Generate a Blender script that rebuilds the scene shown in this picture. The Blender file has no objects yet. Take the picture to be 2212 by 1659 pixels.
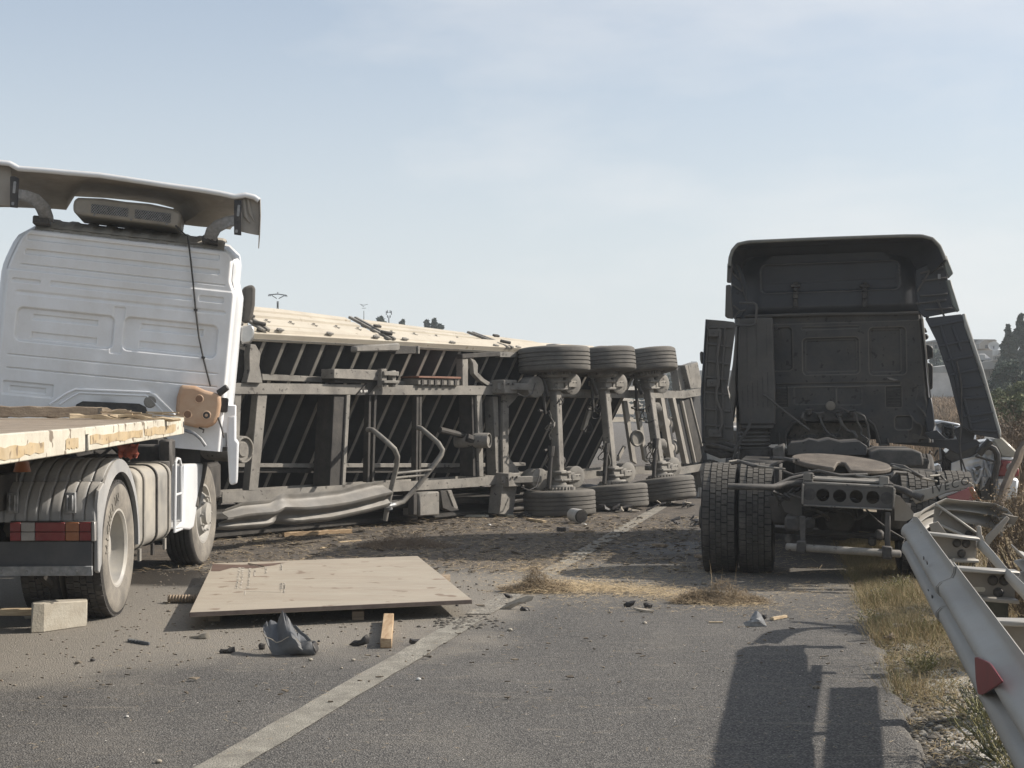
import bpy, bmesh, math, random
from mathutils import Vector, Matrix, noise
S = bpy.context.scene
rad = math.radians
# ---------------------------------------------------------------- camera, world, sun
CAMZ = 1.6
FPX, CX, HY = 3068.0, 1106.0, 880.0          # focal length, centre and horizon in picture units (2212 wide)
cam_d = bpy.data.cameras.new('camera'); cam = bpy.data.objects.new('camera', cam_d)
S.collection.objects.link(cam); S.camera = cam
cam.location = (0, 0, CAMZ); cam.rotation_euler = (rad(90), 0, 0)
cam_d.sensor_width = 36; cam_d.lens = 36*FPX/2212; cam_d.shift_y = (HY-829.5)/2212
cam_d.clip_start = 0.1; cam_d.clip_end = 3000
SUN_EL, SUN_AZ = rad(35.5), rad(80)            # azimuth clockwise from +Y
wd = bpy.data.worlds.new('World'); S.world = wd; wd.use_nodes = True
nt = wd.node_tree; nt.nodes.clear()
out = nt.nodes.new('ShaderNodeOutputWorld'); bg = nt.nodes.new('ShaderNodeBackground')
sky = nt.nodes.new('ShaderNodeTexSky'); sky.sky_type = 'NISHITA'; sky.sun_disc = False
sky.sun_elevation = SUN_EL; sky.sun_rotation = SUN_AZ
sky.air_density = 1.0; sky.dust_density = 2.2; sky.ozone_density = 1.6; sky.altitude = 50
tc = nt.nodes.new('ShaderNodeTexCoord')
cl = nt.nodes.new('ShaderNodeTexNoise'); cl.inputs['Scale'].default_value = 2.6; cl.inputs['Detail'].default_value = 6; cl.inputs['Roughness'].default_value = .55
mp = nt.nodes.new('ShaderNodeMapping'); mp.inputs['Scale'].default_value = (1, 1, 3.2); mp.inputs['Location'].default_value = (.4, .1, .35)
cr = nt.nodes.new('ShaderNodeValToRGB'); cr.color_ramp.elements[0].position = .47; cr.color_ramp.elements[1].position = .85
cr.color_ramp.elements[0].color = (0, 0, 0, 1); cr.color_ramp.elements[1].color = (.75, .75, .75, 1)
sep = nt.nodes.new('ShaderNodeSeparateXYZ')
hz = nt.nodes.new('ShaderNodeMapRange'); hz.inputs['From Min'].default_value = -.02; hz.inputs['From Max'].default_value = .34
hz.inputs['To Min'].default_value = .92; hz.inputs['To Max'].default_value = .34; hz.interpolation_type = 'SMOOTHSTEP'
mx0 = nt.nodes.new('ShaderNodeMixRGB'); mx0.inputs[2].default_value = (5.35, 5.7, 5.9, 1)   # hazy milky air low down
mx1 = nt.nodes.new('ShaderNodeMixRGB'); mx1.inputs[2].default_value = (6.6, 6.5, 6.4, 1)   # thin wisps of cloud
L = nt.links.new
L(tc.outputs['Generated'], mp.inputs[0]); L(mp.outputs[0], cl.inputs['Vector']); L(cl.outputs['Fac'], cr.inputs[0])
L(tc.outputs['Generated'], sep.inputs[0]); L(sep.outputs['Z'], hz.inputs['Value'])
L(hz.outputs[0], mx0.inputs[0]); L(sky.outputs[0], mx0.inputs[1]); L(mx0.outputs[0], mx1.inputs[1])
L(cr.outputs[0], mx1.inputs[0]); L(mx1.outputs[0], bg.inputs[0]); bg.inputs[1].default_value = 0.110
L(bg.outputs[0], out.inputs[0])
sl = bpy.data.lights.new('sun', 'SUN'); sl.energy = 4.9; sl.angle = rad(.8); sl.color = (1, .925, .83)
so = bpy.data.objects.new('sun', sl); S.collection.objects.link(so)
SD = Vector((math.sin(SUN_AZ)*math.cos(SUN_EL), math.cos(SUN_AZ)*math.cos(SUN_EL), math.sin(SUN_EL)))
so.rotation_euler = SD.to_track_quat('Z', 'Y').to_euler(); so.location = SD*60
vs = S.view_settings; vs.view_transform = 'Standard'; vs.look = 'None'; vs.exposure = 0.40; vs.gamma = 1; vs.use_curve_mapping = False
S.cycles.max_bounces = 6; S.cycles.diffuse_bounces = 3; S.cycles.volume_bounces = 1
S.cycles.volume_step_rate = 4; S.cycles.volume_max_steps = 64
# ---------------------------------------------------------------- picture mapping
ZR = {1: (0, 600, 1.5082), 2: (0, 1500, 1.5082), 3: (850, 1150, 1.5082), 4: (1850, 1200, 1.6591), 5: (2750, 880, 1.6434),
      6: (2750, 1700, 1.6434), 7: (3300, 1900, 1.4155), 8: (600, 2150, 1.58), 9: (3650, 1150, 3.6865), 10: (3650, 1550, 2.765),
      11: (2000, 2000, 1.7015), 12: (850, 1900, 1.7696), 13: (2600, 2400, 1.7015), 14: (0, 2200, 1.9022), 15: (2600, 1350, 2.2133),
      16: (950, 1100, 2.3284), 0: (0, 0, .54004)}
def zv(r, x, y):
    a, b, s = ZR[r]; return ((a+x/s)*.54004, (b+y/s)*.54004)
def W(px, py, Y): return Vector(((px-CX)/FPX*Y, Y, CAMZ+(HY-py)/FPX*Y))
def G(px, py, z=0): return W(px, py, (CAMZ-z)*FPX/(py-HY))
class Fr:                                        # a frame: local x right, y away, z up
    def __init__(s, o, yaw=0, roll=0, pitch=0):
        s.M = Matrix.Translation(o) @ Matrix.Rotation(rad(yaw), 4, 'Z') @ Matrix.Rotation(rad(roll), 4, 'Y') @ Matrix.Rotation(rad(pitch), 4, 'X')
        s.I = s.M.inverted()
    def q(s, r, x, y, d=0):                      # where the line of sight through a picture point meets local y = d
        px, py = zv(r, x, y)
        c = s.I @ Vector((0, 0, CAMZ)); e = s.I.to_3x3() @ Vector(((px-CX)/FPX, 1, (HY-py)/FPX))
        return c+e*((d-c.y)/e.y)
    def qx(s, r, x, y, X=0):                     # the same for local x = X
        px, py = zv(r, x, y)
        c = s.I @ Vector((0, 0, CAMZ)); e = s.I.to_3x3() @ Vector(((px-CX)/FPX, 1, (HY-py)/FPX))
        return c+e*((X-c.x)/e.x)
    def __call__(s, *p): return s.M @ Vector(p)
# ---------------------------------------------------------------- mesh building
class MB:
    def __init__(s, M=None):
        s.v = []; s.f = []; s.M = M.M if isinstance(M, Fr) else (M or Matrix())
    def add(s, vs, fs):
        b = len(s.v); s.v += [s.M @ Vector(p) for p in vs]; s.f += [tuple(b+i for i in f) for f in fs]; return s
    def box(s, a, b, T=None):
        (x0, y0, z0), (x1, y1, z1) = a, b
        vs = [Vector(p) for p in ((x0, y0, z0), (x1, y0, z0), (x1, y1, z0), (x0, y1, z0), (x0, y0, z1), (x1, y0, z1), (x1, y1, z1), (x0, y1, z1))]
        if T: vs = [T @ p for p in vs]
        return s.add(vs, [(0, 3, 2, 1), (4, 5, 6, 7), (0, 1, 5, 4), (1, 2, 6, 5), (2, 3, 7, 6), (3, 0, 4, 7)])
    def cbox(s, c, d, T=None):
        return s.box([c[i]-d[i]/2 for i in range(3)], [c[i]+d[i]/2 for i in range(3)], T)
    def hexa(s, A, B):                           # two quads joined
        return s.add(list(A)+list(B), [(0, 1, 2, 3), (7, 6, 5, 4)]+[(i, (i+1) % 4, (i+1) % 4+4, i+4) for i in range(4)])
    def prism(s, poly, d0, d1, ax='y'):          # outline in the plane across ax, extruded
        n = len(poly)
        def m(p, d):
            return (p[0], d, p[1]) if ax == 'y' else ((d, p[0], p[1]) if ax == 'x' else (p[0], p[1], d))
        return s.add([m(p, d0) for p in poly]+[m(p, d1) for p in poly],
                     [tuple(range(n)), tuple(range(2*n-1, n-1, -1))]+[(i, i+n, (i+1) % n+n, (i+1) % n) for i in range(n)])
    def tube(s, pts, r, seg=8, caps=True, sq=False):
        pts = [Vector(p) for p in pts]; n = len(pts); R = r if isinstance(r, (list, tuple)) else [r]*n
        vs = []; up = None
        for i, p in enumerate(pts):
            t = (pts[min(i+1, n-1)]-pts[max(i-1, 0)]).normalized()
            if up is None:
                up = Vector((0, 0, 1)) if abs(t.z) < .9 else Vector((1, 0, 0))
            a = t.cross(up).normalized(); up = a.cross(t).normalized()
            for k in range(seg):
                an = 2*math.pi*(k+(.5 if sq else 0))/seg
                vs.append(p+(a*math.cos(an)+up*math.sin(an))*R[i])
        fs = [(i*seg+k, i*seg+(k+1) % seg, (i+1)*seg+(k+1) % seg, (i+1)*seg+k) for i in range(n-1) for k in range(seg)]
        if caps: fs += [tuple(range(seg))[::-1], tuple((n-1)*seg+k for k in range(seg))]
        return s.add(vs, fs)
    def bar(s, p, q, w, h, up=(0, 0, 1)):        # box along p-q, w sideways, h along up
        p, q = Vector(p), Vector(q); t = (q-p).normalized(); a = t.cross(Vector(up)).normalized(); u = a.cross(t).normalized()
        vs = [c+a*i*w/2+u*j*h/2 for c in (p, q) for i, j in ((-1, -1), (1, -1), (1, 1), (-1, 1))]
        return s.add(vs, [(0, 1, 2, 3), (7, 6, 5, 4), (0, 4, 5, 1), (1, 5, 6, 2), (2, 6, 7, 3), (3, 7, 4, 0)])
    def lathe(s, prof, seg=32, c=(0, 0, 0), ax=(1, 0, 0), a0=0, a1=2*math.pi):   # prof of (radius, position on axis)
        ax = Vector(ax).normalized(); u = ax.cross(Vector((0, 0, 1)) if abs(ax.z) < .9 else Vector((1, 0, 0))).normalized(); w = ax.cross(u)
        c = Vector(c); full = abs(a1-a0-2*math.pi) < 1e-6; m = len(prof); k = seg if full else seg+1
        vs = [c+ax*h+(u*math.cos(a0+(a1-a0)*i/seg)+w*math.sin(a0+(a1-a0)*i/seg))*r for i in range(k) for r, h in prof]
        fs = [(i*m+j, i*m+j+1, ((i+1) % k)*m+j+1, ((i+1) % k)*m+j) for i in range(seg) for j in range(m-1)]
        return s.add(vs, fs)
    def sheet(s, rows, t=0.01, n=None):          # a grid of points given thickness t
        R, C = len(rows), len(rows[0]); P = [[Vector(p) for p in r] for r in rows]; A = []; B = []
        for i in range(R):
            for j in range(C):
                du = P[i][min(j+1, C-1)]-P[i][max(j-1, 0)]; dv = P[min(i+1, R-1)][j]-P[max(i-1, 0)][j]
                nn = du.cross(dv)
                nn = nn.normalized() if nn.length > 1e-9 else Vector((0, 0, 1))
                A.append(P[i][j]); B.append(P[i][j]+nn*t)
        N = R*C; fs = []
        for i in range(R-1):
            for j in range(C-1):
                a = i*C+j; fs.append((a, a+C, a+C+1, a+1)); fs.append((N+a, N+a+1, N+a+C+1, N+a+C))
        for j in range(C-1):
            fs.append((j, j+1, N+j+1, N+j)); a = (R-1)*C+j; fs.append((a+1, a, N+a, N+a+1))
        for i in range(R-1):
            a = i*C; fs.append((a+C, a, N+a, N+a+C)); a = i*C+C-1; fs.append((a, a+C, N+a+C, N+a))
        return s.add(A+B, fs)
    def grid(s, rows):
        R, C = len(rows), len(rows[0])
        return s.add([p for r in rows for p in r], [(i*C+j, i*C+j+1, (i+1)*C+j+1, (i+1)*C+j) for i in range(R-1) for j in range(C-1)])
WL = {}
def empty(name, loc):
    o = bpy.data.objects.new(name, None); S.collection.objects.link(o); o.location = loc; o.empty_display_size = .2; WL[o.name] = Vector(loc); return o
def tag(o, label=None, cat=None, group=None, kind=None):
    for k, v in (('label', label), ('category', cat), ('group', group), ('kind', kind)):
        if v: o[k] = v
    return o
def thing(name, loc, label, cat, group=None): return tag(empty(name, loc), label, cat, group)
def build(mb, name, mat, parent=None, bevel=0, smooth=35, label=None, recalc=True, loc=None, segs=1):
    me = bpy.data.meshes.new(name); base = WL[parent.name] if parent else (Vector(loc) if loc is not None else Vector())
    me.from_pydata([v-base for v in mb.v], [], mb.f)
    if recalc and len(mb.f) < 60000:
        b = bmesh.new(); b.from_mesh(me); bmesh.ops.recalc_face_normals(b, faces=b.faces); b.to_mesh(me); b.free()
    for m in (mat if isinstance(mat, (list, tuple)) else [mat]): me.materials.append(m)
    if smooth:
        me.shade_smooth(); me.set_sharp_from_angle(angle=rad(smooth))
    o = bpy.data.objects.new(name, me); S.collection.objects.link(o)
    if parent: o.parent = parent; WL[o.name] = base
    else: o.location = base; WL[o.name] = base
    if bevel:
        bv = o.modifiers.new('bevel', 'BEVEL'); bv.width = bevel; bv.segments = segs; bv.limit_method = 'ANGLE'; bv.angle_limit = rad(40); bv.harden_normals = False
    if label: o['label'] = label
    return o
def inst(o, name, M, parent=None, label=None):   # another object sharing a mesh, placed by matrix (relative to its parent's base)
    c = bpy.data.objects.new(name, o.data if not isinstance(o, bpy.types.Mesh) else o); S.collection.objects.link(c)
    base = WL[parent.name] if parent else Vector()
    c.parent = parent; c.matrix_local = Matrix.Translation(-base) @ M; WL[c.name] = base
    if label: c['label'] = label
    return c
def mesh_only(mb, name, mat, smooth=35):
    o = build(mb, name, mat, smooth=smooth); me = o.data; bpy.data.objects.remove(o); return me
# ---------------------------------------------------------------- materials
MATS = {}
def mat(name, col, rough=.6, metal=0, dust=0, dcol=(.30, .265, .215), c2=None, sc=6, amt=.5, bump=.0, bsc=60, up=.0, coat=0, spots=0, scol=(.03, .028, .025), ssc=25, stretch=None, edge_light=0, edge_col=None, spec=.35):
    m = bpy.data.materials.new(name); m.use_nodes = True; t = m.node_tree; N = t.nodes; K = t.links.new
    b = N['Principled BSDF']; b.inputs['Roughness'].default_value = rough; b.inputs['Metallic'].default_value = metal
    b.inputs['Coat Weight'].default_value = coat; b.inputs['Coat Roughness'].default_value = .15; b.inputs['Specular IOR Level'].default_value = spec
    g = N.new('ShaderNodeNewGeometry'); vec = g.outputs['Position']
    if stretch:
        mpn = N.new('ShaderNodeMapping'); mpn.inputs['Scale'].default_value = stretch; K(vec, mpn.inputs[0]); vec2 = mpn.outputs[0]
    else: vec2 = vec
    def nz(scale, det=5, r=.6, v=None):
        n = N.new('ShaderNodeTexNoise'); n.inputs['Scale'].default_value = scale; n.inputs['Detail'].default_value = det; n.inputs['Roughness'].default_value = r; K(v or vec, n.inputs['Vector']); return n.outputs['Fac']
    def ramp(x, a, bb, hi=1.0, lo=0.0):
        r = N.new('ShaderNodeMapRange'); r.inputs['From Min'].default_value = a; r.inputs['From Max'].default_value = bb; r.inputs['To Min'].default_value = lo; r.inputs['To Max'].default_value = hi; K(x, r.inputs['Value']); return r.outputs[0]
    def mix(f, a, bb):
        x = N.new('ShaderNodeMixRGB')
        for i, s in ((0, f), (1, a), (2, bb)):
            if isinstance(s, tuple): x.inputs[i].default_value = (*s, 1)
            elif isinstance(s, (int, float)): x.inputs[i].default_value = s
            else: K(s, x.inputs[i])
        return x.outputs[0]
    c2 = c2 or tuple(k*.72 for k in col)
    cur = mix(ramp(nz(sc, v=vec2), .35, .68, amt*2 if amt < .5 else 1), tuple(col), c2)
    fac = None
    if dust or up:
        d = ramp(nz(sc*.6+1.3, 6), .3, .75, dust*1.3)
        if up:
            s = N.new('ShaderNodeSeparateXYZ'); K(g.outputs['Normal'], s.inputs[0]); u = ramp(s.outputs['Z'], .15, .85, up)
            a = N.new('ShaderNodeMath'); a.operation = 'MAXIMUM'; K(d, a.inputs[0]); K(u, a.inputs[1]); d = a.outputs[0]
        a = N.new('ShaderNodeMath'); a.operation = 'MULTIPLY'; K(d, a.inputs[0]); K(ramp(nz(38, 3), .25, .6, 1.0, .55), a.inputs[1]); a.use_clamp = True
        fac = a.outputs[0]; cur = mix(fac, cur, tuple(dcol))
    if spots:
        cur = mix(ramp(nz(ssc, 2, .5), .72-spots*.12, .76-spots*.12, .8), cur, tuple(scol))
    if edge_light:
        cur = mix(ramp(g.outputs['Pointiness'], .505, .56, edge_light), cur, tuple(edge_col or dcol))  # raised edges lightened in the colour, as highlights that sharpen the relief
    K(cur, b.inputs['Base Color'])
    if rough < .7 and fac is not None: K(ramp(fac, 0, 1, .85, rough), b.inputs['Roughness'])
    elif rough < .75: K(ramp(nz(sc*2.5, 4), .3, .7, min(1, rough+.14), max(.04, rough-.05)), b.inputs['Roughness'])
    if metal and fac is not None: K(ramp(fac, 0, .8, 0, metal), b.inputs['Metallic'])
    if bump:
        bn = N.new('ShaderNodeBump'); bn.inputs['Strength'].default_value = min(1, bump); bn.inputs['Distance'].default_value = .01 if bump < 1 else .01*bump
        K(nz(bsc, 5, .65), bn.inputs['Height']); K(bn.outputs[0], b.inputs['Normal'])
    MATS[name] = m; return m
M_white = mat('white_paint', (.66, .68, .70), .38, 0, .22, (.42, .38, .32), c2=(.58, .60, .62), sc=2.2, amt=.4, up=.55, coat=.3, bump=.12, bsc=7)
M_whitesh = mat('white_panel_paint', (.70, .715, .73), .45, 0, .38, (.50, .475, .43), c2=(.62, .625, .625), sc=2.0, amt=.4, up=.5, bump=.08, bsc=4, stretch=(2.2, 2.2, .6), edge_light=.6, edge_col=(.84, .85, .86))
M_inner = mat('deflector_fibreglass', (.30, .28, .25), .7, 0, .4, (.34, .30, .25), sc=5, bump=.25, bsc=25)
M_gal = mat('galvanised_bracket', (.30, .31, .32), .5, .5, .3, c2=(.16, .17, .18), sc=22, bump=.2)
M_black = mat('black_plastic', (.018, .018, .02), .5, 0, .18, sc=12, bump=.1)
M_blackd = mat('dusty_black_metal', (.035, .034, .034), .6, 0, .45, (.17, .155, .135), sc=9, bump=.25, up=.5)
M_fend = mat('grey_mudguard_plastic', (.27, .275, .28), .55, 0, .4, (.42, .395, .35), sc=4, up=.8, bump=.1)
M_flap = mat('mudflap_rubber', (.075, .08, .088), .6, 0, .22, (.2, .19, .17), sc=3, bump=.1)
M_tyre = mat('tyre_rubber', (.028, .027, .027), .8, 0, .55, (.11, .10, .088), sc=5, bump=.3, bsc=50)
M_tyred = mat('dusty_tyre_rubber', (.12, .112, .10), .85, 0, .8, (.30, .27, .225), sc=4, bump=.3, bsc=50)
M_tyret = mat('grey_trailer_tyre', (.085, .081, .075), .85, 0, .6, (.18, .165, .14), sc=4, bump=.3, bsc=50, up=.7)
M_rim = mat('dusty_wheel_rim', (.36, .35, .33), .5, .15, .7, (.40, .37, .31), sc=5, bump=.08)
M_tank = mat('dusty_aluminium_tank', (.30, .29, .27), .5, .3, .8, (.36, .33, .275), sc=3, bump=.06, up=.9)
M_deck = mat('worn_plywood_deck', (.24, .185, .13), .8, 0, .5, (.36, .31, .24), c2=(.13, .10, .075), sc=6, stretch=(9, .8, 3), bump=.4, bsc=40)
M_edge = mat('chipped_cream_paint', (.58, .55, .46), .65, 0, .35, c2=(.42, .39, .32), sc=3, spots=1.0, scol=(.10, .07, .045), ssc=9, bump=.3, bsc=30)
M_orange = mat('orange_reflective_strip', (.42, .31, .17), .6, 0, .5, (.46, .4, .3), sc=7, spots=1.0, scol=(.16, .12, .08), ssc=12)
M_wood = mat('sawn_timber', (.43, .32, .20), .8, 0, .1, c2=(.27, .17, .09), sc=5, stretch=(5, .6, 14), bump=.3, bsc=60)
M_woodg = mat('weathered_timber', (.26, .205, .145), .85, 0, .3, (.34, .29, .22), c2=(.14, .10, .07), sc=5, stretch=(.8, 5, 12), bump=.5, bsc=60)
M_wood3 = mat('pale_split_wood', (.50, .40, .26), .8, 0, .1, c2=(.33, .24, .15), sc=6, stretch=(1, 5, 10), bump=.4)
M_jug = mat('translucent_plastic_tank', (.38, .215, .12), .45, 0, .35, (.40, .31, .23), c2=(.47, .33, .22), sc=4, amt=.6, bump=.05)
M_chass = mat('dusty_chassis_steel', (.18, .172, .156), .75, 0, .75, (.285, .265, .23), c2=(.10, .092, .082), sc=4, spots=.6, scol=(.05, .045, .04), ssc=14, bump=.3, bsc=45)
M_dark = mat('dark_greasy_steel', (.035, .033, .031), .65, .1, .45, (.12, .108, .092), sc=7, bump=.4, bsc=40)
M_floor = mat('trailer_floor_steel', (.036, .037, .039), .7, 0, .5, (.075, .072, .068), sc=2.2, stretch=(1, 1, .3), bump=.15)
M_cream = mat('cream_side_board', (.50, .455, .37), .6, 0, .45, (.36, .32, .26), c2=(.42, .375, .30), sc=2.5, bump=.1, spots=.3, scol=(.25, .2, .14), ssc=8)
M_rib = mat('pale_cross_member', (.30, .28, .25), .75, 0, .5, (.33, .30, .25), c2=(.20, .19, .17), sc=3, bump=.15)
M_cabd = mat('dark_cab_paint', (.034, .038, .046), .5, 0, .35, (.065, .062, .058), c2=(.025, .028, .034), sc=2.2, bump=.10, bsc=12, spots=.25, scol=(.015, .015, .015), ssc=20)
M_cabdirt = mat('dusty_cab_paint', (.048, .049, .051), .65, 0, .65, (.10, .09, .077), c2=(.034, .034, .036), sc=3, bump=.12, bsc=20, spots=.6, scol=(.015, .014, .013), ssc=16)
M_cabgrey = mat('grey_plastic_fairing', (.07, .067, .063), .65, 0, .6, (.11, .10, .087), sc=3, bump=.1)
M_cabwall = mat('dusty_cab_wall_paint', (.042, .043, .045), .65, 0, .65, (.095, .086, .073), c2=(.030, .030, .032), sc=3, bump=.12, bsc=20, spots=.6, scol=(.015, .014, .013), ssc=16, edge_light=.9, edge_col=(.17, .155, .13))
M_cabup = mat('dark_cab_wall_paint', (.030, .034, .042), .5, 0, .35, (.06, .058, .056), c2=(.022, .025, .031), sc=2.2, bump=.10, bsc=12, edge_light=.8, edge_col=(.12, .118, .112))
M_hose = mat('rubber_hose', (.03, .03, .03), .6, 0, .4, (.14, .125, .11), sc=12)
M_silver = mat('silver_car_paint', (.62, .65, .69), .3, .25, .12, sc=3, coat=.6, bump=.06, bsc=6)
M_glass = mat('dark_glass', (.02, .022, .025), .12, 0, .15, sc=4)
M_chrome = mat('dusty_chrome', (.55, .55, .54), .25, .9, .3, (.34, .3, .25), sc=4)
M_pinkl = mat('dusty_red_lens', (.30, .10, .10), .6, 0, .4, (.34, .2, .17), sc=8)
M_red = mat('red_lens', (.20, .013, .018), .3, 0, .2, (.26, .16, .13), sc=8, coat=.4)
M_orl = mat('orange_lens', (.30, .10, .035), .3, 0, .25, (.34, .22, .15), sc=8, coat=.4)
M_clear = mat('clear_lens', (.32, .31, .30), .3, 0, .3, sc=8, coat=.4)
M_rail = mat('galvanised_guardrail', (.34, .33, .305), .5, .35, .35, (.36, .32, .26), c2=(.25, .24, .22), sc=2.4, stretch=(1, .3, 2), bump=.1, bsc=14)
M_railin = mat('dusty_rail_spacer', (.27, .25, .22), .65, .1, .5, (.29, .255, .205), sc=4, bump=.15)
M_redtri = mat('red_reflector', (.17, .006, .011), .45, 0, .08, sc=9)
M_plate = mat('rusty_steel_plate', (.335, .30, .24), .7, .05, .45, (.36, .31, .245), c2=(.27, .225, .175), sc=3.2, stretch=(.5, 2.6, 1), amt=.42, bump=.15, bsc=18, spots=.5, scol=(.17, .12, .085), ssc=5)
M_platee = mat('plate_cut_edge', (.085, .062, .055), .7, .1, .2, sc=9)
M_conc = mat('concrete_block', (.36, .335, .28), .9, 0, .3, (.42, .37, .29), c2=(.27, .24, .19), sc=7, bump=.5, bsc=50)
M_bucket = mat('torn_grey_plastic', (.085, .092, .10), .5, 0, .4, (.20, .19, .17), sc=7, bump=.3, bsc=30)
M_shard = mat('dark_plastic_shard', (.03, .03, .032), .5, 0, .3, (.15, .13, .11), sc=9)
M_shardp = mat('pale_scrap', (.36, .32, .26), .7, 0, .3, sc=9)
M_zinc = mat('crumpled_zinc_sheet', (.22, .213, .198), .6, .3, .5, (.24, .215, .18), c2=(.13, .125, .115), sc=3, bump=.15, bsc=20)
M_paint = mat('road_marking_paint', (.40, .38, .32), .85, 0, .5, (.22, .20, .165), c2=(.20, .185, .155), sc=7, bump=.9, bsc=130, spots=1.7, scol=(.10, .095, .085), ssc=140)
M_chalk = mat('white_paint_stencil', (.55, .50, .42), .8, 0, .3, sc=14)
M_rust = mat('rusty_red_steel', (.19, .075, .045), .8, 0, .3, sc=9, bump=.3)
M_redcl = mat('red_cloth', (.36, .09, .06), .9, 0, .2, sc=9)
M_wplast = mat('white_plastic', (.55, .54, .51), .5, 0, .3, sc=8)
M_post = mat('dark_green_post', (.03, .04, .035), .6, .2, .3, sc=5)
M_twig = mat('dry_twigs', (.12, .088, .062), .9, 0, 0, c2=(.20, .155, .11), sc=12)
M_bark = mat('bark', (.10, .085, .07), .9, 0, 0, sc=12, bump=.6)
M_leafd = mat('conifer_needles', (.032, .052, .034), .8, 0, 0, c2=(.055, .075, .05), sc=2.5)
M_leafy = mat('olive_bush_leaves', (.12, .13, .055), .8, 0, 0, c2=(.07, .085, .035), sc=3)
M_leafg = mat('grey_green_leaves', (.11, .12, .08), .8, 0, 0, c2=(.17, .165, .12), sc=6)
M_straw = mat('straw', (.56, .44, .27), .85, 0, 0, c2=(.36, .265, .15), sc=30)
M_dryg = mat('dry_grass_blades', (.40, .31, .175), .85, 0, 0, c2=(.22, .17, .09), sc=9)
M_grng = mat('greenish_grass_blades', (.16, .165, .07), .85, 0, 0, c2=(.26, .22, .11), sc=5)
M_wallw = mat('whitewashed_wall', (.55, .54, .51), .9, 0, .2, sc=1.5)
M_wallg = mat('grey_render_wall', (.30, .30, .29), .9, 0, .2, sc=.8, c2=(.25, .25, .24))
M_wallt = mat('tan_render_wall', (.34, .31, .27), .9, 0, .2, sc=.8)
M_steelf = mat('far_steel', (.16, .17, .17), .6, .3, 0, sc=2)
M_bridge = mat('bridge_concrete', (.38, .38, .36), .9, 0, .1, sc=.6)
M_win = mat('far_window_glass', (.05, .055, .06), .2, 0, 0, sc=2)
# ================================================================ ground
random.seed(7)
def sm(x, a, b):
    t = max(0, min(1, (x-a)/(b-a))); return t*t*(3-2*t)
def nz(x, y, s=1, z=0): return noise.noise(Vector((x*s, y*s, z)))
def fbm(x, y, s=1, z=0): return noise.fractal(Vector((x*s, y*s, z)), 1, 2, 4)
def edge(y): return 1.86+(min(y, 16)-6.3)*.19+max(0, y-16)*.2235+.05*nz(0, y, 2.3)+.05*nz(3, y, 6)+.03*nz(3, y, 19)
def hgt(x, y):
    d = x-(edge(y) if y > 2 else 1.1)
    h = -.05+.05*sm(d, -.1, .5)
    if d > -.3: h += (.018*fbm(x, y, 1.7)+.012*nz(x, y, 7))*sm(d, -.2, .4)
    h += .030*max(0, min(y, 130)-15)*sm(d, 1, 6) + .03*max(0, y-130)*sm(d, 1, 6)
    h += .03*max(0, min(y, 420)-150)*(1-sm(d, 1, 6))
    if y > 25: h += .25*fbm(x, y, .05)*sm(d, 3, 10)
    return h
def axis(a, b, c, d, st, g):                    # fine between b and c, growing outward to a and d
    v = [b+i*st for i in range(int((c-b)/st)+1)]; s = st; x = v[-1]
    while x < d: s *= g; x += s; v.append(x)
    s = st; x = b; lo = []
    while x > a: s *= g; x -= s; lo.append(x)
    return lo[::-1]+v
xs = axis(-900, -1, 6.5, 900, .09, 1.09); ys = axis(-40, 3.5, 22, 1500, .11, 1.07)
g = MB(); g.grid([[(x, y, hgt(x, y)) for x in xs] for y in ys])
def ground_mat():
    m = bpy.data.materials.new('verge_soil'); m.use_nodes = True; t = m.node_tree; N = t.nodes; K = t.links.new; b = N['Principled BSDF']; b.inputs['Roughness'].default_value = .95
    ge = N.new('ShaderNodeNewGeometry')
    def no(s, d=6, r=.6):
        n = N.new('ShaderNodeTexNoise'); n.inputs['Scale'].default_value = s; n.inputs['Detail'].default_value = d; n.inputs['Roughness'].default_value = r; K(ge.outputs['Position'], n.inputs['Vector']); return n.outputs['Fac']
    def mix(f, a, c, lo, hi):
        r = N.new('ShaderNodeMapRange'); r.inputs['From Min'].default_value = lo; r.inputs['From Max'].default_value = hi; K(f, r.inputs['Value'])
        x = N.new('ShaderNodeMixRGB'); K(r.outputs[0], x.inputs[0])
        for i, q in ((1, a), (2, c)):
            if isinstance(q, tuple): x.inputs[i].default_value = (*q, 1)
            else: K(q, x.inputs[i])
        return x.outputs[0]
    c = mix(no(1.1), (.17, .135, .09), (.31, .26, .18), .38, .62)
    c = mix(no(14), c, (.10, .085, .065), .5, .72)
    at = N.new('ShaderNodeAttribute'); at.attribute_name = 'stone'
    c = mix(at.outputs['Fac'], c, (.46, .44, .40), .35, .75)
    K(c, b.inputs['Base Color'])
    bn = N.new('ShaderNodeBump'); bn.inputs['Distance'].default_value = .03; bn.inputs['Strength'].default_value = .9; K(no(22), bn.inputs['Height']); K(bn.outputs[0], b.inputs['Normal'])
    return m
go = build(g, 'ground', ground_mat(), smooth=60, recalc=False); go['kind'] = 'structure'
at = go.data.attributes.new('stone', 'FLOAT', 'POINT')
at.data.foreach_set('value', [sm(fbm(v.co.x, v.co.y, 2.1, 5)+.55*sm(9.2-v.co.y, 0, 1.6)-.05, .1, .5)*sm(v.co.x-edge(max(v.co.y, 3)), .0, .25)*(1 if v.co.y < 12 else .3) if 2 < v.co.y < 25 and v.co.x > 0 else 0 for v in go.data.vertices])
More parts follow.
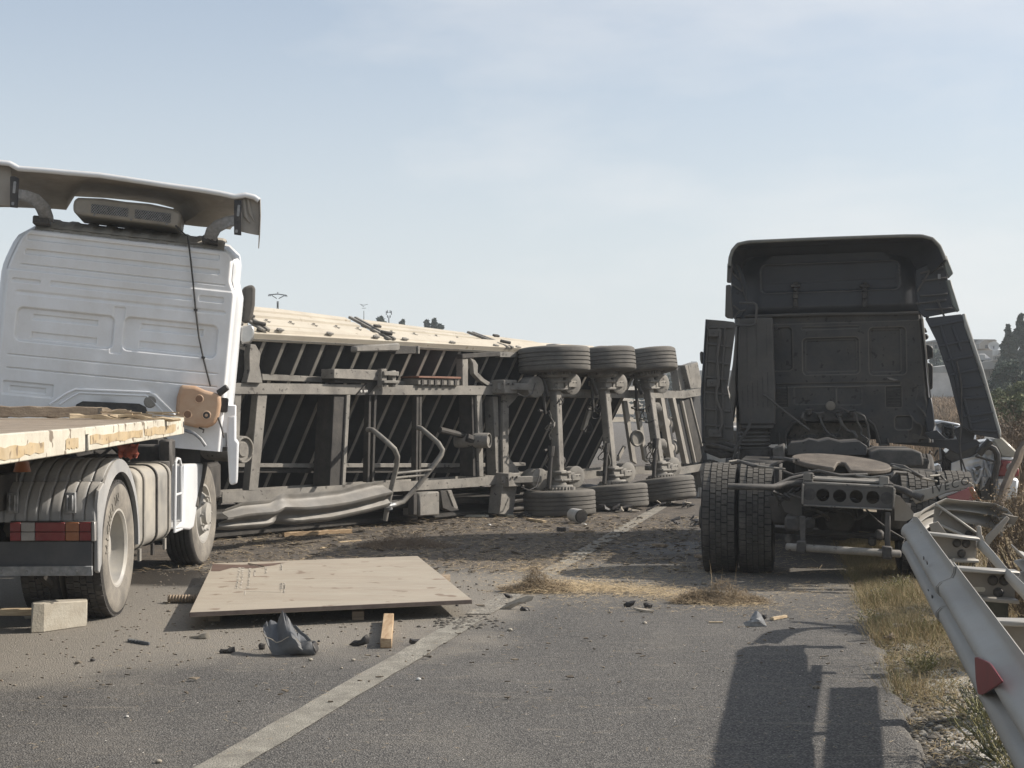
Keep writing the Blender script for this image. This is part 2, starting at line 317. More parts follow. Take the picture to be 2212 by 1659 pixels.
# road
def lineX(y): return -1.30+(y-6.3)*.2235
def zone(x, y):
    n = fbm(x, y, .8, 2)*.6; n2 = fbm(x, y, 3.5, 9)*.35
    # pale dust left of the line
    yb = 8.1+(x+2.85)*.42
    du = sm(y-yb+n*1.3+n2*.5, -.25, .75)*sm(lineX(y)+.35-x+n*.6+n2*.4, -.25, .35)*(1-sm(y, 13.2, 14.4))
    du = max(du, .42*sm(y-11.1+n, 0, 1.2)*(1-sm(y, 13.8, 15)))
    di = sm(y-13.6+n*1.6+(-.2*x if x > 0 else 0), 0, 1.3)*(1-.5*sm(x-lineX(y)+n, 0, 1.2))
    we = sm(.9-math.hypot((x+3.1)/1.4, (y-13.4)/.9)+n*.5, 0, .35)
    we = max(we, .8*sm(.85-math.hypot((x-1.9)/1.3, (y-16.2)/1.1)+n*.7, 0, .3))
    sp = sm(fbm(x*1.6+y*.2, y*.5, 1.3, 30), .15, .7)*.16
    return max(0, min(1, du*.95+sp*(1-di))), max(0, min(1, di)), max(0, min(1, we))
NC = 210; rows = []; y = 2.5
while y < 170:
    xe = edge(y); xl = -13.0; row = []
    for j in range(NC):
        u = j/(NC-1); u2 = 1-(1-u)**1.25; x = xl+(xe-xl)*u2
        z = .004*fbm(x, y, .5)-.0*x
        if j >= NC-2: z -= (.012, .05)[j-(NC-2)]
        row.append((x, y, z))
    rows.append(row); y += .045+y*.006
r = MB(); r.grid(rows)
def road_mat():
    m = bpy.data.materials.new('worn_asphalt'); m.use_nodes = True; t = m.node_tree; N = t.nodes; K = t.links.new; b = N['Principled BSDF']
    ge = N.new('ShaderNodeNewGeometry'); P = ge.outputs['Position']
    def no(s, d=6, r=.6, st=None):
        n = N.new('ShaderNodeTexNoise'); n.inputs['Scale'].default_value = s; n.inputs['Detail'].default_value = d; n.inputs['Roughness'].default_value = r
        if st:
            q = N.new('ShaderNodeMapping'); q.inputs['Scale'].default_value = st; q.inputs['Rotation'].default_value = (0, 0, rad(14)); K(P, q.inputs[0]); K(q.outputs[0], n.inputs['Vector'])
        else: K(P, n.inputs['Vector'])
        return n.outputs['Fac']
    def mr(f, lo, hi, a=0., c=1.):
        r = N.new('ShaderNodeMapRange'); r.inputs['From Min'].default_value = lo; r.inputs['From Max'].default_value = hi; r.inputs['To Min'].default_value = a; r.inputs['To Max'].default_value = c; K(f, r.inputs['Value']); return r.outputs[0]
    def mix(f, a, c):
        x = N.new('ShaderNodeMixRGB')
        for i, q in ((0, f), (1, a), (2, c)):
            if isinstance(q, tuple): x.inputs[i].default_value = (*q, 1)
            elif isinstance(q, (float, int)): x.inputs[i].default_value = q
            else: K(q, x.inputs[i])
        return x.outputs[0]
    def mul(a, c, op='MULTIPLY'):
        x = N.new('ShaderNodeMath'); x.operation = op; x.use_clamp = True
        for i, q in ((0, a), (1, c)):
            if isinstance(q, (float, int)): x.inputs[i].default_value = q
            else: K(q, x.inputs[i])
        return x.outputs[0]
    def att(n): a = N.new('ShaderNodeAttribute'); a.attribute_name = n; return a.outputs['Fac']
    vo = N.new('ShaderNodeTexVoronoi'); vo.inputs['Scale'].default_value = 105; K(P, vo.inputs['Vector'])
    vo2 = N.new('ShaderNodeTexVoronoi'); vo2.inputs['Scale'].default_value = 17; K(P, vo2.inputs['Vector'])
    st = N.new('ShaderNodeSeparateColor'); K(vo.outputs['Color'], st.inputs[0])
    c = mix(mr(no(.55, 5), .35, .65), (.088, .083, .076), (.122, .114, .103))
    c = mix(mr(st.outputs[0], .45, 1), c, (.21, .20, .182))                 # aggregate
    c = mix(mr(vo.outputs['Distance'], .35, .8, 0, .85), c, (.028, .027, .027))  # gaps
    c = mix(mul(mr(no(3, 6, .7, (.5, 3, 1)), .55, .72), .45), c, (.22, .195, .16))     # drag marks
    s2 = N.new('ShaderNodeSeparateColor'); K(vo2.outputs['Color'], s2.inputs[0])
    sp = mul(mul(s2.outputs[1], .88, 'GREATER_THAN'), mul(vo2.outputs['Distance'], .085, 'LESS_THAN'))
    c = mix(mul(att('dust'), mr(no(45, 4), .2, .62, .95, .45)), c, (.275, .247, .203))
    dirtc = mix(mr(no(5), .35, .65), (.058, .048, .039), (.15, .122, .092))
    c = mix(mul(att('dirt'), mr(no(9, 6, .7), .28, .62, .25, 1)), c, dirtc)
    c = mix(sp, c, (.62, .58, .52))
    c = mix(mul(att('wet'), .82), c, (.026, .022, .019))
    K(c, b.inputs['Base Color']); K(mr(att('wet'), .2, 1, .9, .38), b.inputs['Roughness']); b.inputs['Specular IOR Level'].default_value = .35
    bn = N.new('ShaderNodeBump'); bn.inputs['Distance'].default_value = .006; bn.inputs['Strength'].default_value = .9; K(mr(vo.outputs['Distance'], 0, .8, 1, 0), bn.inputs['Height'])
    b2 = N.new('ShaderNodeBump'); b2.inputs['Distance'].default_value = .02; K(mr(att('dirt'), 0, 1, .15, 1), b2.inputs['Strength']); K(no(12, 7, .7), b2.inputs['Height']); K(bn.outputs[0], b2.inputs['Normal'])
    K(b2.outputs[0], b.inputs['Normal']); return m
ro = build(r, 'road', road_mat(), smooth=60, recalc=False); ro['kind'] = 'structure'
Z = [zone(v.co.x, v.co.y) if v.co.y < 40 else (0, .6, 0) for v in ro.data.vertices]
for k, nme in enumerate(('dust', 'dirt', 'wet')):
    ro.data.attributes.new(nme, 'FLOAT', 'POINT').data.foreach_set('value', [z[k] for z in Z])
# the painted line: worn, with ragged edges, broken through where the plate gouged it
def marking(y0, y1, w):
    m = MB(); y = y0; A = []
    while y < y1:
        x = lineX(y); e1 = .008*nz(1, y, 3)+.010*nz(2, y, 40); e2 = .008*nz(5, y, 3)+.010*nz(7, y, 40)
        A.append([(x+(i/3-.5)*w+(e1 if i == 0 else e2 if i == 3 else 0), y, .0065+.004*fbm(x+(i/3-.5)*w, y, .5)) for i in range(4)]); y += .025
    return m.grid(A)
mk = build(marking(2.6, 10.72, .205), 'road_marking', M_paint, recalc=False); mk['kind'] = 'structure'
M_paintw = mat('worn_road_paint', (.34, .32, .275), .85, 0, .5, (.22, .195, .155), c2=(.20, .185, .155), sc=5, bump=.9, bsc=130, spots=1.6, scol=(.09, .08, .07), ssc=60)
mk = build(marking(10.95, 60, .2), 'road_marking', M_paintw, recalc=False); mk['kind'] = 'structure'
# ================================================================ shared wheel builder
def wheel_parts(R, w, rr, style, lugs=0, axis=(1, 0, 0)):
    """tyre, rim meshes around the origin, outer face at +axis*w/2"""
    sh = min(.035, w*.14); h = w/2
    prof = [(rr, -h*.80), (rr+.012, -h*.93), (rr+.05, -h), (R-.10, -h*1.03), (R-.03, -h*.97), (R-.008, -h+sh*.6)]
    gro = 4 if style != 'drive' else 0
    xs_ = [-h+sh]
    body = [(R, -h+sh)]
    if gro:
        for k in range(gro):
            c = -h+sh+(k+1)*(w-2*sh)/(gro+1)
            body += [(R+.002, c-.009), (R-.014, c-.006), (R-.014, c+.006), (R+.002, c+.009)]
    body += [(R, h-sh)]
    prof += body + [(R-.008, h-sh*.6), (R-.03, h*.97), (R-.10, h*1.03), (rr+.05, h), (rr+.012, h*.93), (rr, h*.80)]
    t = MB().lathe(prof, 72, ax=axis); t.nbase = len(t.f)
    if style in ('drive', 'block'):                # tread blocks
        n = 60 if style == 'block' else 66
        ax = Vector(axis).normalized(); u = ax.cross(Vector((0, 0, 1)) if abs(ax.z) < .9 else Vector((1, 0, 0))).normalized(); v = ax.cross(u)
        lanes = [(-.46, -.27), (-.245, -.09), (-.07, .07), (.09, .245), (.27, .46)]
        for k in range(n):
            for li, (a, b) in enumerate(lanes):
                an = 2*math.pi*(k+(.5 if li % 2 else 0)+.15*((li*7+k*3) % 5)/5)/n; hw = math.pi/n*.84
                top = R+.014+(-.010 if li in (0, 4) else 0)
                vs = []
                for rr_ in (R-.012, top):
                    for s_, e_ in ((-1, a), (1, a), (1, b), (-1, b)):
                        q = an+s_*hw+(.3*hw*(e_/.46))
                        vs.append(ax*(e_*w*.98)+(u*math.cos(q)+v*math.sin(q))*rr_)
                t.add(vs, [(4, 5, 6, 7), (0, 1, 5, 4), (1, 2, 6, 5), (2, 3, 7, 6), (3, 0, 4, 7)])
    r = MB()
    if style == 'drive' or style == 'dish':        # deep concave outer rim of a twin pair
        r.lathe([(rr+.012, h*.86), (rr+.016, h*.93), (rr-.004, h*.93), (rr-.02, h*.80), (rr-.028, h*.2), (rr-.05, -.02), (rr-.10, -.055), (.17, -.07), (.15, -.06), (.15, .03), (.12, .05), (0, .05)], 56, ax=axis)
        r.lathe([(rr-.03, -h*.2), (rr-.01, -h*.8), (rr+.012, -h*.9), (rr+.012, -h*.8)], 40, ax=axis)
        bolts = [(.135+.035, -.055)]
    else:                                          # convex front wheel disc
        r.lathe([(rr+.012, h*.86), (rr+.016, h*.93), (rr-.01, h*.93), (rr-.03, h*.7), (rr-.045, h*.55), (rr-.07, h*.75), (.19, h*1.02), (.165, h*1.04), (.15, h*.9), (.12, h*.95), (.11, h*1.25), (.05, h*1.3), (0, h*1.3)], 56, ax=axis)
        r.lathe([(rr-.08, -h*.2), (rr-.01, -h*.8), (rr+.012, -h*.9), (rr+.012, -h*.8)], 40, ax=axis)
    return t, r
X1 = (1, 0, 0)
def bolts(n, rad_, x, r=.014, l=.03):
    m = MB()
    for k in range(n):
        a = 2*math.pi*k/n; m.lathe([(r, 0), (r, l*.7), (r*.5, l), (0, l)], 6, c=(x, math.cos(a)*rad_, math.sin(a)*rad_), ax=X1)
    return m
# ================================================================ white tractor unit, left
LT = Fr((-3.02, 10.93, 0), 1.6)
lt = thing('truck_tractor', (-3.8, 12.6, 0), 'white cab-over truck tractor seen from behind with tilted cab and dusty wheels', 'truck', 'truck tractors in the crash')
L_ = LT.M
def lt_at(x, y, z, flip=False): return L_ @ Matrix.Translation((x, y, z)) @ (Matrix.Rotation(math.pi, 4, 'Z') if flip else Matrix())
def lugs_dusty(me, n, k=1):
    for i, p in enumerate(me.polygons):
        if i >= n: p.material_index = k
    return me
def two_tone(me, R, w, ax=0):
    for p in me.polygons:
        c_ = p.center; r_ = math.hypot(*[c_[i] for i in range(3) if i != ax])
        p.material_index = 0 if r_ > R-.045 and abs(c_[ax]) < w*.5 else 1
    return me
tD, rD = wheel_parts(.52, .29, .29, 'drive'); meD = two_tone(mesh_only(tD, 'tyre', [M_tyre, M_tyred]), .52, .29); meR = mesh_only(rD, 'rim', M_rim)
tS, rS = wheel_parts(.52, .30, .29, 'steer'); meS = two_tone(mesh_only(tS, 'tyre', [M_tyre, M_tyred]), .52, .30); meRS = mesh_only(rS, 'rim', M_rim)
meB = mesh_only(bolts(1, 0, 0), 'wheel_nut', M_rim)
def wheel(parent, me_t, me_r, M, nuts=None):
    w = bpy.data.objects.new('wheel', None); S.collection.objects.link(w); w.parent = parent; WL[w.name] = WL[parent.name]
    w.matrix_local = Matrix()
    inst(me_t, 'tyre', M, w); inst(me_r, 'rim', M, w)
    if nuts:
        for k in range(10):
            a = 2*math.pi*k/10; inst(meB, 'wheel_nut', M @ Matrix.Translation((nuts[1], math.cos(a)*nuts[0], math.sin(a)*nuts[0])), w)
    return w
for x, fl in ((-.145, False), (-.47, True), (-1.68, True), (-2.0, True)):
    wheel(lt, meD, meR, lt_at(x, 0, .52, fl and x > -1 or x < -1.9 or fl), (.19, -.045) if x == -.145 else None)
def text_mesh(txt, size=.1, ext=.002, shear=0., space=1.):
    tx = bpy.data.curves.new('t', 'FONT'); tx.body = txt; tx.size = size; tx.extrude = ext; tx.shear = shear; tx.space_character = space; tx.align_x = 'CENTER'; tx.offset = .0
    o = bpy.data.objects.new('t', tx); S.collection.objects.link(o); bpy.context.view_layer.update()
    me = bpy.data.meshes.new_from_object(o.evaluated_get(bpy.context.evaluated_depsgraph_get())); vs = [v.co.copy() for v in me.vertices]; fs = [tuple(p.vertices) for p in me.polygons]; bpy.data.objects.remove(o); bpy.data.meshes.remove(me); return vs, fs
tl_ = MB(LT)
for k, ch in enumerate('MICHELIN'):
    th = rad(-86+k*10.5); vs_, fs_ = text_mesh(ch, .10, .0018); r0 = .365
    tl_.add([(.0075+v.z, (r0+v.y)*math.sin(th)+v.x*math.cos(th), .52+(r0+v.y)*math.cos(th)-v.x*math.sin(th)) for v in vs_], fs_)
build(tl_, 'sidewall_lettering', mat('tyre_letter_rubber', (.17, .158, .14), .85, 0, .5, (.26, .24, .2), sc=9), lt, recalc=False, smooth=0)
# steering wheels turned a little outward
for x in (-.13, -2.1):
    wheel(lt, meS, meRS, L_ @ Matrix.Translation((x-.03, 3.55, .52)) @ Matrix.Rotation(rad(-4 if x > -1 else 176), 4, 'Z'), (.175, .15) if x > -1 else None)
# frame
c = MB(LT)
for x in (-1.5, -.72): c.box((x, -.95, .86), (x+.08, 5.0, 1.12))
for y in (-.9, .3, 1.4, 2.6): c.box((-1.42, y, .90), (-.72, y+.08, 1.08))
c.tube([(-1.95, 0, .52), (-.35, 0, .52)], .085, 12); c.lathe([(0, -.2), (.2, -.15), (.24, 0), (.2, .15), (0, .2)], 16, c=LT.M.inverted() @ LT(-1.1, 0, .54), ax=(0, 1, 0))
c.tube([(-2.0, 3.55, .50), (-.3, 3.55, .50)], .06, 10)
build(c, 'chassis_frame', M_dark, lt, .006)
# fifth wheel and what lies on it
f = MB(LT); f.lathe([(0, 0), (.46, 0), (.48, -.03), (.46, -.06), (0, -.06)], 30, c=(-1.1, .15, 1.27), ax=(0, 0, 1)); f.box((-1.5, -.1, 1.1), (-.7, .4, 1.21))
f.box((-1.22, -.55, 1.16), (-.98, -.25, 1.22)); build(f, 'fifth_wheel', M_dark, lt, .008)
# ribbed mudguard: arc sheets following the twin tyres
def arc(a0, a1, r, n, x0, x1, ribs, nx=90, cz=.53):
    rows = []
    for i in range(n+1):
        a = rad(a0+(a1-a0)*i/n); row = []
        for j in range(nx+1):
            u = j/nx; x = x0+(x1-x0)*u; k = u*ribs % 1
            e = max(0, math.sin(math.pi*i/n))**.25
            rb = .020*sm(k, .06, .16)*(1-sm(k, .84, .94))*e
            rr = r+rb
            if callable(a1): pass
            row.append((x, -math.cos(a)*rr, cz+math.sin(a)*rr))
        rows.append(row)
    return rows
fe = MB(LT); fe.sheet(arc(52, 126, .655, 26, -.70, -.015, 8), .008); build(fe, 'upper_mudguard', M_fend, lt, smooth=25)
fe = MB(LT); fe.sheet(arc(126, 184, .655, 20, -.70, -.015, 8), .008); build(fe, 'front_mudguard', M_fend, lt, smooth=25)
lo = []
for i in range(19):
    t = i/18; zz = 1.045-.27*t; yy = -.52-.175*max(0, math.sin(t*math.pi*.5))**.8-.0; row = []
    for j in range(101):
        u = j/100; x = -.735+.74*u; k = u*9 % 1; rb = .020*sm(k, .06, .16)*(1-sm(k, .84, .94))*(math.sin(math.pi*max(.02, min(.98, t)))**.3)
        row.append((x, yy-rb, zz+rb*.5*(1-t)))
    lo.append(row)
fe = MB(LT); fe.sheet(lo[::-1], .008); build(fe, 'rear_mudguard', M_fend, lt, smooth=25)
# side flange of the mudguard (a broad rounded band beside the tyre)
pr = []; pi = []
for i in range(31):
    a = rad(2+182*i/30); pr.append((-math.cos(a)*.672, .53+math.sin(a)*.672)); pi.append((-math.cos(a)*.575, .53+math.sin(a)*.575))
fl = MB(LT)
for i in range(30):
    fl.hexa([(-.022, *pr[i]), (-.022, *pr[i+1]), (-.022, *pi[i+1]), (-.022, *pi[i])], [(-.002, *pr[i]), (-.002, *pr[i+1]), (.010, *pi[i+1]), (.010, *pi[i])])
build(fl, 'mudguard_flange', M_fend, lt, smooth=50)
fl = MB(LT); fl.prism([(-.70, .775), (-.705, .90), (-.66, 1.0), (-.54, 1.05), (-.50, 1.02), (-.56, .93), (-.575, .75), (-.60, .46), (-.66, .40), (-.70, .42)], -.012, .02, 'x')
build(fl, 'mudguard_flange', M_fend, lt, .006)
for x in (-.62, -.21):
    cl = MB(LT); cl.box((x, -.735, .84), (x+.075, -.70, .99)); cl.tube([(x+.02, -.745, .97), (x+.02, -.745, .86)], .01, 6); cl.tube([(x+.055, -.745, .97), (x+.055, -.745, .86)], .01, 6)
    build(cl, 'mudguard_clamp', M_gal, lt, .003)
# tail light
tl = MB(LT); tl.box((-.60, -.735, .635), (.0, -.69, .785)); tlb = build(tl, 'tail_light', M_black, lt, .006)
for a, b, m_ in ((-.595, -.52, M_red), (-.516, -.42, M_clear), (-.416, -.205, M_red), (-.201, -.105, M_orl), (-.101, -.02, M_red)):
    q = MB(LT); q.box((a, -.748, .645), (b, -.734, .706)); q.box((a, -.748, .710), (b, -.734, .775)); build(q, 'lens', m_, tlb, .003)
q = MB(LT); q.box((-.016, -.75, .64), (.008, -.70, .78)); build(q, 'side_marker', M_clear, tlb, .003)
# mud flap with a metal lower strip and rivets
mf = MB(LT); rows = [[(-.73+.715*u, -.725+.012*math.sin(u*5), .635-.24*v) for u in [k/12 for k in range(13)]] for v in [k/6 for k in range(7)]]
mf.sheet(rows, .008); flap = build(mf, 'mudflap', M_flap, lt)
q = MB(LT); q.box((-.732, -.745, .392), (-.012, -.722, .462)); build(q, 'flap_strip', M_gal, flap, .003)
for x in (-.66, -.48, -.30, -.12): q = MB(LT); q.lathe([(.011, 0), (.009, .008), (0, .01)], 8, c=(x, -.745, .425), ax=(0, -1, 0)); build(q, 'rivet', M_gal, flap)
q = MB(LT); q.tube([(-.42, -.62, .39), (-.37, -.3, .22), (-.36, -.2, .12)], .035, 8); build(q, 'wheel_chock_arm', M_dark, lt)
# fuel tank: rounded box, right side
def rrect(x0, z0, x1, z1, r, n=6):
    P = []
    for cx_, cz_, a in ((x1-r, z1-r, 0), (x0+r, z1-r, 90), (x0+r, z0+r, 180), (x1-r, z0+r, 270)):
        P += [(cx_+r*math.cos(rad(a+90*i/n)), cz_+r*math.sin(rad(a+90*i/n))) for i in range(n+1)]
    return P
ft = MB(LT); ft.prism(rrect(-.62, .42, -.01, 1.10, .11), .66, 1.95); tank = build(ft, 'fuel_tank', M_tank, lt, .03, segs=3)
for y in (.80, 1.28, 1.76):
    q = MB(LT); o_ = rrect(-.632, .408, .004, 1.112, .12); i_ = rrect(-.615, .425, -.012, 1.095, .11)
    for k in range(len(o_)):
        k2 = (k+1) % len(o_); q.hexa([(o_[k][0], y, o_[k][1]), (o_[k2][0], y, o_[k2][1]), (i_[k2][0], y, i_[k2][1]), (i_[k][0], y, i_[k][1])], [(o_[k][0], y+.045, o_[k][1]), (o_[k2][0], y+.045, o_[k2][1]), (i_[k2][0], y+.045, i_[k2][1]), (i_[k][0], y+.045, i_[k][1])])
    q.box((-.05, y-.01, .33), (-.03, y+.055, .43)); build(q, 'tank_strap', M_black if y > 1.2 and y < 1.5 else M_chass, tank)
q = MB(LT); q.lathe([(0, .09), (.055, .09), (.062, .075), (.062, .02), (.045, 0), (.045, -.02)], 18, c=(-.30, .95, 1.10), ax=(0, 0, 1)); build(q, 'fuel_cap', M_black, tank)
# air reservoir, battery and pipes ahead of the tank
q = MB(LT); q.box((-.62, 2.0, .62), (-.12, 2.5, .98)); build(q, 'battery_box', M_blackd, lt, .02)
q = MB(LT); q.tube([(-.2, 2.35, .5), (-.2, 2.35, 1.1)], .09, 14); build(q, 'filter_canister', M_blackd, lt, .01)
# white ladder frame, then the white skirt ahead of the front wheel
q = MB(LT)
la = [(.0, 2.10, 1.12), (.0, 2.24, 1.12), (.0, 2.30, 1.06), (.0, 2.32, .46), (.0, 2.08, .44)]
q.tube([(.0, 2.02, .46), (.0, 2.06, 1.10), (.0, 2.12, 1.13), (.0, 2.24, 1.12), (.0, 2.30, 1.06), (.0, 2.32, .46)], .014, 8); q.tube([(0, 2.04, .80), (0, 2.31, .80)], .012, 8); q.tube([(0, 2.02, .47), (0, 2.32, .47)], .016, 8)
build(q, 'step_frame', M_white, lt)
sk = MB(LT)
pts = lambda *a: [LT.qx(2, x, y, .02) for x, y in a]
o_ = pts((1140, 535), (1232, 532), (1215, 640), (1170, 920), (1150, 935), (1062, 925), (1110, 880), (1118, 540))
o_ = [(p.y, p.z) for p in o_]
sk.prism(o_, -.12, .02, 'x'); build(sk, 'wheel_arch_skirt', M_white, lt, .02, segs=3)
sk = MB(LT); o_ = [LT.qx(2, x, y, .03) for x, y in ((1232, 528), (1252, 530), (1240, 600), (1196, 800), (1185, 790), (1222, 620))]
sk.prism([(p.y, p.z) for p in o_], -.45, .035, 'x'); build(sk, 'wheel_arch_liner', M_cabgrey, lt, .01)
# radiator expansion hose stubs, cables under the cab
rc = random.Random(3)
for k in range(9):
    p = Vector((-.9+rc.uniform(-.8, .7), 2.1+rc.uniform(-.3, .5), 1.12)); q = MB(LT); pts_ = [p]
    for i in range(5): p = p+Vector((rc.uniform(-.16, .16), rc.uniform(-.1, .14), rc.uniform(-.02, .13))); pts_.append(p)
    q.tube(pts_, rc.uniform(.012, .028), 7); build(q, 'cable', M_hose, lt)
q = MB(LT); q.box((-1.75, 2.62, .75), (-.25, 4.6, 1.32)); q.box((-1.6, 2.2, .95), (-.5, 2.62, 1.2)); q.box((-2.0, 3.0, .6), (-.05, 4.7, 1.0)); build(q, 'engine', M_dark, lt, .03)
q = MB(LT); q.box((-.22, 2.35, .95), (-.10, 2.55, 1.30)); q.box((-.55, 2.45, 1.0), (-.15, 2.6, 1.25)); build(q, 'pump_housing', M_blackd, lt, .02)
# ---------------------------------------------------------------- the cab, rolled to its right
CB = Fr(LT(-1.2, 2.78, 1.35), 10.5, roll=5.3)        # local y = 0 on the rear wall
a_ = CB.q(1, 130, 450); b_ = CB.q(1, 1372, 590)
TOPL, TOPR = CB.q(1, 120, 452), CB.q(1, 1375, 600)
ZT = (TOPL.z+TOPR.z)/2; XR = CB.q(1, 1420, 1100).x; XL = -XR if False else CB.q(1, -12, 1000).x
def hx(z):                                          # wall outline: left and right x for a height
    zs = CB.q(1, 700, 780).z
    r_ = XR-.02-(.055*sm(z, zs-.05, zs+.12)); l_ = XL+.02+(.12*sm(z, zs-.05, zs+.45))
    t = max(0, z-(ZT-.16))/.16
    r_ -= .13*(1-math.sqrt(max(0, 1-t*t))) if t > 0 else 0; l_ += .13*(1-math.sqrt(max(0, 1-t*t))) if t > 0 else 0
    return l_, r_
feat = []
def rect1(x0, y0, x1, y1, r, d, w=.012, fill=True):   # pressed shapes given by corners in zoom 1
    A, B = CB.q(1, x0, y0), CB.q(1, x1, y1); feat.append((min(A.x, B.x), max(A.x, B.x), min(A.z, B.z), max(A.z, B.z), r, d*2.1, w*1.15))
for x0, y0, x1, y1 in ((165, 502, 1325, 668), (150, 590, 1325, 754)):
    rect1(x0, y0, x1, y1, .02, .011, .008)
rect1(160, 530, 1300, 660-60+70, .01, 0, .01)
rect1(120, 690, 1360, 810, .01, .010, .010); rect1(70, 765, 245, 812, .02, .008, .010); rect1(300, 785, 1160, 910, .02, .008, .010); rect1(1200, 872, 1350, 928, .02, .008, .010)
rect1(85, 835, 1370, 1000, .05, .006, .02)
rect1(100, 937, 680, 1210, .07, .016, .02); rect1(748, 997, 1305, 1265, .07, .016, .02)
rect1(195, 985, 590, 1062, .01, .009, .009); rect1(185, 1092, 580, 1176, .01, .009, .009); rect1(848, 1042, 1225, 1125, .01, .009, .009); rect1(838, 1148, 1215, 1236, .01, .009, .009)
rect1(685, 940, 735, 1235, .02, .006, .012)
rect1(40, 1225, 1315, 1355, .01, .010, .009); rect1(35, 1305, 1310, 1435, .01, .010, .009); rect1(15, 1385, 320, 1500, .02, .008, .012); rect1(55, 1415, 275, 1475, .01, .007, .01)
zc = CB.q(1, 740, 788)
def relief(x, z):
    h = 0
    for x0, x1, z0, z1, r, d, w in feat:
        dx = max(x0+r-x, x-x1+r, 0); dz = max(z0+r-z, z-z1+r, 0)
        ins = min(max(x0+r-x, x-x1+r), 0)
        dd = math.hypot(dx, dz)-r if (dx or dz) else max(max(x0-x, x-x1), max(z0-z, z-z1))
        h += d*(1-sm(dd, -w, 0)) if d else 0
    # overlap step between upper and lower panel
    zz = zc.z-.0*(x-zc.x)
    h += .016*sm(z, zz-.004, zz+.006)*1.0
    # dents low on the right
    for cx_, cz_, s_, a in ((.35, .30, .10, .03), (.55, .24, .07, -.02), (.22, .18, .12, .02), (-.8, 1.45, .12, .012), (.72, .50, .07, .01)):
        h += a*math.exp(-((x-cx_)**2+((z-cz_)*1.6)**2)/s_**2)
    h += .004*fbm(x, z, 1.6, 44)
    return h
ZB = -.05; NZ, NX = 330, 330; rows = []
for i in range(NZ+1):
    z = ZB+(ZT-ZB)*i/NZ; l_, r_ = hx(z); row = []
    for j in range(NX+1):
        x = l_+(r_-l_)*j/NX; e = min(x-l_, r_-x, ZT-z); rnd = .05*(1-sm(e, 0, .05))**2
        row.append((x, relief(x, z)+rnd, z))
    rows.append(row)
# opening for the bell-shaped arch low in the wall
def in_arch(x, z):
    A = [CB.q(1, *p) for p in ((300, 1530), (430, 1450), (920, 1468), (1050, 1590))]
    return False
cab = bpy.data.objects.new('cab', None); S.collection.objects.link(cab); cab.parent = lt; WL['cab'] = WL[lt.name]; WL[cab.name] = WL[lt.name]
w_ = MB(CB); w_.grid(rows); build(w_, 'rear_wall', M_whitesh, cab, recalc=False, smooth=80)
# body shell: outline loops from the rear wall forward
def loop(y, s=1, dz=0, zb=0.0, ins=0):
    P = []; n = 26
    for i in range(n+1): z = zb+(ZT-zb)*i/n; P.append((hx(z)[0]-.05+ins, y, z+dz*(i/n)**4))
    for i in range(1, 14): l_, r_ = hx(ZT); P.append((l_+(r_-l_)*i/14, y, ZT+.02+dz*1.0))
    for i in range(n, -1, -1): z = zb+(ZT-zb)*i/n; P.append((hx(z)[1]+.05-ins, y, z+dz*(i/n)**4))
    return P
L0 = []; l_, r_ = None, None
LP = [loop(.055, ins=.055), loop(.07, ins=.03), loop(.12, ins=.0), loop(.55, dz=.10, ins=-.01), loop(1.1, dz=.14, ins=-.01), loop(1.85, dz=.02, ins=.02, zb=-.1), loop(2.05, dz=-.30, ins=.15, zb=-.1)]
w_ = MB(CB); w_.grid(LP); e = LP[-1]; w_.add(e, [tuple(range(len(e)))]); build(w_, 'cab_shell', M_white, cab, recalc=False, smooth=50)
# ribs on the roof edge
w_ = MB(CB)
XA, XB = hx(ZT)
w_.grid([[(XA-.02+(XB-XA+.04)*j/60, .10+yy, ZT+.005+zz+(.012 if j % 6 > 2 else 0)) for j in range(61)] for yy, zz in ((-.07, -.03), (0, .02), (.12, .06), (.5, .15), (1.0, .17))])
build(w_, 'ribbed_roof', M_tank, cab, smooth=20)
# a white strip of side fairing hanging under the right corner
w_ = MB(CB); P = [CB.q(2, x, y, .0) for x, y in ((1372, 250), (1424, 240), (1424, 390), (1441, 410), (1432, 655), (1395, 668), (1382, 648), (1366, 352))]
w_.prism([(p.x, p.z) for p in P], .02, .55); build(w_, 'side_fairing', M_white, cab, .02, segs=3)
w_ = MB(CB); P = [CB.q(2, x, y, .0) for x, y in ((1330, 180), (1424, 180), (1424, 345), (1366, 352), (1340, 352))]
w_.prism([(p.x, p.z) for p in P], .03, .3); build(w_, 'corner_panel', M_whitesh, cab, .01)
w_ = MB(CB); A = CB.q(2, 1332, 135); B = CB.q(2, 1372, 228); w_.prism(rrect(A.x, B.z, B.x, A.z, .02), -.012, .02); build(w_, 'corner_opening', M_black, cab, .004)
# dark arch with raised rim low in the middle of the wall
w_ = MB(CB)
for off, r_ in ((0, .012), (1, .009)):
    P = [(300, 1535), (400, 1468), (455, 1444), (900, 1462), (935, 1480), (1055, 1600)] if not off else [(360, 1535), (430, 1490), (480, 1465), (880, 1482), (915, 1505), (1000, 1600)]
    P = [CB.q(1, x, y) for x, y in P]; w_.tube([(p.x, relief(p.x, p.z)-.002, p.z) for p in P], r_, 8)
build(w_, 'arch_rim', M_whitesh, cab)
w_ = MB(CB); P = [CB.q(1, x, y) for x, y in ((440, 1600), (460, 1535), (500, 1515), (840, 1530), (880, 1550), (900, 1610), (900, 1660), (440, 1660))]
w_.prism([(p.x, p.z) for p in P], -.01, .03); build(w_, 'arch_opening', M_black, cab, .005)
w_ = MB(CB); A = CB.q(1, 905, 1520); w_.lathe([(0, .012), (.05, .01), (.06, 0)], 14, c=(A.x, relief(A.x, A.z), A.z), ax=(0, -1, 0)); build(w_, 'paint_chip', M_chass, cab)
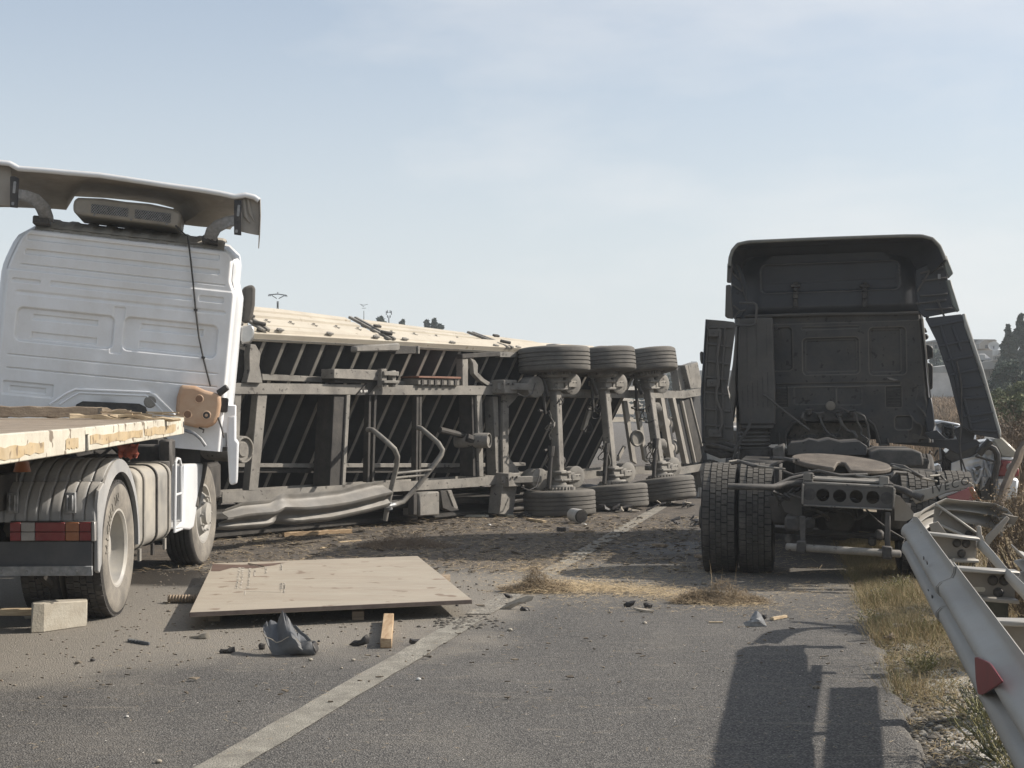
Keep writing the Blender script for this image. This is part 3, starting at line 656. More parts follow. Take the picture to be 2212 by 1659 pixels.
# black drain hose down the wall, held by clips
P = [(1058, 455), (1110, 505), (1132, 522), (1140, 580), (1150, 660), (1165, 800), (1180, 960), (1200, 1130), (1225, 1250), (1250, 1350), (1270, 1425)]
w_ = MB(CB); w_.tube([tuple(CB.q(1, x, y, -.018)) for x, y in P], .0085, 8); build(w_, 'drain_hose', M_black, cab)
for x, y in ((1180, 965), (1226, 1252)):
    w_ = MB(CB); p = CB.q(1, x, y, -.012); w_.cbox(p, (.035, .03, .02)); build(w_, 'hose_clip', M_black, cab)
# air conditioning unit on the roof
def poly1(ps, d, fr=CB, z=1): return [(lambda p: (p.x, p.z))(fr.q(z, x, y, d)) for x, y in ps]
AY = .05
ac = [(440, 330), (446, 300), (470, 285), (620, 290), (660, 296), (760, 310), (900, 322), (1045, 352), (1088, 372), (1094, 390), (1085, 455), (1062, 466), (1000, 455), (620, 408), (462, 388), (440, 370)]
w_ = MB(CB); w_.prism(poly1(ac, AY), AY, .75); acu = build(w_, 'air_conditioner', M_tank, cab, .03, segs=3)
for q4 in (((552, 325), (775, 352), (772, 404), (549, 380)), ((815, 358), (1032, 384), (1028, 440), (812, 412))):
    w_ = MB(CB); w_.prism(poly1(q4, AY), AY-.004, AY+.01); gr = build(w_, 'grille', M_black, acu)
    P = [Vector((p[0], AY-.008, p[1])) for p in poly1(q4, AY)]; w_ = MB(CB)
    def bl(u, v): return (P[0]*(1-u)+P[1]*u)*(1-v)+(P[3]*(1-u)+P[2]*u)*v
    n = 15
    for k in range(-3, n+3):
        for s_ in (1, -1):
            u0, u1 = k/n, (k+3*s_)/n
            a, b = (u0, 0.), (u1, 1.)
            def clipu(a, b):
                t0, t1 = 0, 1; du = b[0]-a[0]
                for lim, sg in ((0, 1), (1, -1)):
                    f0 = sg*(a[0]-lim); f1 = sg*(b[0]-lim)
                    if f0 < 0 and f1 < 0: return None
                    if f0 < 0: t0 = max(t0, f0/(f0-f1))
                    if f1 < 0: t1 = min(t1, f0/(f0-f1))
                return (t0, t1) if t1 > t0 else None
            r2 = clipu(a, b)
            if r2: w_.bar(bl(a[0]+(b[0]-a[0])*r2[0], r2[0]), bl(a[0]+(b[0]-a[0])*r2[1], r2[1]), .006, .006, (0, 1, 0))
    build(w_, 'grille_mesh', M_gal, gr, smooth=0)
for x, y in ((570, 393), (790, 420), (1005, 448)):
    w_ = MB(CB); p = CB.q(1, x, y, AY); w_.lathe([(.012, 0), (.01, .008), (0, .01)], 8, c=p, ax=(0, -1, 0)); build(w_, 'screw', M_gal, acu)
# roof deflector: a hollow wing, high at the rear edge, seen from below and behind
top = [(-130, 60), (-60, 66), (0, 76), (58, 82), (112, 112), (250, 122), (400, 136), (600, 152), (800, 182), (1000, 212), (1200, 240), (1330, 262), (1420, 282), (1480, 272), (1535, 285), (1562, 305)]
bot = [(-130, 318), (-60, 322), (0, 328), (80, 333), (170, 338), (290, 352), (405, 362), (440, 262), (640, 274), (800, 298), (950, 318), (1045, 345), (1100, 462), (1230, 470), (1400, 480), (1500, 495)]
YR, YF = -.38, .72
def lerpP(P, u):
    k = u*(len(P)-1); i = min(int(k), len(P)-2); t = k-i; return (P[i][0]*(1-t)+P[i+1][0]*t, P[i][1]*(1-t)+P[i+1][1]*t)
# rear edge of the deflector follows top; the front edge lies on the roof
rows = []
ft_ = [(-130, 345), (-40, 345), (40, 345), (130, 348), (230, 352), (330, 356), (400, 362), (450, 280), (640, 290), (800, 305), (950, 325), (1045, 350), (1100, 450), (1200, 462), (1300, 470), (1390, 480)]
NU = 60
for k in range(13):
    v = k/12; row = []
    for j in range(NU+1):
        u = j/NU; A = CB.q(1, *lerpP(top, u), YR); B = CB.q(1, *lerpP(ft_, u), YF)
        p = A.lerp(B, v); p.y = YR+(YF-YR)*(1-max(0, 1-v)**1.15); p.z += .05*math.sin(math.pi*v)+.006*math.sin(v*22)*(.3+.7*abs(math.sin(u*9)))
        row.append(p)
    rows.append(row)
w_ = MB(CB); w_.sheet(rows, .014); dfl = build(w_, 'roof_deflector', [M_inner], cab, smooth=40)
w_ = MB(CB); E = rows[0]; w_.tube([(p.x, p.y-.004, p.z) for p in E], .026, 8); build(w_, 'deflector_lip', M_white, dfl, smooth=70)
# its downturned right and left ends
for side, ps in ((1, [(1420, 285), (1470, 272), (1535, 278), (1562, 300), (1566, 400), (1562, 510), (1500, 498), (1432, 482), (1415, 380)]), (0, [(-130, 60), (0, 80), (58, 86), (60, 160), (62, 330), (0, 328), (-130, 318)])):
    w_ = MB(CB); P = poly1(ps, YR)
    cx_ = sum(p[0] for p in P)/len(P); n = len(P)
    w_.prism(P, YR+.10, YR+.13) if side == 0 else w_.prism(P, YR+.05, YR+.08)
    if side:
        q1 = [CB.q(1, x, y, YR) for x, y in ((1535, 276), (1566, 303), (1568, 400), (1563, 512))]
        w_.sheet([[(p.x, YR+.07+yy*.8, p.z-.05*yy) for p in q1] for yy in (-.1, 0, .4, .9)], .01)
    build(w_, 'deflector_end', M_inner, dfl, .008)
w_ = MB(CB)
for s_ in ((1470, 300, 1480, 400, 1510, 440), (1495, 295, 1510, 380, 1535, 430)):
    w_.tube([tuple(CB.q(1, s_[i], s_[i+1], YR+.045)) for i in (0, 2, 4)], [.015, .02, .008], 8)
build(w_, 'pressed_rib', M_inner, dfl)
# slotted plates and curved brackets
for ps in (((62, 160), (90, 158), (115, 170), (108, 350), (60, 345)), ((1412, 302), (1458, 302), (1456, 516), (1412, 510))):
    w_ = MB(CB); P = poly1(ps, YR-.01); w_.prism(P, YR-.02, YR+.0); pl = build(w_, 'slotted_plate', M_black, dfl, .004)
    xm = sum(p[0] for p in P)/len(P); zs = sorted(p[1] for p in P)
    w_ = MB(CB); w_.prism(rrect(xm-.012, zs[0]+.02, xm+.012, zs[0]+.05, .008), YR-.024, YR-.019); w_.prism(rrect(xm-.012, zs[-1]-.16, xm+.012, zs[-1]-.05, .008), YR-.024, YR-.019); build(w_, 'slot', M_gal, pl)
for pa in ([(105, 262), (150, 265), (205, 285), (238, 325), (250, 370), (250, 400)], [(1418, 425), (1370, 430), (1310, 450), (1278, 480), (1265, 510), (1262, 540)]):
    w_ = MB(CB); n = len(pa); A = []
    pp = [CB.q(1, x, y, YR+(.40+YR*-1)*0) for x, y in pa]
    wd_ = [.07, .075, .085, .10, .095, .085]
    for k in range(n):
        t = (pp[min(k+1, n-1)]-pp[max(k-1, 0)]).normalized(); nn = Vector((t.z, 0, -t.x)); yk = YR+(.40)*(k/(n-1))**1.2
        A.append([pp[k]+nn*wd_[k]*.6+Vector((0, yk-YR, 0)), pp[k]-nn*wd_[k]*.6+Vector((0, yk-YR, 0))])
    w_.sheet(A, .02)
    # give the arm a box section
    w_.sheet([[a[0], a[0]+Vector((0, .09, 0))] for a in A], .01); w_.sheet([[a[1], a[1]+Vector((0, .09, 0))] for a in A], .01)
    build(w_, 'deflector_arm', M_gal, dfl, .004)
for ps in (((200, 395), (292, 402), (302, 455), (197, 448)), ((1225, 510), (1312, 520), (1316, 575), (1216, 555))):
    w_ = MB(CB); P = poly1(ps, -.02); w_.prism(P, -.05, .10); ft2 = build(w_, 'bracket_foot', M_black, dfl, .012)
    c_ = Vector((sum(p[0] for p in P)/4, -.055, sum(p[1] for p in P)/4))
    for dx in (-.022, .022): w_ = MB(CB); w_.lathe([(.012, 0), (.011, .01), (0, .012)], 6, c=c_+Vector((dx, 0, -.005)), ax=(0, -1, 0)); build(w_, 'bolt', M_blackd, ft2)
# mirrors beyond the right side of the cab
w_ = MB(CB); P = poly1(((1462, 830), (1500, 815), (1532, 812), (1541, 840), (1538, 930), (1525, 1000), (1500, 1042), (1460, 1040), (1448, 1000), (1455, 900)), .9)
w_.prism(P, .9, 1.06); mi = build(w_, 'side_mirror', M_cabgrey, cab, .03, segs=3)
w_ = MB(CB); P = poly1(((1462, 850), (1478, 830), (1468, 1020), (1455, 1000)), .9); w_.prism(P, .885, .92); build(w_, 'mirror_glass', M_glass, mi)
w_ = MB(CB); P = poly1(((1452, 1068), (1470, 1058), (1520, 1056), (1534, 1075), (1534, 1130), (1510, 1165), (1462, 1168), (1448, 1150)), .8)
w_.prism(P, .8, .95); build(w_, 'lower_mirror', M_chrome, cab, .03, segs=3)
w_ = MB(CB); w_.tube([tuple(CB.q(1, 1430, 880, .8)), tuple(CB.q(1, 1450, 930, .85)), tuple(CB.q(1, 1475, 965, .95))], .02, 8); w_.tube([tuple(CB.q(1, 1430, 1040, .8)), tuple(CB.q(1, 1460, 1050, .9))], .02, 8)
w_.tube([tuple(CB.q(1, 1430, 905, .7)), tuple(CB.q(1, 1446, 860, .9))], .03, 8); build(w_, 'mirror_arm', M_black, cab)
# the plastic tank hanging off the rear wall
J = Fr(CB(0, -.16, 0), 10.5, roll=5.3)
pj = [(1085, 70), (1100, 60), (1175, 64), (1240, 92), (1300, 108), (1332, 120), (1334, 180), (1322, 250), (1300, 300), (1250, 320), (1180, 318), (1100, 300), (1066, 270), (1060, 200), (1066, 130)]
jg = thing('plastic_water_tank', J.M @ J.q(2, 1200, 310), 'stained orange-white plastic water tank tied to the lower right of the white cab back', 'water tank')
w_ = MB(J); P = poly1(pj, 0, J, 2); w_.prism(P, 0, .14); jb = build(w_, 'tank_body', M_jug, jg, .035, segs=4)
for x, y, m_ in ((1200, 145, M_jug), (1130, 238, M_jug), (1245, 243, M_black)):
    w_ = MB(J); p = J.q(2, x, y, -.001); w_.lathe([(.045, .000), (.040, .004), (.034, .002), (.026, -.001 if m_ is M_jug else .002), (0, .0015 if m_ is M_jug else .004)], 22, c=p, ax=(0, -1, 0)); build(w_, 'moulded_hollow', M_jug, jb)
    w_ = MB(J); w_.lathe([(.033, .0022), (.02, .0028), (0, .003)], 20, c=p, ax=(0, -1, 0)); build(w_, 'hollow_bottom', M_black if m_ is M_black else mat('tank_stain', (.22, .12, .07), .6, sc=9), jb)
w_ = MB(J); w_.tube([tuple(J.q(2, 1318, 112, .04)), tuple(J.q(2, 1372, 72, .02))], [.036, .032], 12); build(w_, 'filler_neck', M_black, jg, .004)
w_ = MB(J); w_.tube([tuple(J.q(2, 1105, 330, .05)), tuple(J.q(2, 1170, 352, .0)), tuple(J.q(2, 1210, 385, -.02)), tuple(J.q(2, 1240, 428, -.02))], .016, 8); build(w_, 'outlet_pipe', M_gal, jg)
w_ = MB(J); w_.tube([tuple(J.q(2, 1200, 318, .02)), tuple(J.q(2, 1230, 330, .0)), tuple(J.q(2, 1225, 350, .0))], .008, 6); w_.tube([tuple(J.q(2, 1315, 255, .02)), tuple(J.q(2, 1340, 330, .02)), tuple(J.q(2, 1350, 380, .02))], .01, 6); build(w_, 'tie_cord', M_black, jg)
# ================================================================ flatbed trailer deck, left edge of the picture
DK = Fr((-2.49, 6.9, 0), 4.9)
DW = 2.5; DL = 6.15
fb = thing('flatbed_trailer', DK(-1.2, 0, 0), 'flatbed trailer deck of worn plywood with chipped cream edge rail, resting on the white tractor', 'flatbed trailer')
zt = 1.465
# the front corner pitched slightly: use two heights along the edge
def dz(y): return zt+.045*(y+3.5)/(DL+3.5) if False else 1.46+(1.505-1.46)*max(0, y)/DL
def slab(x0, x1, y0, y1, za, zb): m = MB(DK); m.hexa([(x0, y0, dz(y0)+za), (x1, y0, dz(y0)+za), (x1, y1, dz(y1)+za), (x0, y1, dz(y1)+za)], [(x0, y0, dz(y0)+zb), (x1, y0, dz(y0)+zb), (x1, y1, dz(y1)+zb), (x0, y1, dz(y1)+zb)]); return m
ys_ = [-3.5, -1.1, 1.3, 3.7, DL-.02]
for a, b in zip(ys_[:-1], ys_[1:]):
    for xa, xb in ((-2.46, -1.26), (-1.25, -.055)): build(slab(xa, xb, a, b-.01, -.02, -.002), 'plywood_sheet', M_deck, fb, .003)
yq = lambda x, y: DK.qx(2, x, y, 0).y
J_ = yq(535, 380)
rails_ = []
for a, b in ((-3.5, J_-.10), (J_, DL)): rails_.append(build(slab(-.05, .0, a, b, -.15, .0), 'edge_rail', M_edge, fb, .006))
rs = random.Random(14)
def strip(a, b, rl):
    n = 10; m = MB(DK); lo_ = [(a+(b-a)*k/n, -.118+rs.uniform(-.006, .012)) for k in range(n+1)]; hi_ = [(a+(b-a)*k/n, -.052+rs.uniform(-.012, .006)) for k in range(n+1)][::-1]
    P = [(y_, dz(y_)+z_) for y_, z_ in lo_+hi_]; m.prism(P, .001, .004, 'x'); return build(m, 'reflective_strip', M_orange, rl, smooth=0)
for x0, x1, k in ((-200, -60, 0), (-40, 262, 0), (395, 470, 0), (542, 858, 1), (872, 1058, 1)): strip(yq(x0, 430), yq(x1, 430 if x1 < 500 else 360), rails_[k])
m = slab(-.06, -.03, J_-.10, J_, -.15, -.01); build(m, 'stake_pocket', M_black, fb)
m = slab(-.03, .004, J_-.11, J_+.01, -.045, .002); build(m, 'pocket_lip', M_edge, fb, .004)
m = slab(-.12, .004, DL-.06, DL+.03, -.15, .01); build(m, 'corner_cap', M_edge, fb, .008)
m = slab(-.085, .0065, DL-.05, DL-.0, -.085, -.035); build(m, 'corner_slot', M_black, fb)
m = slab(-2.46, -.12, DL-.03, DL+.03, -.15, -.0); build(m, 'front_rail', M_edge, fb, .006)
for x in (-1.75, -.80): m = slab(x, x+.09, 3.0, DL-.2, -.20, -.151); build(m, 'main_beam', M_chass, fb, .004)
for y in [-1, 0, 1, 2, 3, 4, 5]: m = slab(-2.4, -.06, y, y+.06, -.12, -.022); build(m, 'deck_crossmember', M_chass, fb, .003)
# timbers lying across the front of the deck
def world_bar(name, p, q, w, h, m_, label, cat, group=None, rows_=8, rough=.004, seed=1):
    rr = random.Random(seed); p, q = Vector(p), Vector(q); t = (q-p); a = t.normalized().cross(Vector((0, 0, 1))).normalized(); u = a.cross(t.normalized())
    R_ = []
    m = MB(); vs = []; n = rows_
    for i in range(n+1):
        c_ = p+t*i/n
        for k, (sx, sz) in enumerate(((-1, -1), (1, -1), (1, 1), (-1, 1))):
            vs.append(c_+a*(sx*w/2+rr.uniform(-rough, rough))+u*(sz*h/2+rr.uniform(-rough, rough)))
    fs = [(i*4+k, i*4+(k+1) % 4, (i+1)*4+(k+1) % 4, (i+1)*4+k) for i in range(n) for k in range(4)]+[(0, 1, 2, 3), (n*4+3, n*4+2, n*4+1, n*4)]
    m.add(vs, fs); o = build(m, name, m_, None, min(w, h)*.06, smooth=30, loc=(p+q)/2-Vector((0, 0, h/2))); tag(o, label, cat, group); return o
def dkp(r_, x, y, z):
    px, py = zv(r_, x, y); Y = 12.0
    for _ in range(30):
        w0 = W(px, py, Y); Y = (z-CAMZ)*FPX/(HY-py) if abs(HY-py) > .5 else 12; break
    return W(px, py, Y)
A = W(-60, 882, 12.2); B = W(222, 893, 12.5)
world_bar('timber_beam', (A.x, A.y, 1.565), (B.x, B.y, 1.555), .12, .095, M_woodg, 'long weathered timber beam lying along the far edge of the plywood deck', 'timber beam', 'broken timbers on the flatbed deck', 14, .006, 3)
for k, (xa, ya, xb, yb, h, zz, lab) in enumerate(((215, 889, 325, 903, .07, 0, 'splintered board continuing the beam towards the deck corner, frayed at its end'), (150, 899, 345, 906, .03, 0, 'thin pale split plank lying just in front of the timber beam on the deck'), (235, 897, 388, 908, .022, 0, 'narrow split lath reaching the right corner of the plywood deck'))):
    A = W(xa, ya, 12.3-.25*k); B = W(xb, yb, 12.55-.25*k); world_bar('broken_plank', A, B, .10, h, M_wood3 if k else M_woodg, lab, 'plank', 'broken timbers on the flatbed deck', 9, .012, 11+k)
sp = MB(); rs = random.Random(8)
for k in range(22):
    p = W(rs.uniform(215, 330), rs.uniform(888, 903), 12.2); d = Vector((rs.uniform(.1, .35), rs.uniform(-.06, .06), rs.uniform(-.04, .01))); sp.bar(p, p+d, .012, .010)
o = build(sp, 'wood_splinters', M_wood3, None, loc=W(270, 898, 12.2)); tag(o, 'frayed pale wood splinters sticking out of the broken board on the deck', 'splinters', kind='stuff')
# red cloth and lamp by the fifth wheel
w_ = MB(); rs = random.Random(5); c0 = W(425, 972, 11.4) if False else W(277, 974, 11.6)
rows = [[c0+Vector(((i/8-.5)*.16, rs.uniform(-.03, .03), (j/6-.5)*.11+rs.uniform(-.012, .012))) for i in range(9)] for j in range(7)]
w_.sheet(rows, .012); o = build(w_, 'red_rag', M_redcl, None, loc=c0-Vector((0, 0, .05)), smooth=80); tag(o, 'crumpled faded red rag caught above the grey mudguard beside the fuel tank', 'rag')
w_ = MB(); c0 = W(48, 1008, 9.8); w_.lathe([(0, .05), (.045, .04), (.05, 0), (.06, -.035), (0, -.04)], 14, c=c0, ax=(0, 0, 1)); ml = thing('marker_lamp', c0-Vector((0, 0, .04)), 'small orange marker lamp hanging on a cable below the flatbed deck', 'lamp')
build(w_, 'lens', M_orl, ml); w_ = MB(); w_.tube([c0+Vector((0, 0, .05)), c0+Vector((.01, 0, .10)), c0+Vector((-.1, 0, .12)), c0+Vector((-.2, .02, .02)), c0+Vector((-.12, .02, -.01))], .006, 6); build(w_, 'cable', M_hose, ml)
# ================================================================ overturned trailer: chassis twisted off its body
TR = Fr((.36, 21.48, 0), 51.8)
tr = thing('overturned_trailer', TR(-2, 0, 0), 'long semi-trailer overturned on its side with three axles, ribbed floor and cream side boards', 'trailer')
def q3(x, y, d=0): return TR.q(3, x, y, d)
def q4(x, y, d=0): return TR.q(4, x, y, d)
def q15(x, y, d=0): return TR.q(15, x, y, d)
def xz(ps): return [(p.x, p.z) for p in ps]
# main rails: flange towards us, web behind, second flange
UP = [q3(60, 608), q3(600, 612), q3(1100, 618), q4(0, 598), q4(370, 600), q4(860, 622), q4(1300, 625), q4(1470, 628), q4(1600, 606)]
LOW = [q3(60, 1268), q3(400, 1248), q3(1050, 1205), q4(0, 1215), q4(400, 1178), q4(850, 1160), q4(1150, 1130), q4(1470, 1130), q4(1600, 1108), q4(1760, 1068)]
for P in (UP, LOW):
    m = MB(TR); H = .065
    for a, b in zip(P[:-1], P[1:]):
        for y0, y1, h0, h1 in ((0, .016, -H, H), (.016, .40, -.006, .006), (.40, .415, -H, H)):
            m.hexa([(a.x, y0, a.z+h0), (b.x, y0, b.z+h0), (b.x, y0, b.z+h1), (a.x, y0, a.z+h1)], [(a.x, y1, a.z+h0), (b.x, y1, b.z+h0), (b.x, y1, b.z+h1), (a.x, y1, a.z+h1)])
    build(m, 'chassis_rail', M_chass, tr, smooth=0)
def beam(pts, d0, d1, name='chassis_crossmember', m_=None, par=None, bev=.006, label=None):
    m = MB(TR); m.prism(xz(pts), d0, d1); return build(m, name, m_ or M_chass, par or tr, bev, label=label)
def bq3(x0, y0, x1, y1, x2, y2, x3, y3, d0, d1, name='chassis_crossmember', m_=None, bev=.006): return beam([q3(x0, y0, d0), q3(x1, y1, d0), q3(x2, y2, d0), q3(x3, y3, d0)], d0, d1, name, m_, bev=bev)
def bq4(x0, y0, x1, y1, x2, y2, x3, y3, d0, d1, name='chassis_crossmember', m_=None, bev=.006): return beam([q4(x0, y0, d0), q4(x1, y1, d0), q4(x2, y2, d0), q4(x3, y3, d0)], d0, d1, name, m_, bev=bev)
bq3(135, 640, 176, 640, 165, 900, 128, 900, .02, .3)
bq3(275, 642, 332, 642, 275, 1225, 218, 1225, .02, .14)
bq3(735, 648, 834, 648, 802, 1208, 705, 1208, .03, .34, m_=M_dark)
bq3(812, 648, 834, 648, 802, 1208, 782, 1208, .0, .03)  # paler strip standing in for the sunlit right edge of the dark plate
for x, x2 in ((945, 935), (978, 962), (1232, 1226), (1250, 1246)):
    bq3(x, 650, x+14, 650, x2+13, 1175, x2, 1175, .03, .12, 'vertical_strut', M_dark, .003)
bq4(95, 630, 131, 630, 141, 1172, 112, 1172, .01, .12)
bq4(62, 630, 95, 630, 112, 1172, 70, 1172, .05, .30, m_=M_dark)
bq4(205, 640, 236, 640, 250, 1162, 222, 1162, .03, .2)
beam([q4(*p) for p in ((262, 628), (372, 622), (345, 660), (302, 705), (300, 1040), (395, 1165), (262, 1165), (258, 900))], -.02, .18, m_=M_chass)
bq4(244, 640, 266, 640, 270, 1165, 248, 1165, .02, .3, m_=M_dark)
# outriggers and brackets above the upper rail
beam([q3(*p, -.05) for p in ((232, 340), (262, 345), (292, 400), (284, 470), (304, 577), (205, 574), (224, 500), (222, 400))], -.05, .05, 'outrigger')
beam([q3(*p, .1) for p in ((160, 355), (215, 345), (232, 400), (200, 480), (205, 580), (150, 580))], .1, .2, 'outrigger', M_dark)
bq3(150, 518, 204, 518, 204, 575, 150, 575, .25, .35, 'inner_rail')
bq3(300, 520, 735, 542, 735, 575, 300, 560, .30, .38, 'inner_rail')
bq3(1095, 560, 1245, 565, 1245, 592, 1095, 590, .20, .3, 'inner_rail')
bq3(735, 490, 1002, 498, 1000, 560, 732, 548, -.10, .14, 'tool_rail', M_chass)
bq3(738, 540, 1000, 556, 1000, 578, 738, 575, -.04, .2, 'tool_rail', M_dark)
m = MB(TR)
for a, b in (((1006, 490), (1040, 492)), ((1072, 500), (1096, 505))): A = q3(*a, -.12); B = q3(b[0], 600, -.12); m.box((A.x, -.16, B.z), (B.x, -.08, A.z))
A = q3(1002, 505, -.1); B = q3(1094, 535, -.1); m.box((A.x, -.20, B.z), (B.x, -.16, A.z)); A = q3(1002, 560, -.1); B = q3(1094, 580, -.1); m.box((A.x, -.20, B.z), (B.x, -.16, A.z))
build(m, 'winch_clamp', M_chass, tr, .008)
bq3(865, 652, 938, 570, 1003, 575, 942, 650, -.03, .0, 'holed_bracket', M_dark)
for x in (898, 920, 932):
    m = MB(TR); p = q3(x, 626, -.035); m.lathe([(.018, 0), (0, .003)], 10, c=p, ax=(0, -1, 0)); build(m, 'bracket_hole', M_wplast, tr)
m = MB(TR); A = q3(1240, 548, -.05); B = q3(1492, 592, -.05); m.box((A.x, -.05, B.z), (B.x, .25, A.z)); tb = build(m, 'storage_tray', M_chass, tr, .01)
m = MB(TR); A = q3(1238, 533, -.06); B = q3(1495, 552, -.06); m.box((A.x, -.08, B.z), (B.x, .26, A.z)); build(m, 'tray_rim', M_rust, tb, .006)
for k in range(6): m = MB(TR); A = q3(1262+k*40, 556, -.06); B = q3(1275+k*40, 590, -.06); m.box((A.x, -.065, B.z), (B.x, -.045, A.z)); build(m, 'tray_rib', M_dark, tb)
beam([q3(*p, -.18) for p in ((870, 352), (1128, 334), (1136, 345), (1134, 376), (1120, 384), (868, 390))], -.18, -.06, 'bumper_tube', M_chass, bev=.02)
beam([q3(*p, -.05) for p in ((1120, 350), (1252, 355), (1252, 398), (1100, 402))], -.05, .05, 'bumper_tube', M_dark)
bq3(1240, 352, 1252, 352, 1252, 400, 1240, 400, -.07, .0, 'end_plate')
bq4(0, 358, 250, 340, 250, 372, 0, 388, -.02, .1, 'outrigger', M_dark); bq4(0, 385, 38, 385, 38, 570, 0, 570, .0, .12, 'outrigger')
beam([q4(*p) for p in ((45, 385), (78, 400), (97, 430), (95, 480), (140, 525), (200, 560), (160, 568), (110, 535), (68, 490), (62, 420))], -.02, .06, 'outrigger')
bq4(250, 345, 360, 350, 360, 382, 250, 380, -.02, .08, 'outrigger', M_chass)
# diagonal leg pieces below the lower rail
bq4(265, 1228, 362, 1240, 335, 1430, 245, 1420, -.12, .1, 'landing_leg', M_chass)
bq4(330, 1180, 425, 1165, 380, 1290, 340, 1275, -.02, .1, 'landing_leg_brace', M_dark)
m = MB(TR); A = q3(1242, 1238, -.1); B = q3(1366, 1372, -.1); m.box((A.x, -.12, B.z), (B.x, .2, A.z)); build(m, 'battery_case', M_chass, tr, .02)
bq3(1215, 1235, 1238, 1235, 1234, 1372, 1212, 1372, -.12, -.02, 'support_leg', M_dark)
beam([q3(*p, -.05) for p in ((1375, 1225), (1410, 1225), (1445, 1320), (1490, 1340), (1440, 1352), (1390, 1330))], -.05, .05, 'support_leg', M_dark)
beam([q3(*p, -.05) for p in ((1425, 1225), (1450, 1222), (1490, 1330), (1470, 1345))], -.03, .03, 'support_leg', M_chass)
for y0, y1, d in ((1060, 1085, .45), (1088, 1118, .5)):
    beam([q3(130, y0, d), q3(700, y0+2, d), q3(1560, y0, d), q4(420, 1078, d), q4(420, 1100, d), q3(1560, y1, d), q3(700, y1+2, d), q3(130, y1, d)], d, d+.06, 'inner_rail', M_chass if y0 < 1070 else M_dark)
# long dark pipes near the ground
m = MB(TR); m.tube([q3(1380, 1295, .3), q4(20, 1325, .3), q4(260, 1345, .3), q4(400, 1320, .3)], .05, 10); m2 = build(m, 'ground_pipe', M_dark, tr)
m = MB(TR); m.tube([q3(1060, 1310, .1), q3(1200, 1300, .1)], .06, 10); build(m, 'ground_pipe', M_dark, tr)
m = MB(TR); m.tube([q3(560, 1250, .55), q4(100, 1260, .6), q4(420, 1255, .6)], .045, 8); build(m, 'ground_pipe', M_dark, tr)
# air tank with open end
def cyl(r_, x, y, rad_, l, d, name, m_, z_=None, ax=(0, -1, 0)):
    m = MB(TR); p = TR.q(r_, x, y, d) if z_ is None else z_
    m.lathe([(0, -l), (rad_*.95, -l), (rad_, -l+.02), (rad_, 0), (rad_*.96, .015), (rad_*.86, .015), (rad_*.84, -.02), (rad_*.6, -.02), (rad_*.5, -.0), (0, -.0)], 28, c=p, ax=ax); return build(m, name, m_, tr)
cyl(3, 190, 978, .155, .55, -.55, 'air_tank', M_chass, ax=(.12, -1, -.05))
cyl(4, 172, 932, .11, .5, -.12, 'air_tank', M_chass, ax=(.35, -1, 0))
m = MB(TR); m.tube([q3(1370, 858, .2), q3(1560, 905, .2)], .045, 10); m.tube([q3(1535, 905, .1), q3(1575, 920, .05)], .06, 8); build(m, 'kingpin_shaft', M_dark, tr)
# side guard: two bent tubes reaching out from the rails
g1 = [(935, 857, -.1), (965, 860, -.2), (1010, 895, -.5), (1060, 938, -.7), (1098, 975, -.75), (1116, 1020, -.72), (1112, 1070, -.68), (1082, 1200, -.55), (1060, 1300, -.5), (1040, 1405, -.45)]
g2 = [(1240, 846, -.1), (1262, 852, -.2), (1310, 893, -.5), (1362, 938, -.72), (1388, 980, -.75), (1380, 1010, -.75), (1340, 1065, -.7), (1240, 1195, -.6), (1150, 1292, -.5), (1095, 1312, -.5), (1060, 1320, -.5)]
for gg in (g1, g2): m = MB(TR); m.tube([q3(*p) for p in gg], .034, 10); build(m, 'side_guard_tube', M_chass, tr, smooth=60)
for a, b in (((1104, 1122, -.6), (1318, 1100, -.7)), ((1100, 1150, -.6), (1285, 1130, -.65))): m = MB(TR); m.tube([q3(*a), q3(*b)], .017, 8); build(m, 'guard_crossbar', M_chass, tr)
m = MB(TR); m.tube([q3(1060, 1295, -.5), q3(1066, 1340, -.5)], .045, 10); m.tube([q3(1040, 1320, -.52), q3(1100, 1310, -.52)], .03, 8); build(m, 'guard_coupling', M_gal, tr)
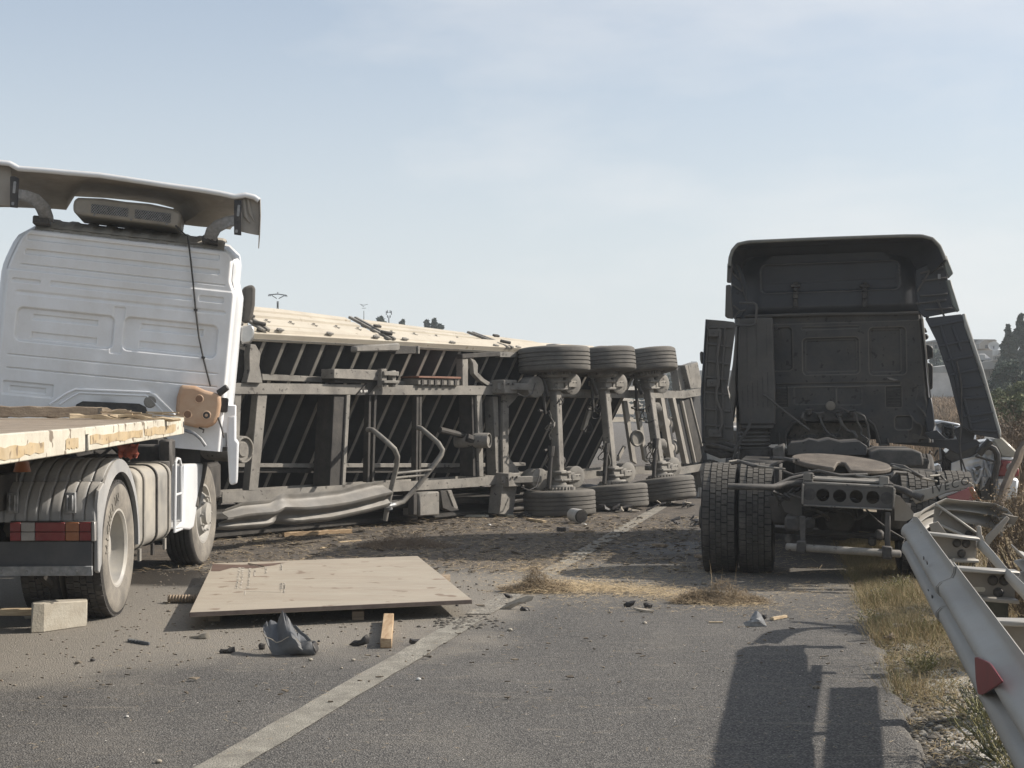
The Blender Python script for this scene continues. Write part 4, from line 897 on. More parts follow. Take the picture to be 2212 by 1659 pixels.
# ---------------------------------------------------------------- axles and wheels
RT, WT = .535, .375
tT, rT = wheel_parts(RT, WT, .29, 'steer', axis=(0, 0, 1))
meT = mesh_only(tT, 'tyre', M_tyret); meTR = mesh_only(rT, 'rim', M_rim)
dm = MB(); dm.lathe([(.29, -.18), (.27, .0), (.215, .02), (.215, .12), (.20, .14), (.12, .145), (.11, .2), (0, .2)], 36, ax=(0, 0, 1))
for k in range(28):
    a = 2*math.pi*k/28; dm.cbox((math.cos(a)*.228, math.sin(a)*.228, .085), (.03, .022, .05))
meDr = mesh_only(dm, 'brake_drum', M_chass)
DW_ = -.50
tires = [((608, 399), (644, 1345)), ((923, 407), (1005, 1308)), ((1208, 415), (1328, 1262))]
AX = []
for k, (a, b) in enumerate(tires):
    l_ = q4(*b, DW_); t_ = TR.qx(4, *a, l_.x)
    dirv = (t_-l_).normalized(); AX.append((t_, l_, dirv))
    R_ = Vector((0, 0, 1)).rotation_difference(dirv).to_matrix().to_4x4()
    for p, fl in ((t_, 1), (l_, 0)):
        w = bpy.data.objects.new('wheel', None); S.collection.objects.link(w); w.parent = tr; WL[w.name] = WL[tr.name]
        Mx = TR.M @ Matrix.Translation(p) @ R_ @ Matrix.Rotation(rad(37*k+90*fl), 4, 'Z') @ (Matrix() if not fl else Matrix.Rotation(math.pi, 4, 'X'))
        inst(meT, 'tyre', Mx, w); inst(meDr, 'brake_drum', Mx @ Matrix.Translation((0, 0, .12)), w); inst(meTR, 'rim', Mx @ Matrix.Rotation(math.pi, 4, 'X'), w)
    # axle beam: square tube
    ax = bpy.data.objects.new('axle', None); S.collection.objects.link(ax); ax.parent = tr; WL[ax.name] = WL[tr.name]
    m = MB(TR); A = l_+dirv*.32; B = t_-dirv*.30; m.bar(A, B, .135, .135, (0, 1, 0)); build(m, 'axle_beam', M_chass, ax, .02, segs=2)
    for c_, s_ in ((A, 1), (B, -1)):
        m = MB(TR); m.bar(c_+dirv*s_*-.02, c_+dirv*s_*.16, .20, .20, (0, 1, 0)); build(m, 'spring_seat', M_chass, ax, .02)
        m = MB(TR)
        for off in (.0, .11):
            c2_ = c_+dirv*s_*(.02+off)
            m.tube([c2_+Vector((-.12, -.03, 0)), c2_+Vector((-.1, -.12, 0)), c2_+Vector((.12, -.13, 0)), c2_+Vector((.18, -.06, .01))], .02, 8)
        build(m, 'u_bolt', M_chass, ax)
        # bellows disc right of the axle
        cc = c_+dirv*s_*.05+Vector((.40, -.02, 0))
        m = MB(TR); m.lathe([(0, -.22), (.13, -.22), (.155, -.15), (.155, -.02), (.165, 0), (.165, .02), (.15, .028), (.04, .028), (0, .02)], 30, c=cc, ax=(-.25, -1, 0)); disc = build(m, 'air_spring', M_chass, ax)
        m = MB(TR); m.cbox(cc+Vector((-.06, -.05, -.005)), (.22, .03, .10)); m.cbox(cc+Vector((-.16, .0, 0)), (.16, .10, .14)); build(m, 'bellows_bracket', M_chass, disc, .01)
        for dx in (-.02, .055): m = MB(TR); m.lathe([(.014, 0), (0, .004)], 8, c=cc+Vector((dx-.03, -.067, .02)), ax=(0, -1, 0)); build(m, 'bracket_hole', M_black, disc)
    # trailing arm to the hanger on the left, damper
        m = MB(TR); m.bar(cc+Vector((-.55, .18, 0)), cc+Vector((-.25, .1, 0)), .08, .10, (0, 1, 0)); build(m, 'trailing_arm', M_chass, ax, .01)
    m = MB(TR); m.tube([t_+Vector((-.28, .0, -.28)), l_+dirv*.75*(t_-l_).length+Vector((-.20, .0, 0))], .035, 10); m.tube([t_+Vector((-.28, .0, -.28)), t_+Vector((-.22, .0, -.8))], .022, 8); build(m, 'damper', M_dark, ax)
    m = MB(TR); m.tube([l_+Vector((-.27, .0, .22)), l_+Vector((-.22, 0, .7))], .033, 10); m.tube([l_+Vector((-.22, .0, .7)), l_+Vector((-.2, 0, .85))], .05, 8); build(m, 'damper', M_dark, ax)
    m = MB(TR); m.tube([l_+Vector((-.35, .02, .78)), l_+Vector((.0, .08, .84))], .02, 8); build(m, 'slack_adjuster', M_dark, ax); m = MB(TR); m.tube([t_+Vector((-.35, .02, -.75)), t_+Vector((.05, .05, -.8))], .02, 8); build(m, 'slack_adjuster', M_dark, ax)
    # brake chambers on the axle
    for c_ in (t_-dirv*.62, l_+dirv*.62):
        m = MB(TR); m.lathe([(0, 0), (.07, 0), (.085, .05), (.085, .09), (.07, .14), (0, .15)], 18, c=c_+Vector((.07, .06, 0)), ax=(1, .2, 0)); build(m, 'brake_chamber', M_dark, ax)
    rh = random.Random(20+k)
    for n in range(6):
        c_ = t_.lerp(l_, rh.uniform(.3, .78))+Vector((rh.uniform(-.28, .2), rh.uniform(-.06, .25), 0)); R0 = rh.uniform(.08, .17); ph = rh.uniform(0, 6); P = []
        for i in range(19):
            a = ph+i/18*rh.uniform(4.2, 6.0); P.append(c_+Vector((math.cos(a)*R0*.6, .05*math.sin(a*2), math.sin(a)*R0+.01*i)))
        m = MB(TR); m.tube(P, .0085, 6); build(m, 'air_hose', M_hose if n % 2 else M_chass, ax, smooth=80)
# front spring hangers: drums on arms left of the first axle
for x, y in ((482, 577), (508, 1188)):
    cc = q4(x, y, -.35)
    m = MB(TR); m.lathe([(0, -.3), (.12, -.3), (.15, -.22), (.155, -.06), (.14, -.03), (.158, 0), (.158, .02), (.14, .03), (0, .03)], 28, c=cc, ax=(-.3, -1, 0)); dr = build(m, 'air_spring', M_chass, tr)
    m = MB(TR); m.bar(cc+Vector((-.62, .22, 0)), cc+Vector((0, -.045, 0)), .03, .10, (0, 0, 1)); m.cbox(cc+Vector((-.42, .25, 0)), (.3, .25, .2)); build(m, 'hanger_arm', M_chass, dr, .01)
    for dx in (-.62, -.5, -.4): m = MB(TR); m.lathe([(.018, 0), (.016, .02), (0, .022)], 8, c=cc+Vector((dx, .11, .04)), ax=(0, -1, 0)); build(m, 'bolt', M_dark, dr)
    m = MB(TR); m.tube([cc+Vector((-.1, -.08, .05)), cc+Vector((-.2, -.1, -.1)), cc+Vector((-.35, -.08, -.15)), cc+Vector((-.45, -.02, -.1))], .01, 6); build(m, 'air_hose', M_hose, dr)
# ---------------------------------------------------------------- rear end, bars leaning the other way
for a in ((95, 530, 128, 530, 222, 1085, 186, 1085, .0, .10), (200, 534, 226, 534, 352, 1118, 322, 1118, -.02, .08), (284, 560, 300, 560, 416, 1108, 402, 1108, .0, .05)):
    beam([q15(*a[0:2], a[8]), q15(*a[2:4], a[8]), q15(*a[4:6], a[8]), q15(*a[6:8], a[8])], a[8], a[9], 'tail_crossmember', M_rib)
for a in ((128, 530, 150, 530, 240, 1085, 222, 1085, .02, .25), (226, 534, 290, 540, 402, 1108, 352, 1118, .10, .14), (300, 560, 372, 520, 470, 1108, 418, 1108, .04, .2), (372, 520, 440, 515, 512, 1108, 472, 1108, .12, .3)):
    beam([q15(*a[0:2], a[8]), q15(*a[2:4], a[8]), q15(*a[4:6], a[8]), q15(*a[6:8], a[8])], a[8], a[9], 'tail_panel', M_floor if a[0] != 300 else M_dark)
beam([q15(356, 525, .02), q15(366, 525, .02), q15(472, 960, .02), q15(464, 965, .02)], .02, .05, 'tail_crossmember', M_rib)
beam([q15(238, 282, .1), q15(298, 243, .1), q15(362, 452, .1), q15(268, 472, .1)], .1, .25, 'tail_panel', M_chass)
beam([q15(300, 246, .02), q15(326, 246, .02), q15(374, 448, .02), q15(352, 455, .02)], .0, .28, 'tail_panel', M_chass)
beam([q15(330, 246, .1), q15(415, 219, .1), q15(458, 442, .1), q15(366, 456, .1)], .08, .25, 'tail_panel', M_chass)
beam([q15(440, 1182, .05), q15(530, 1165, .05), q15(540, 1330, .05), q15(512, 1410, .05), q15(470, 1350, .05)], .05, .2, 'tail_bracket', M_chass)
m = MB(TR); P = [q15(x, y, -.05) for x, y in ((440, 1330), (445, 1400), (470, 1450), (520, 1475))]; m.tube(P, [.03, .05, .05, .03], 10); build(m, 'tail_hoop', M_chrome, tr)
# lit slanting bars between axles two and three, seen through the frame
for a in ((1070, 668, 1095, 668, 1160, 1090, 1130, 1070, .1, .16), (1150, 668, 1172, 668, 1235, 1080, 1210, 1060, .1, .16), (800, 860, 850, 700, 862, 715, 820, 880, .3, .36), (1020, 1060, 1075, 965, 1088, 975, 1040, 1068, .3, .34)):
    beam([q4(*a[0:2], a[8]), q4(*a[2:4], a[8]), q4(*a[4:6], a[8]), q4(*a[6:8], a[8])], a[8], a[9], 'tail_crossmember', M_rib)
m = MB(TR); cc = q4(1155, 918, -.05); m.lathe([(.125, -.03), (.14, 0), (.14, .03), (.125, .04), (.11, .03), (.10, 0)], 26, c=cc, ax=(-.3, -1, 0)); m.lathe([(0, .0), (.10, .0), (.125, -.03)], 26, c=cc, ax=(-.3, -1, 0)); build(m, 'spare_air_drum', M_rib, tr)
for (x, y, r_, x2, y2) in ((1375, 835, .15, 1290, 800), (1402, 975, .15, 1320, 985)):
    a = q4(x, y, .25); b = q4(x2, y2, .1)
    m = MB(TR); ax = (a-b).normalized(); Ln = (a-b).length; m.lathe([(0, -Ln*.5), (r_*.6, -Ln*.48), (r_*.95, -Ln*.35), (r_, -Ln*.2), (r_, Ln*.3), (r_*.95, Ln*.42), (r_*.6, Ln*.52), (0, Ln*.55)], 28, c=b.lerp(a, .6), ax=ax); tk = build(m, 'air_reservoir', M_rib, tr)
    m = MB(TR); m.lathe([(r_+.004, -.02), (r_+.008, -.02), (r_+.008, .02), (r_+.004, .02)], 28, c=b.lerp(a, .45), ax=ax); build(m, 'tank_band', M_dark, tk)
for (x, y) in ((1300, 720), (1335, 960)):
    m = MB(TR); cc = q4(x, y, -.1); m.lathe([(0, -.2), (.10, -.2), (.11, -.1), (.10, 0), (.06, .03), (0, .03)], 20, c=cc, ax=(.9, -.5, 0)); build(m, 'brake_canister', M_chass, tr)
# ---------------------------------------------------------------- body floor with cross members, rolled about 60 degrees
tp = TR.q(3, 700, 338, .05)
PIT = 31
BF = Fr(TR(0, .05, tp.z), 51.8); BF.M = BF.M @ Matrix.Rotation(rad(PIT), 4, 'X'); BF.I = BF.M.inverted()
UL, UR_ = -7.2, 3.3; US = 1.75
bl0 = BF.q(3, 255, 312); tilt = (BF.q(4, 350, 348).z-bl0.z)/(BF.q(4, 350, 348).x-bl0.x)
def ztop(u): return bl0.z+tilt*(u-bl0.x)
m = MB(BF); Lf = 2.45
for k in range(0, 26):
    ua = UL+(UR_-UL)*k/26; ub = UL+(UR_-UL)*(k+1)/26-.012
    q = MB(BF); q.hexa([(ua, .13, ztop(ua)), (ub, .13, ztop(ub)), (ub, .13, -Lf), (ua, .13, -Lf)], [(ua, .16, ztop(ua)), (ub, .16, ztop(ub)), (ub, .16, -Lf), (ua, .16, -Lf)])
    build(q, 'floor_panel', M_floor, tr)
k = 0; u = UL+.12
while u < UR_-.1:
    q = MB(BF); z1 = ztop(u)-.03
    q.hexa([(u, .0, z1), (u+.052, .0, z1), (u+.052, .0, -Lf+.02), (u, .0, -Lf+.02)], [(u, .008, z1), (u+.052, .008, z1), (u+.052, .008, -Lf+.02), (u, .008, -Lf+.02)])
    build(q, 'cross_member', M_rib, tr)
    q = MB(BF); q.hexa([(u-.002, .008, z1), (u+.006, .008, z1), (u+.006, .008, -Lf+.02), (u-.002, .008, -Lf+.02)], [(u-.10, .13, z1), (u-.085, .13, z1), (u-.085, .13, -Lf+.02), (u-.10, .13, -Lf+.02)])
    build(q, 'cross_member_web', M_floor, tr)
    u += .335; k += 1
# side rail along the floor edge and cream drop-sides lying back from it
m = MB(BF); m.hexa([(UL, -.02, ztop(UL)-.02), (US, -.02, ztop(US)-.02), (US, -.02, ztop(US)+.09), (UL, -.02, ztop(UL)+.09)], [(UL, .20, ztop(UL)-.02), (US, .20, ztop(US)-.02), (US, .20, ztop(US)+.09), (UL, .20, ztop(UL)+.09)])
build(m, 'body_side_rail', M_cream, tr, .006)
m = MB(BF); m.hexa([(UL, -.025, ztop(UL)+.0), (US, -.025, ztop(US)+.0), (US, -.025, ztop(US)+.02), (UL, -.025, ztop(UL)+.02)], [(UL, -.021, ztop(UL)+.0), (US, -.021, ztop(US)+.0), (US, -.021, ztop(US)+.02), (UL, -.021, ztop(UL)+.02)])
build(m, 'rail_seam', M_chass, tr)
zj = TR.q(16, 900, 578, .02)
SBo = TR(0, .02, 0); zA = TR.q(16, 300, 540, .02); zB = TR.q(4, 350, 332, .02); sl_ = (zB.z-zA.z)/(zB.x-zA.x)
SB = Fr(TR(0, .02, zA.z-sl_*zA.x), 51.8); SB.M = SB.M @ Matrix.Rotation(math.atan(-sl_), 4, 'Y') @ Matrix.Rotation(rad(-64), 4, 'X'); SB.I = SB.M.inverted()
xj = [SB.q(16, 1310, 570).x, SB.q(16, 2300, 640).x if False else SB.q(4, 700, 290).x if False else None]
def tw_(x, z): return z*.23*max(0, min(1, (x+4.6)/6.1))
def board(xa, xb, sa=0., sb=0.):
    b0 = SB.q(16, 700, 560).z*0; Hh = .80
    prof = [(0.0, -.01), (0.02, -.045), (.10, -.045), (.12, .01), (.17, .01), (.19, -.032), (.40, -.032), (.42, .016), (.47, .016), (.49, -.032), (.60, -.032), (.62, .012), (.66, .012), (.68, -.03), (Hh, -.03)]
    m = MB(SB); m.sheet([[(x, y+tw_(x, z), z) for z, y in prof] for x in [xa+(xb-xa)*i/10 for i in range(11)]], .03); bd = build(m, 'side_board', M_cream, tr, smooth=20)
    return bd
PX = [SB.q(16, 1470, 600).x, None]
j1 = SB.q(16, 1390, 600, 0).x; j2 = SB.q(4, 250, 290, 0).x
j2 = j1+ (j1-SB.q(16, 250, 540).x)*1.0
bx = [UL, SB.q(16, 240, 520).x-.05, j1, j1+2.55, j1+5.0]
for a, b in ((bx[1]+.10, bx[2]-.12), (bx[2]+.10, bx[3]-.12), (bx[3]+.10, bx[3]+1.6), (bx[0], bx[1]-.1)):
    bd = board(a, b); n = 5 if b < 0 else 5
    for k in range(n):
        x = a+(b-a)*(.10+.8*k/(n-1)); m = MB(SB); P = [(x+.026*math.cos(t), -.045+tw_(x, .3), .30+.04*math.sin(t)) for t in [rad(40+280*i/12) for i in range(13)]]
        m.tube(P, .006, 6); build(m, 'rope_hook', M_chass, bd)
    for k in range(3):
        x = a+(b-a)*(.08+.42*k); m = MB(SB); m.cbox((x, -.045, .01), (.07, .035, .05)); m.tube([(x-.06, -.05, .0), (x+.06, -.05, .0)], .014, 8); build(m, 'hinge', M_chass, bd, .004)
for x in bx[1:4]:
    for dx, w in ((-.06, .05), (.05, .05)):
        m = MB(SB); m.hexa([(x+dx-w/2, -.065, -.03), (x+dx+w/2, -.065, -.03), (x+dx+w/2, -.03, -.03), (x+dx-w/2, -.03, -.03)], [(x+dx-w/2, -.065+tw_(x, .78), .78), (x+dx+w/2, -.065+tw_(x, .78), .78), (x+dx+w/2, -.03+tw_(x, .78), .78), (x+dx-w/2, -.03+tw_(x, .78), .78)]); build(m, 'side_post', M_chass, tr, .006)
    m = MB(SB); m.hexa([(x-.035, -.045, -.02), (x+.025, -.045, -.02), (x+.025, -.02, -.02), (x-.035, -.02, -.02)], [(x-.035, -.045+tw_(x, .76), .76), (x+.025, -.045+tw_(x, .76), .76), (x+.025, -.02+tw_(x, .76), .76), (x-.035, -.02+tw_(x, .76), .76)]); build(m, 'post_channel', M_chass, tr)
    m = MB(SB); m.tube([(x-.12, -.09, .10), (x+.02, -.10, .02)], .025, 8); m.cbox((x, -.09, .3), (.12, .03, .05)); build(m, 'post_latch', M_dark, tr, .004)
# ground-side boards, added in a dark colour to darken the gap under the body
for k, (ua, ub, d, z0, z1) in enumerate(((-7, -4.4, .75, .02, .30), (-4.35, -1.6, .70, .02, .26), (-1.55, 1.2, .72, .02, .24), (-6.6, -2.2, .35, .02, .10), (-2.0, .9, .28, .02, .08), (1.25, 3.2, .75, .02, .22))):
    m = MB(TR); m.hexa([(ua, d, z0), (ub, d+.05, z0), (ub, d+.05, z1), (ua, d, z1)], [(ua, d+.5, z0), (ub, d+.55, z0), (ub, d+.5, z1+.05), (ua, d+.45, z1+.06)]); build(m, 'dark_gap_board', M_dark, tr, .02)
# ================================================================ crumpled corrugated strip in front of the trailer
MS = Fr(TR(0, -.42, 0), 51.8+3)
tpz = [(70, 240), (200, 188), (400, 170), (470, 130), (560, 132), (700, 122), (880, 106), (1000, 70), (1100, 50), (1190, 38)]
btz = [(0, 380), (110, 386), (350, 366), (450, 345), (600, 347), (800, 325), (950, 292), (1100, 258), (1200, 228), (1228, 222)]
rows = []; rn = random.Random(4)
for i in range(61):
    u = i/60; a = MS.q(12, *lerpP(tpz, u)); b = MS.q(12, *lerpP(btz, u)); row = []
    for j in range(15):
        v = j/14; p = a.lerp(b, v); wv = .045*math.cos(v*math.pi*4.2+.4)*(1-.5*math.exp(-((u-.33)/.05)**2))
        p.y += -wv-.12*math.sin(v*math.pi)+.03*nz(u*3, v*.6, 1.3, 7)+.10*math.exp(-((u-.33)/.04)**2)*(v-.3)+.006*nz(u*14, v*2, 1, 3)
        p.z += .006*nz(u*9, v*2, 1, 8); row.append(p)
    rows.append(row)
m = MB(MS); m.sheet(rows, .006); o = build(m, 'crumpled_metal_strip', M_zinc, None, smooth=50, loc=MS(MS.q(12, 600, 340).x, 0, .2)); tag(o, 'long crumpled strip of corrugated grey metal lying against the lower rail of the overturned trailer', 'metal sheet')
# ================================================================ dark tractor unit, right
rt = thing('truck_tractor', (3.4, 15.2, 0), 'dark dusty truck tractor seen from behind with torn side fairings and bare coupling plate', 'truck', 'truck tractors in the crash')
RK = Fr((3.12, 13.72, 0), -11.5)
RKc = Fr((3.12, 13.72, 0), -11.5, roll=2.2)
M_tyre0 = mat('black_rubber', (.012, .012, .012), .8, 0, .3, (.05, .046, .04), sc=5)
M_tread = mat('worn_drive_tread', (.03, .029, .028), .85, 0, .6, (.13, .118, .10), sc=5, up=.9, bump=.35, bsc=60)
t_, r_ = wheel_parts(.525, .33, .29, 'block'); meK = lugs_dusty(mesh_only(t_, 'tyre', [M_tyre0, M_tread]), t_.nbase); meKR = mesh_only(r_, 'rim', M_blackd)
for x, fl, dz_ in ((-1.09, 0, 0), (-.745, 1, 0), (.75, 1, -.06), (1.095, 0, -.06)):
    w = bpy.data.objects.new('wheel', None); S.collection.objects.link(w); w.parent = rt; WL[w.name] = WL[rt.name]
    Mx = RK.M @ Matrix.Translation((x, 0, .52+dz_)) @ (Matrix.Rotation(math.pi, 4, 'Z') if x < 0 else Matrix()) @ Matrix.Rotation(rad(23*x), 4, 'X')
    inst(meK, 'tyre', Mx, w); inst(meKR, 'rim', Mx, w)
for x in (-1.08, 1.08):
    w = bpy.data.objects.new('wheel', None); S.collection.objects.link(w); w.parent = rt; WL[w.name] = WL[rt.name]
    Mx = RK.M @ Matrix.Translation((x, 3.7, .52)) @ (Matrix.Rotation(math.pi, 4, 'Z') if x < 0 else Matrix())
    inst(meS, 'tyre', Mx, w); inst(meRS, 'rim', Mx, w)
def k6(x, y, d=0): return RKc.q(6, x, y, d)
YB = -1.05                                       # rear end of the frame
m = MB(RKc); P = xz([k6(*p, YB) for p in ((765, 390), (1345, 415), (1350, 552), (1340, 556), (785, 530), (765, 520))])
# beam plate with six lightening holes, cut as a strip of cells round each hole
A0, A1 = k6(765, 455, YB), k6(1348, 482, YB); hz_ = abs(k6(765, 390, YB).z-k6(765, 524, YB).z)/2
hx_ = [k6(x, 462+(x-790)*.045, YB) for x in (890, 1000, 1109, 1218)]
def holed(m, cells, y0, y1, zc_, hh):
    for xa, xb, hc, r in cells:
        n = 24
        if hc is None:
            m.hexa([(xa, y0, zc_-hh), (xb, y0, zc_-hh), (xb, y0, zc_+hh), (xa, y0, zc_+hh)], [(xa, y1, zc_-hh), (xb, y1, zc_-hh), (xb, y1, zc_+hh), (xa, y1, zc_+hh)]); continue
        ring, sq = [], []
        for i in range(n):
            a = 2*math.pi*i/n+math.pi/4; c_, s_ = math.cos(a), math.sin(a); ring.append((hc+c_*r, zc_+s_*r))
            k_ = max(abs(c_)/1, abs(s_)/1); X_ = hc+(c_/k_)*(xb-hc if c_ > 0 else hc-xa); Z_ = zc_+(s_/k_)*hh; sq.append((X_, Z_))
        for i in range(n):
            j = (i+1) % n
            m.hexa([(ring[i][0], y0, ring[i][1]), (ring[j][0], y0, ring[j][1]), (sq[j][0], y0, sq[j][1]), (sq[i][0], y0, sq[i][1])], [(ring[i][0], y1, ring[i][1]), (ring[j][0], y1, ring[j][1]), (sq[j][0], y1, sq[j][1]), (sq[i][0], y1, sq[i][1])])
zc_ = (A0.z+A1.z)/2; r_ = hx_[1].x-hx_[0].x
cells = [(A0.x, hx_[0].x-r_/2-.0, None, 0)]+[(h.x-r_/2, h.x+r_/2, h.x, .058) for h in hx_]+[(hx_[3].x+r_/2, A1.x, None, 0)]
m = MB(RKc); holed(m, cells, YB, YB+.012, zc_, hz_); rb = build(m, 'rear_crossmember', M_cabgrey, rt, 0, smooth=0)
m = MB(RKc); m.box((A0.x, YB-.0, zc_+hz_+.001), (A1.x, YB+.22, zc_+hz_+.02)); m.box((A0.x, YB-.03, zc_-hz_-.014), (A1.x, YB+.05, zc_-hz_-.001)); m.box((A0.x-.02, YB-.02, zc_-hz_), (A0.x-.001, YB+.2, zc_+hz_)); m.box((A1.x+.001, YB-.02, zc_-hz_), (A1.x+.02, YB+.2, zc_+hz_)); build(m, 'crossmember_flange', M_chass, rb, .004)
for x in (A0.x+.02, A1.x-.02): m = MB(RKc); m.lathe([(.055, 0), (0, .002)], 20, c=(x+(.03 if x < 0 else -.03), YB-.001, zc_), ax=(0, -1, 0)); build(m, 'beam_hole', M_black, rb)
# frame rails, axle, differential
m = MB(RKc)
for x in (A0.x-.01, A1.x-.07): m.box((x, YB+.02, zc_-.10), (x+.08, 5.0, zc_+.13))
for y in (-.3, .5, 1.4, 2.4): m.box((A0.x+.07, y, zc_-.06), (A1.x-.07, y+.1, zc_+.08))
build(m, 'chassis_frame', M_dark, rt, .005)
m = MB(RKc); m.lathe([(0, -.28), (.14, -.25), (.21, -.12), (.235, 0), (.2, .15), (.1, .3), (0, .32)], 24, c=(.02, .0, .55), ax=(0, 1, 0)); m.tube([(-.75, 0, .54), (.75, 0, .5)], .10, 14); m.tube([(-.75, -.2, .4), (-.4, -.25, .4), (.4, -.25, .4), (.75, -.2, .38)], .03, 8); build(m, 'rear_axle', M_dark, rt)
for x in (-.52, .52):
    m = MB(RKc); m.lathe([(0, -.12), (.12, -.12), (.14, -.08), (.13, .0), (.15, .06), (.14, .12), (0, .13)], 20, c=(x, -.42, .62), ax=(0, 0, 1)); build(m, 'air_bag', M_dark, rt)
rc = random.Random(12)
for k in range(14):
    p = Vector((rc.uniform(-.55, .6), rc.uniform(-.8, -.3), rc.uniform(.55, .85))); P = [p]
    for i in range(5): p = p+Vector((rc.uniform(-.14, .14), rc.uniform(-.1, .1), rc.uniform(-.1, .08))); P.append(p)
    m = MB(RKc); m.tube(P, rc.uniform(.008, .02), 6); build(m, 'underbody_pipe', M_blackd if k % 2 else M_dark, rt)
for (a, b, d, nm) in (((640, 600), (740, 700), -.9, 'bracket_plate'), ((775, 610), (835, 690), -.8, 'bracket_plate'), ((650, 590), (700, 660), -.7, 'lamp_bracket'), ((1235, 690), (1290, 760), -.7, 'valve_block'), ((640, 720), (690, 790), -.6, 'valve_block'), ((1190, 740), (1240, 800), -.4, 'valve_block')):
    A = k6(*a, d); B = k6(*b, d); m = MB(RKc); m.box((min(A.x, B.x), d, min(A.z, B.z)), (max(A.x, B.x), d+.09, max(A.z, B.z))); build(m, nm, M_blackd, rt, .02)
# coupling plate (fifth wheel)
m = MB(RKc); out_ = [(690, 198), (760, 190), (880, 195), (985, 222), (1000, 250), (1025, 245), (1045, 228), (1180, 232), (1300, 248), (1340, 268), (1334, 318), (1200, 318), (1120, 295), (1060, 262), (1030, 262), (1010, 275), (980, 290), (940, 288), (880, 262), (800, 240), (720, 215)]
fw = bpy.data.objects.new('fifth_wheel', None); S.collection.objects.link(fw); fw.parent = rt; WL[fw.name] = WL[rt.name]
cz_ = k6(1010, 248, -.1).z
FT = RKc.M @ Matrix.Translation((k6(1010, 262, -.1).x, -.05, cz_)) @ Matrix.Rotation(rad(3), 4, 'Y') @ Matrix.Rotation(rad(6.5), 4, 'X')
m = MB(FT)
P = []
for i in range(49):
    a = rad(-78+336*i/48); P.append((math.cos(a-math.pi/2+rad(12))*0+math.sin(a)*.46, -math.cos(a)*.42))
P = [(math.sin(rad(a))*.47, -math.cos(rad(a))*.44) for a in range(14, 347, 6)]
P = P+[(-.02, -.12), (.02, -.12)]
P = [(.07, -.44)]+[(math.sin(rad(a))*.47, -math.cos(rad(a))*.44) for a in range(12, 349, 6)]+[(-.07, -.44), (-.035, -.05), (.0, -.02), (.035, -.05)]
m.prism(P, -.035, .012, 'z'); build(m, 'coupling_plate', mat('rusty_coupling_plate', (.10, .082, .066), .75, .1, .6, (.19, .165, .135), c2=(.05, .042, .035), sc=6, bump=.5, bsc=25), fw, .012, segs=2)
m = MB(FT); m.box((-.43, -.10, -.16), (-.30, .14, -.036)); m.box((.30, -.10, -.16), (.43, .14, -.036)); m.box((-.30, .05, -.11), (.30, .12, -.036)); build(m, 'plate_support', M_dark, fw, .01)
# flat ramp plates under it
m = MB(RKc); A = k6(830, 345, -.75); B = k6(1340, 385, -.75)
m.box((A0.x+.05, -.95, zc_+hz_+.03), (A1.x-.05, -.40, zc_+hz_+.05)); build(m, 'frame_top_plate', M_chass, rt, .004)
for x in ((762, 825, 310, 388), (1265, 1322, 335, 408)):
    A = k6(x[0], x[2], -1.0); B = k6(x[1], x[3], -1.0); m = MB(RKc); m.hexa([(A.x, -1.03, B.z-.02), (B.x, -1.03, B.z-.02), (B.x, -1.03, A.z), (A.x, -1.03, A.z)], [(A.x, -.8, B.z-.02), (B.x, -.8, B.z-.02), (B.x, -.8, A.z-.03), (A.x, -.8, A.z-.03)]); build(m, 'lifting_lug', M_chass, rt, .006)
# underrun bar on hanging brackets
UB = -1.12
m = MB(RKc); A = k6(645, 800, UB); B = k6(1405, 848, UB); m.tube([A, A.lerp(B, .01), A.lerp(B, .99), B], [.02, .034, .034, .02], 14); build(m, 'underrun_bar', M_chass, rt, smooth=60)
for ps, cl in ((((737, 600), (775, 600), (775, 800), (740, 800)), ((718, 760), (778, 842))), (((1300, 575), (1334, 575), (1334, 860), (1298, 850)), ((1280, 795), (1342, 882)))):
    m = MB(RKc); m.prism(xz([k6(*p, UB+.05) for p in ps]), UB+.05, UB+.10); hb = build(m, 'bar_hanger', M_blackd, rt, .006)
    A = k6(*cl[0], UB); B = k6(*cl[1], UB); m = MB(RKc); m.box((A.x, UB-.045, B.z), (B.x, UB+.05, A.z)); build(m, 'bar_clamp', M_blackd, hb, .008)
    for dx in (.3, .7): m = MB(RKc); m.lathe([(.012, 0), (.01, .012), (0, .014)], 6, c=(A.x+(B.x-A.x)*dx, UB-.046, B.z+.02), ax=(0, -1, 0)); build(m, 'bolt', M_dark, hb)
for P, r_ in (([(265, 404, -1.1), (560, 410, -1.05), (600, 400, -.9), (660, 388, -.85), (765, 384, -.8)], .030), ([(1355, 412, -.9), (1430, 432, -.95), (1480, 458, -1.0), (1545, 482, -1.05)], .032), ([(590, 392, -.9), (680, 350, -.8), (770, 330, -.75), (830, 340, -.7)], .018), ([(610, 400, -.7), (700, 370, -.7), (765, 360, -.7)], .02)):
    m = MB(RKc); m.tube([k6(*p) for p in P], r_, 10); build(m, 'mudguard_arm', M_blackd, rt, smooth=60)
m = MB(RKc); m.prism(xz([k6(*p, -.72) for p in ((612, 515), (748, 428), (752, 592), (722, 600), (640, 572))]), -.72, -.70); build(m, 'bent_bracket', M_cabgrey, rt)
m = MB(RKc); m.prism(xz([k6(*p, -.75) for p in ((1362, 455), (1400, 470), (1500, 592), (1478, 612), (1440, 632), (1362, 628))]), -.75, -.72); build(m, 'bent_bracket', M_rib, rt)
m = MB(RKc); m.prism(xz([k6(*p, -.70) for p in ((645, 592), (735, 598), (745, 660), (700, 680), (655, 650))]), -.7, -.5); build(m, 'crumpled_mudguard_end', M_blackd, rt, .02)
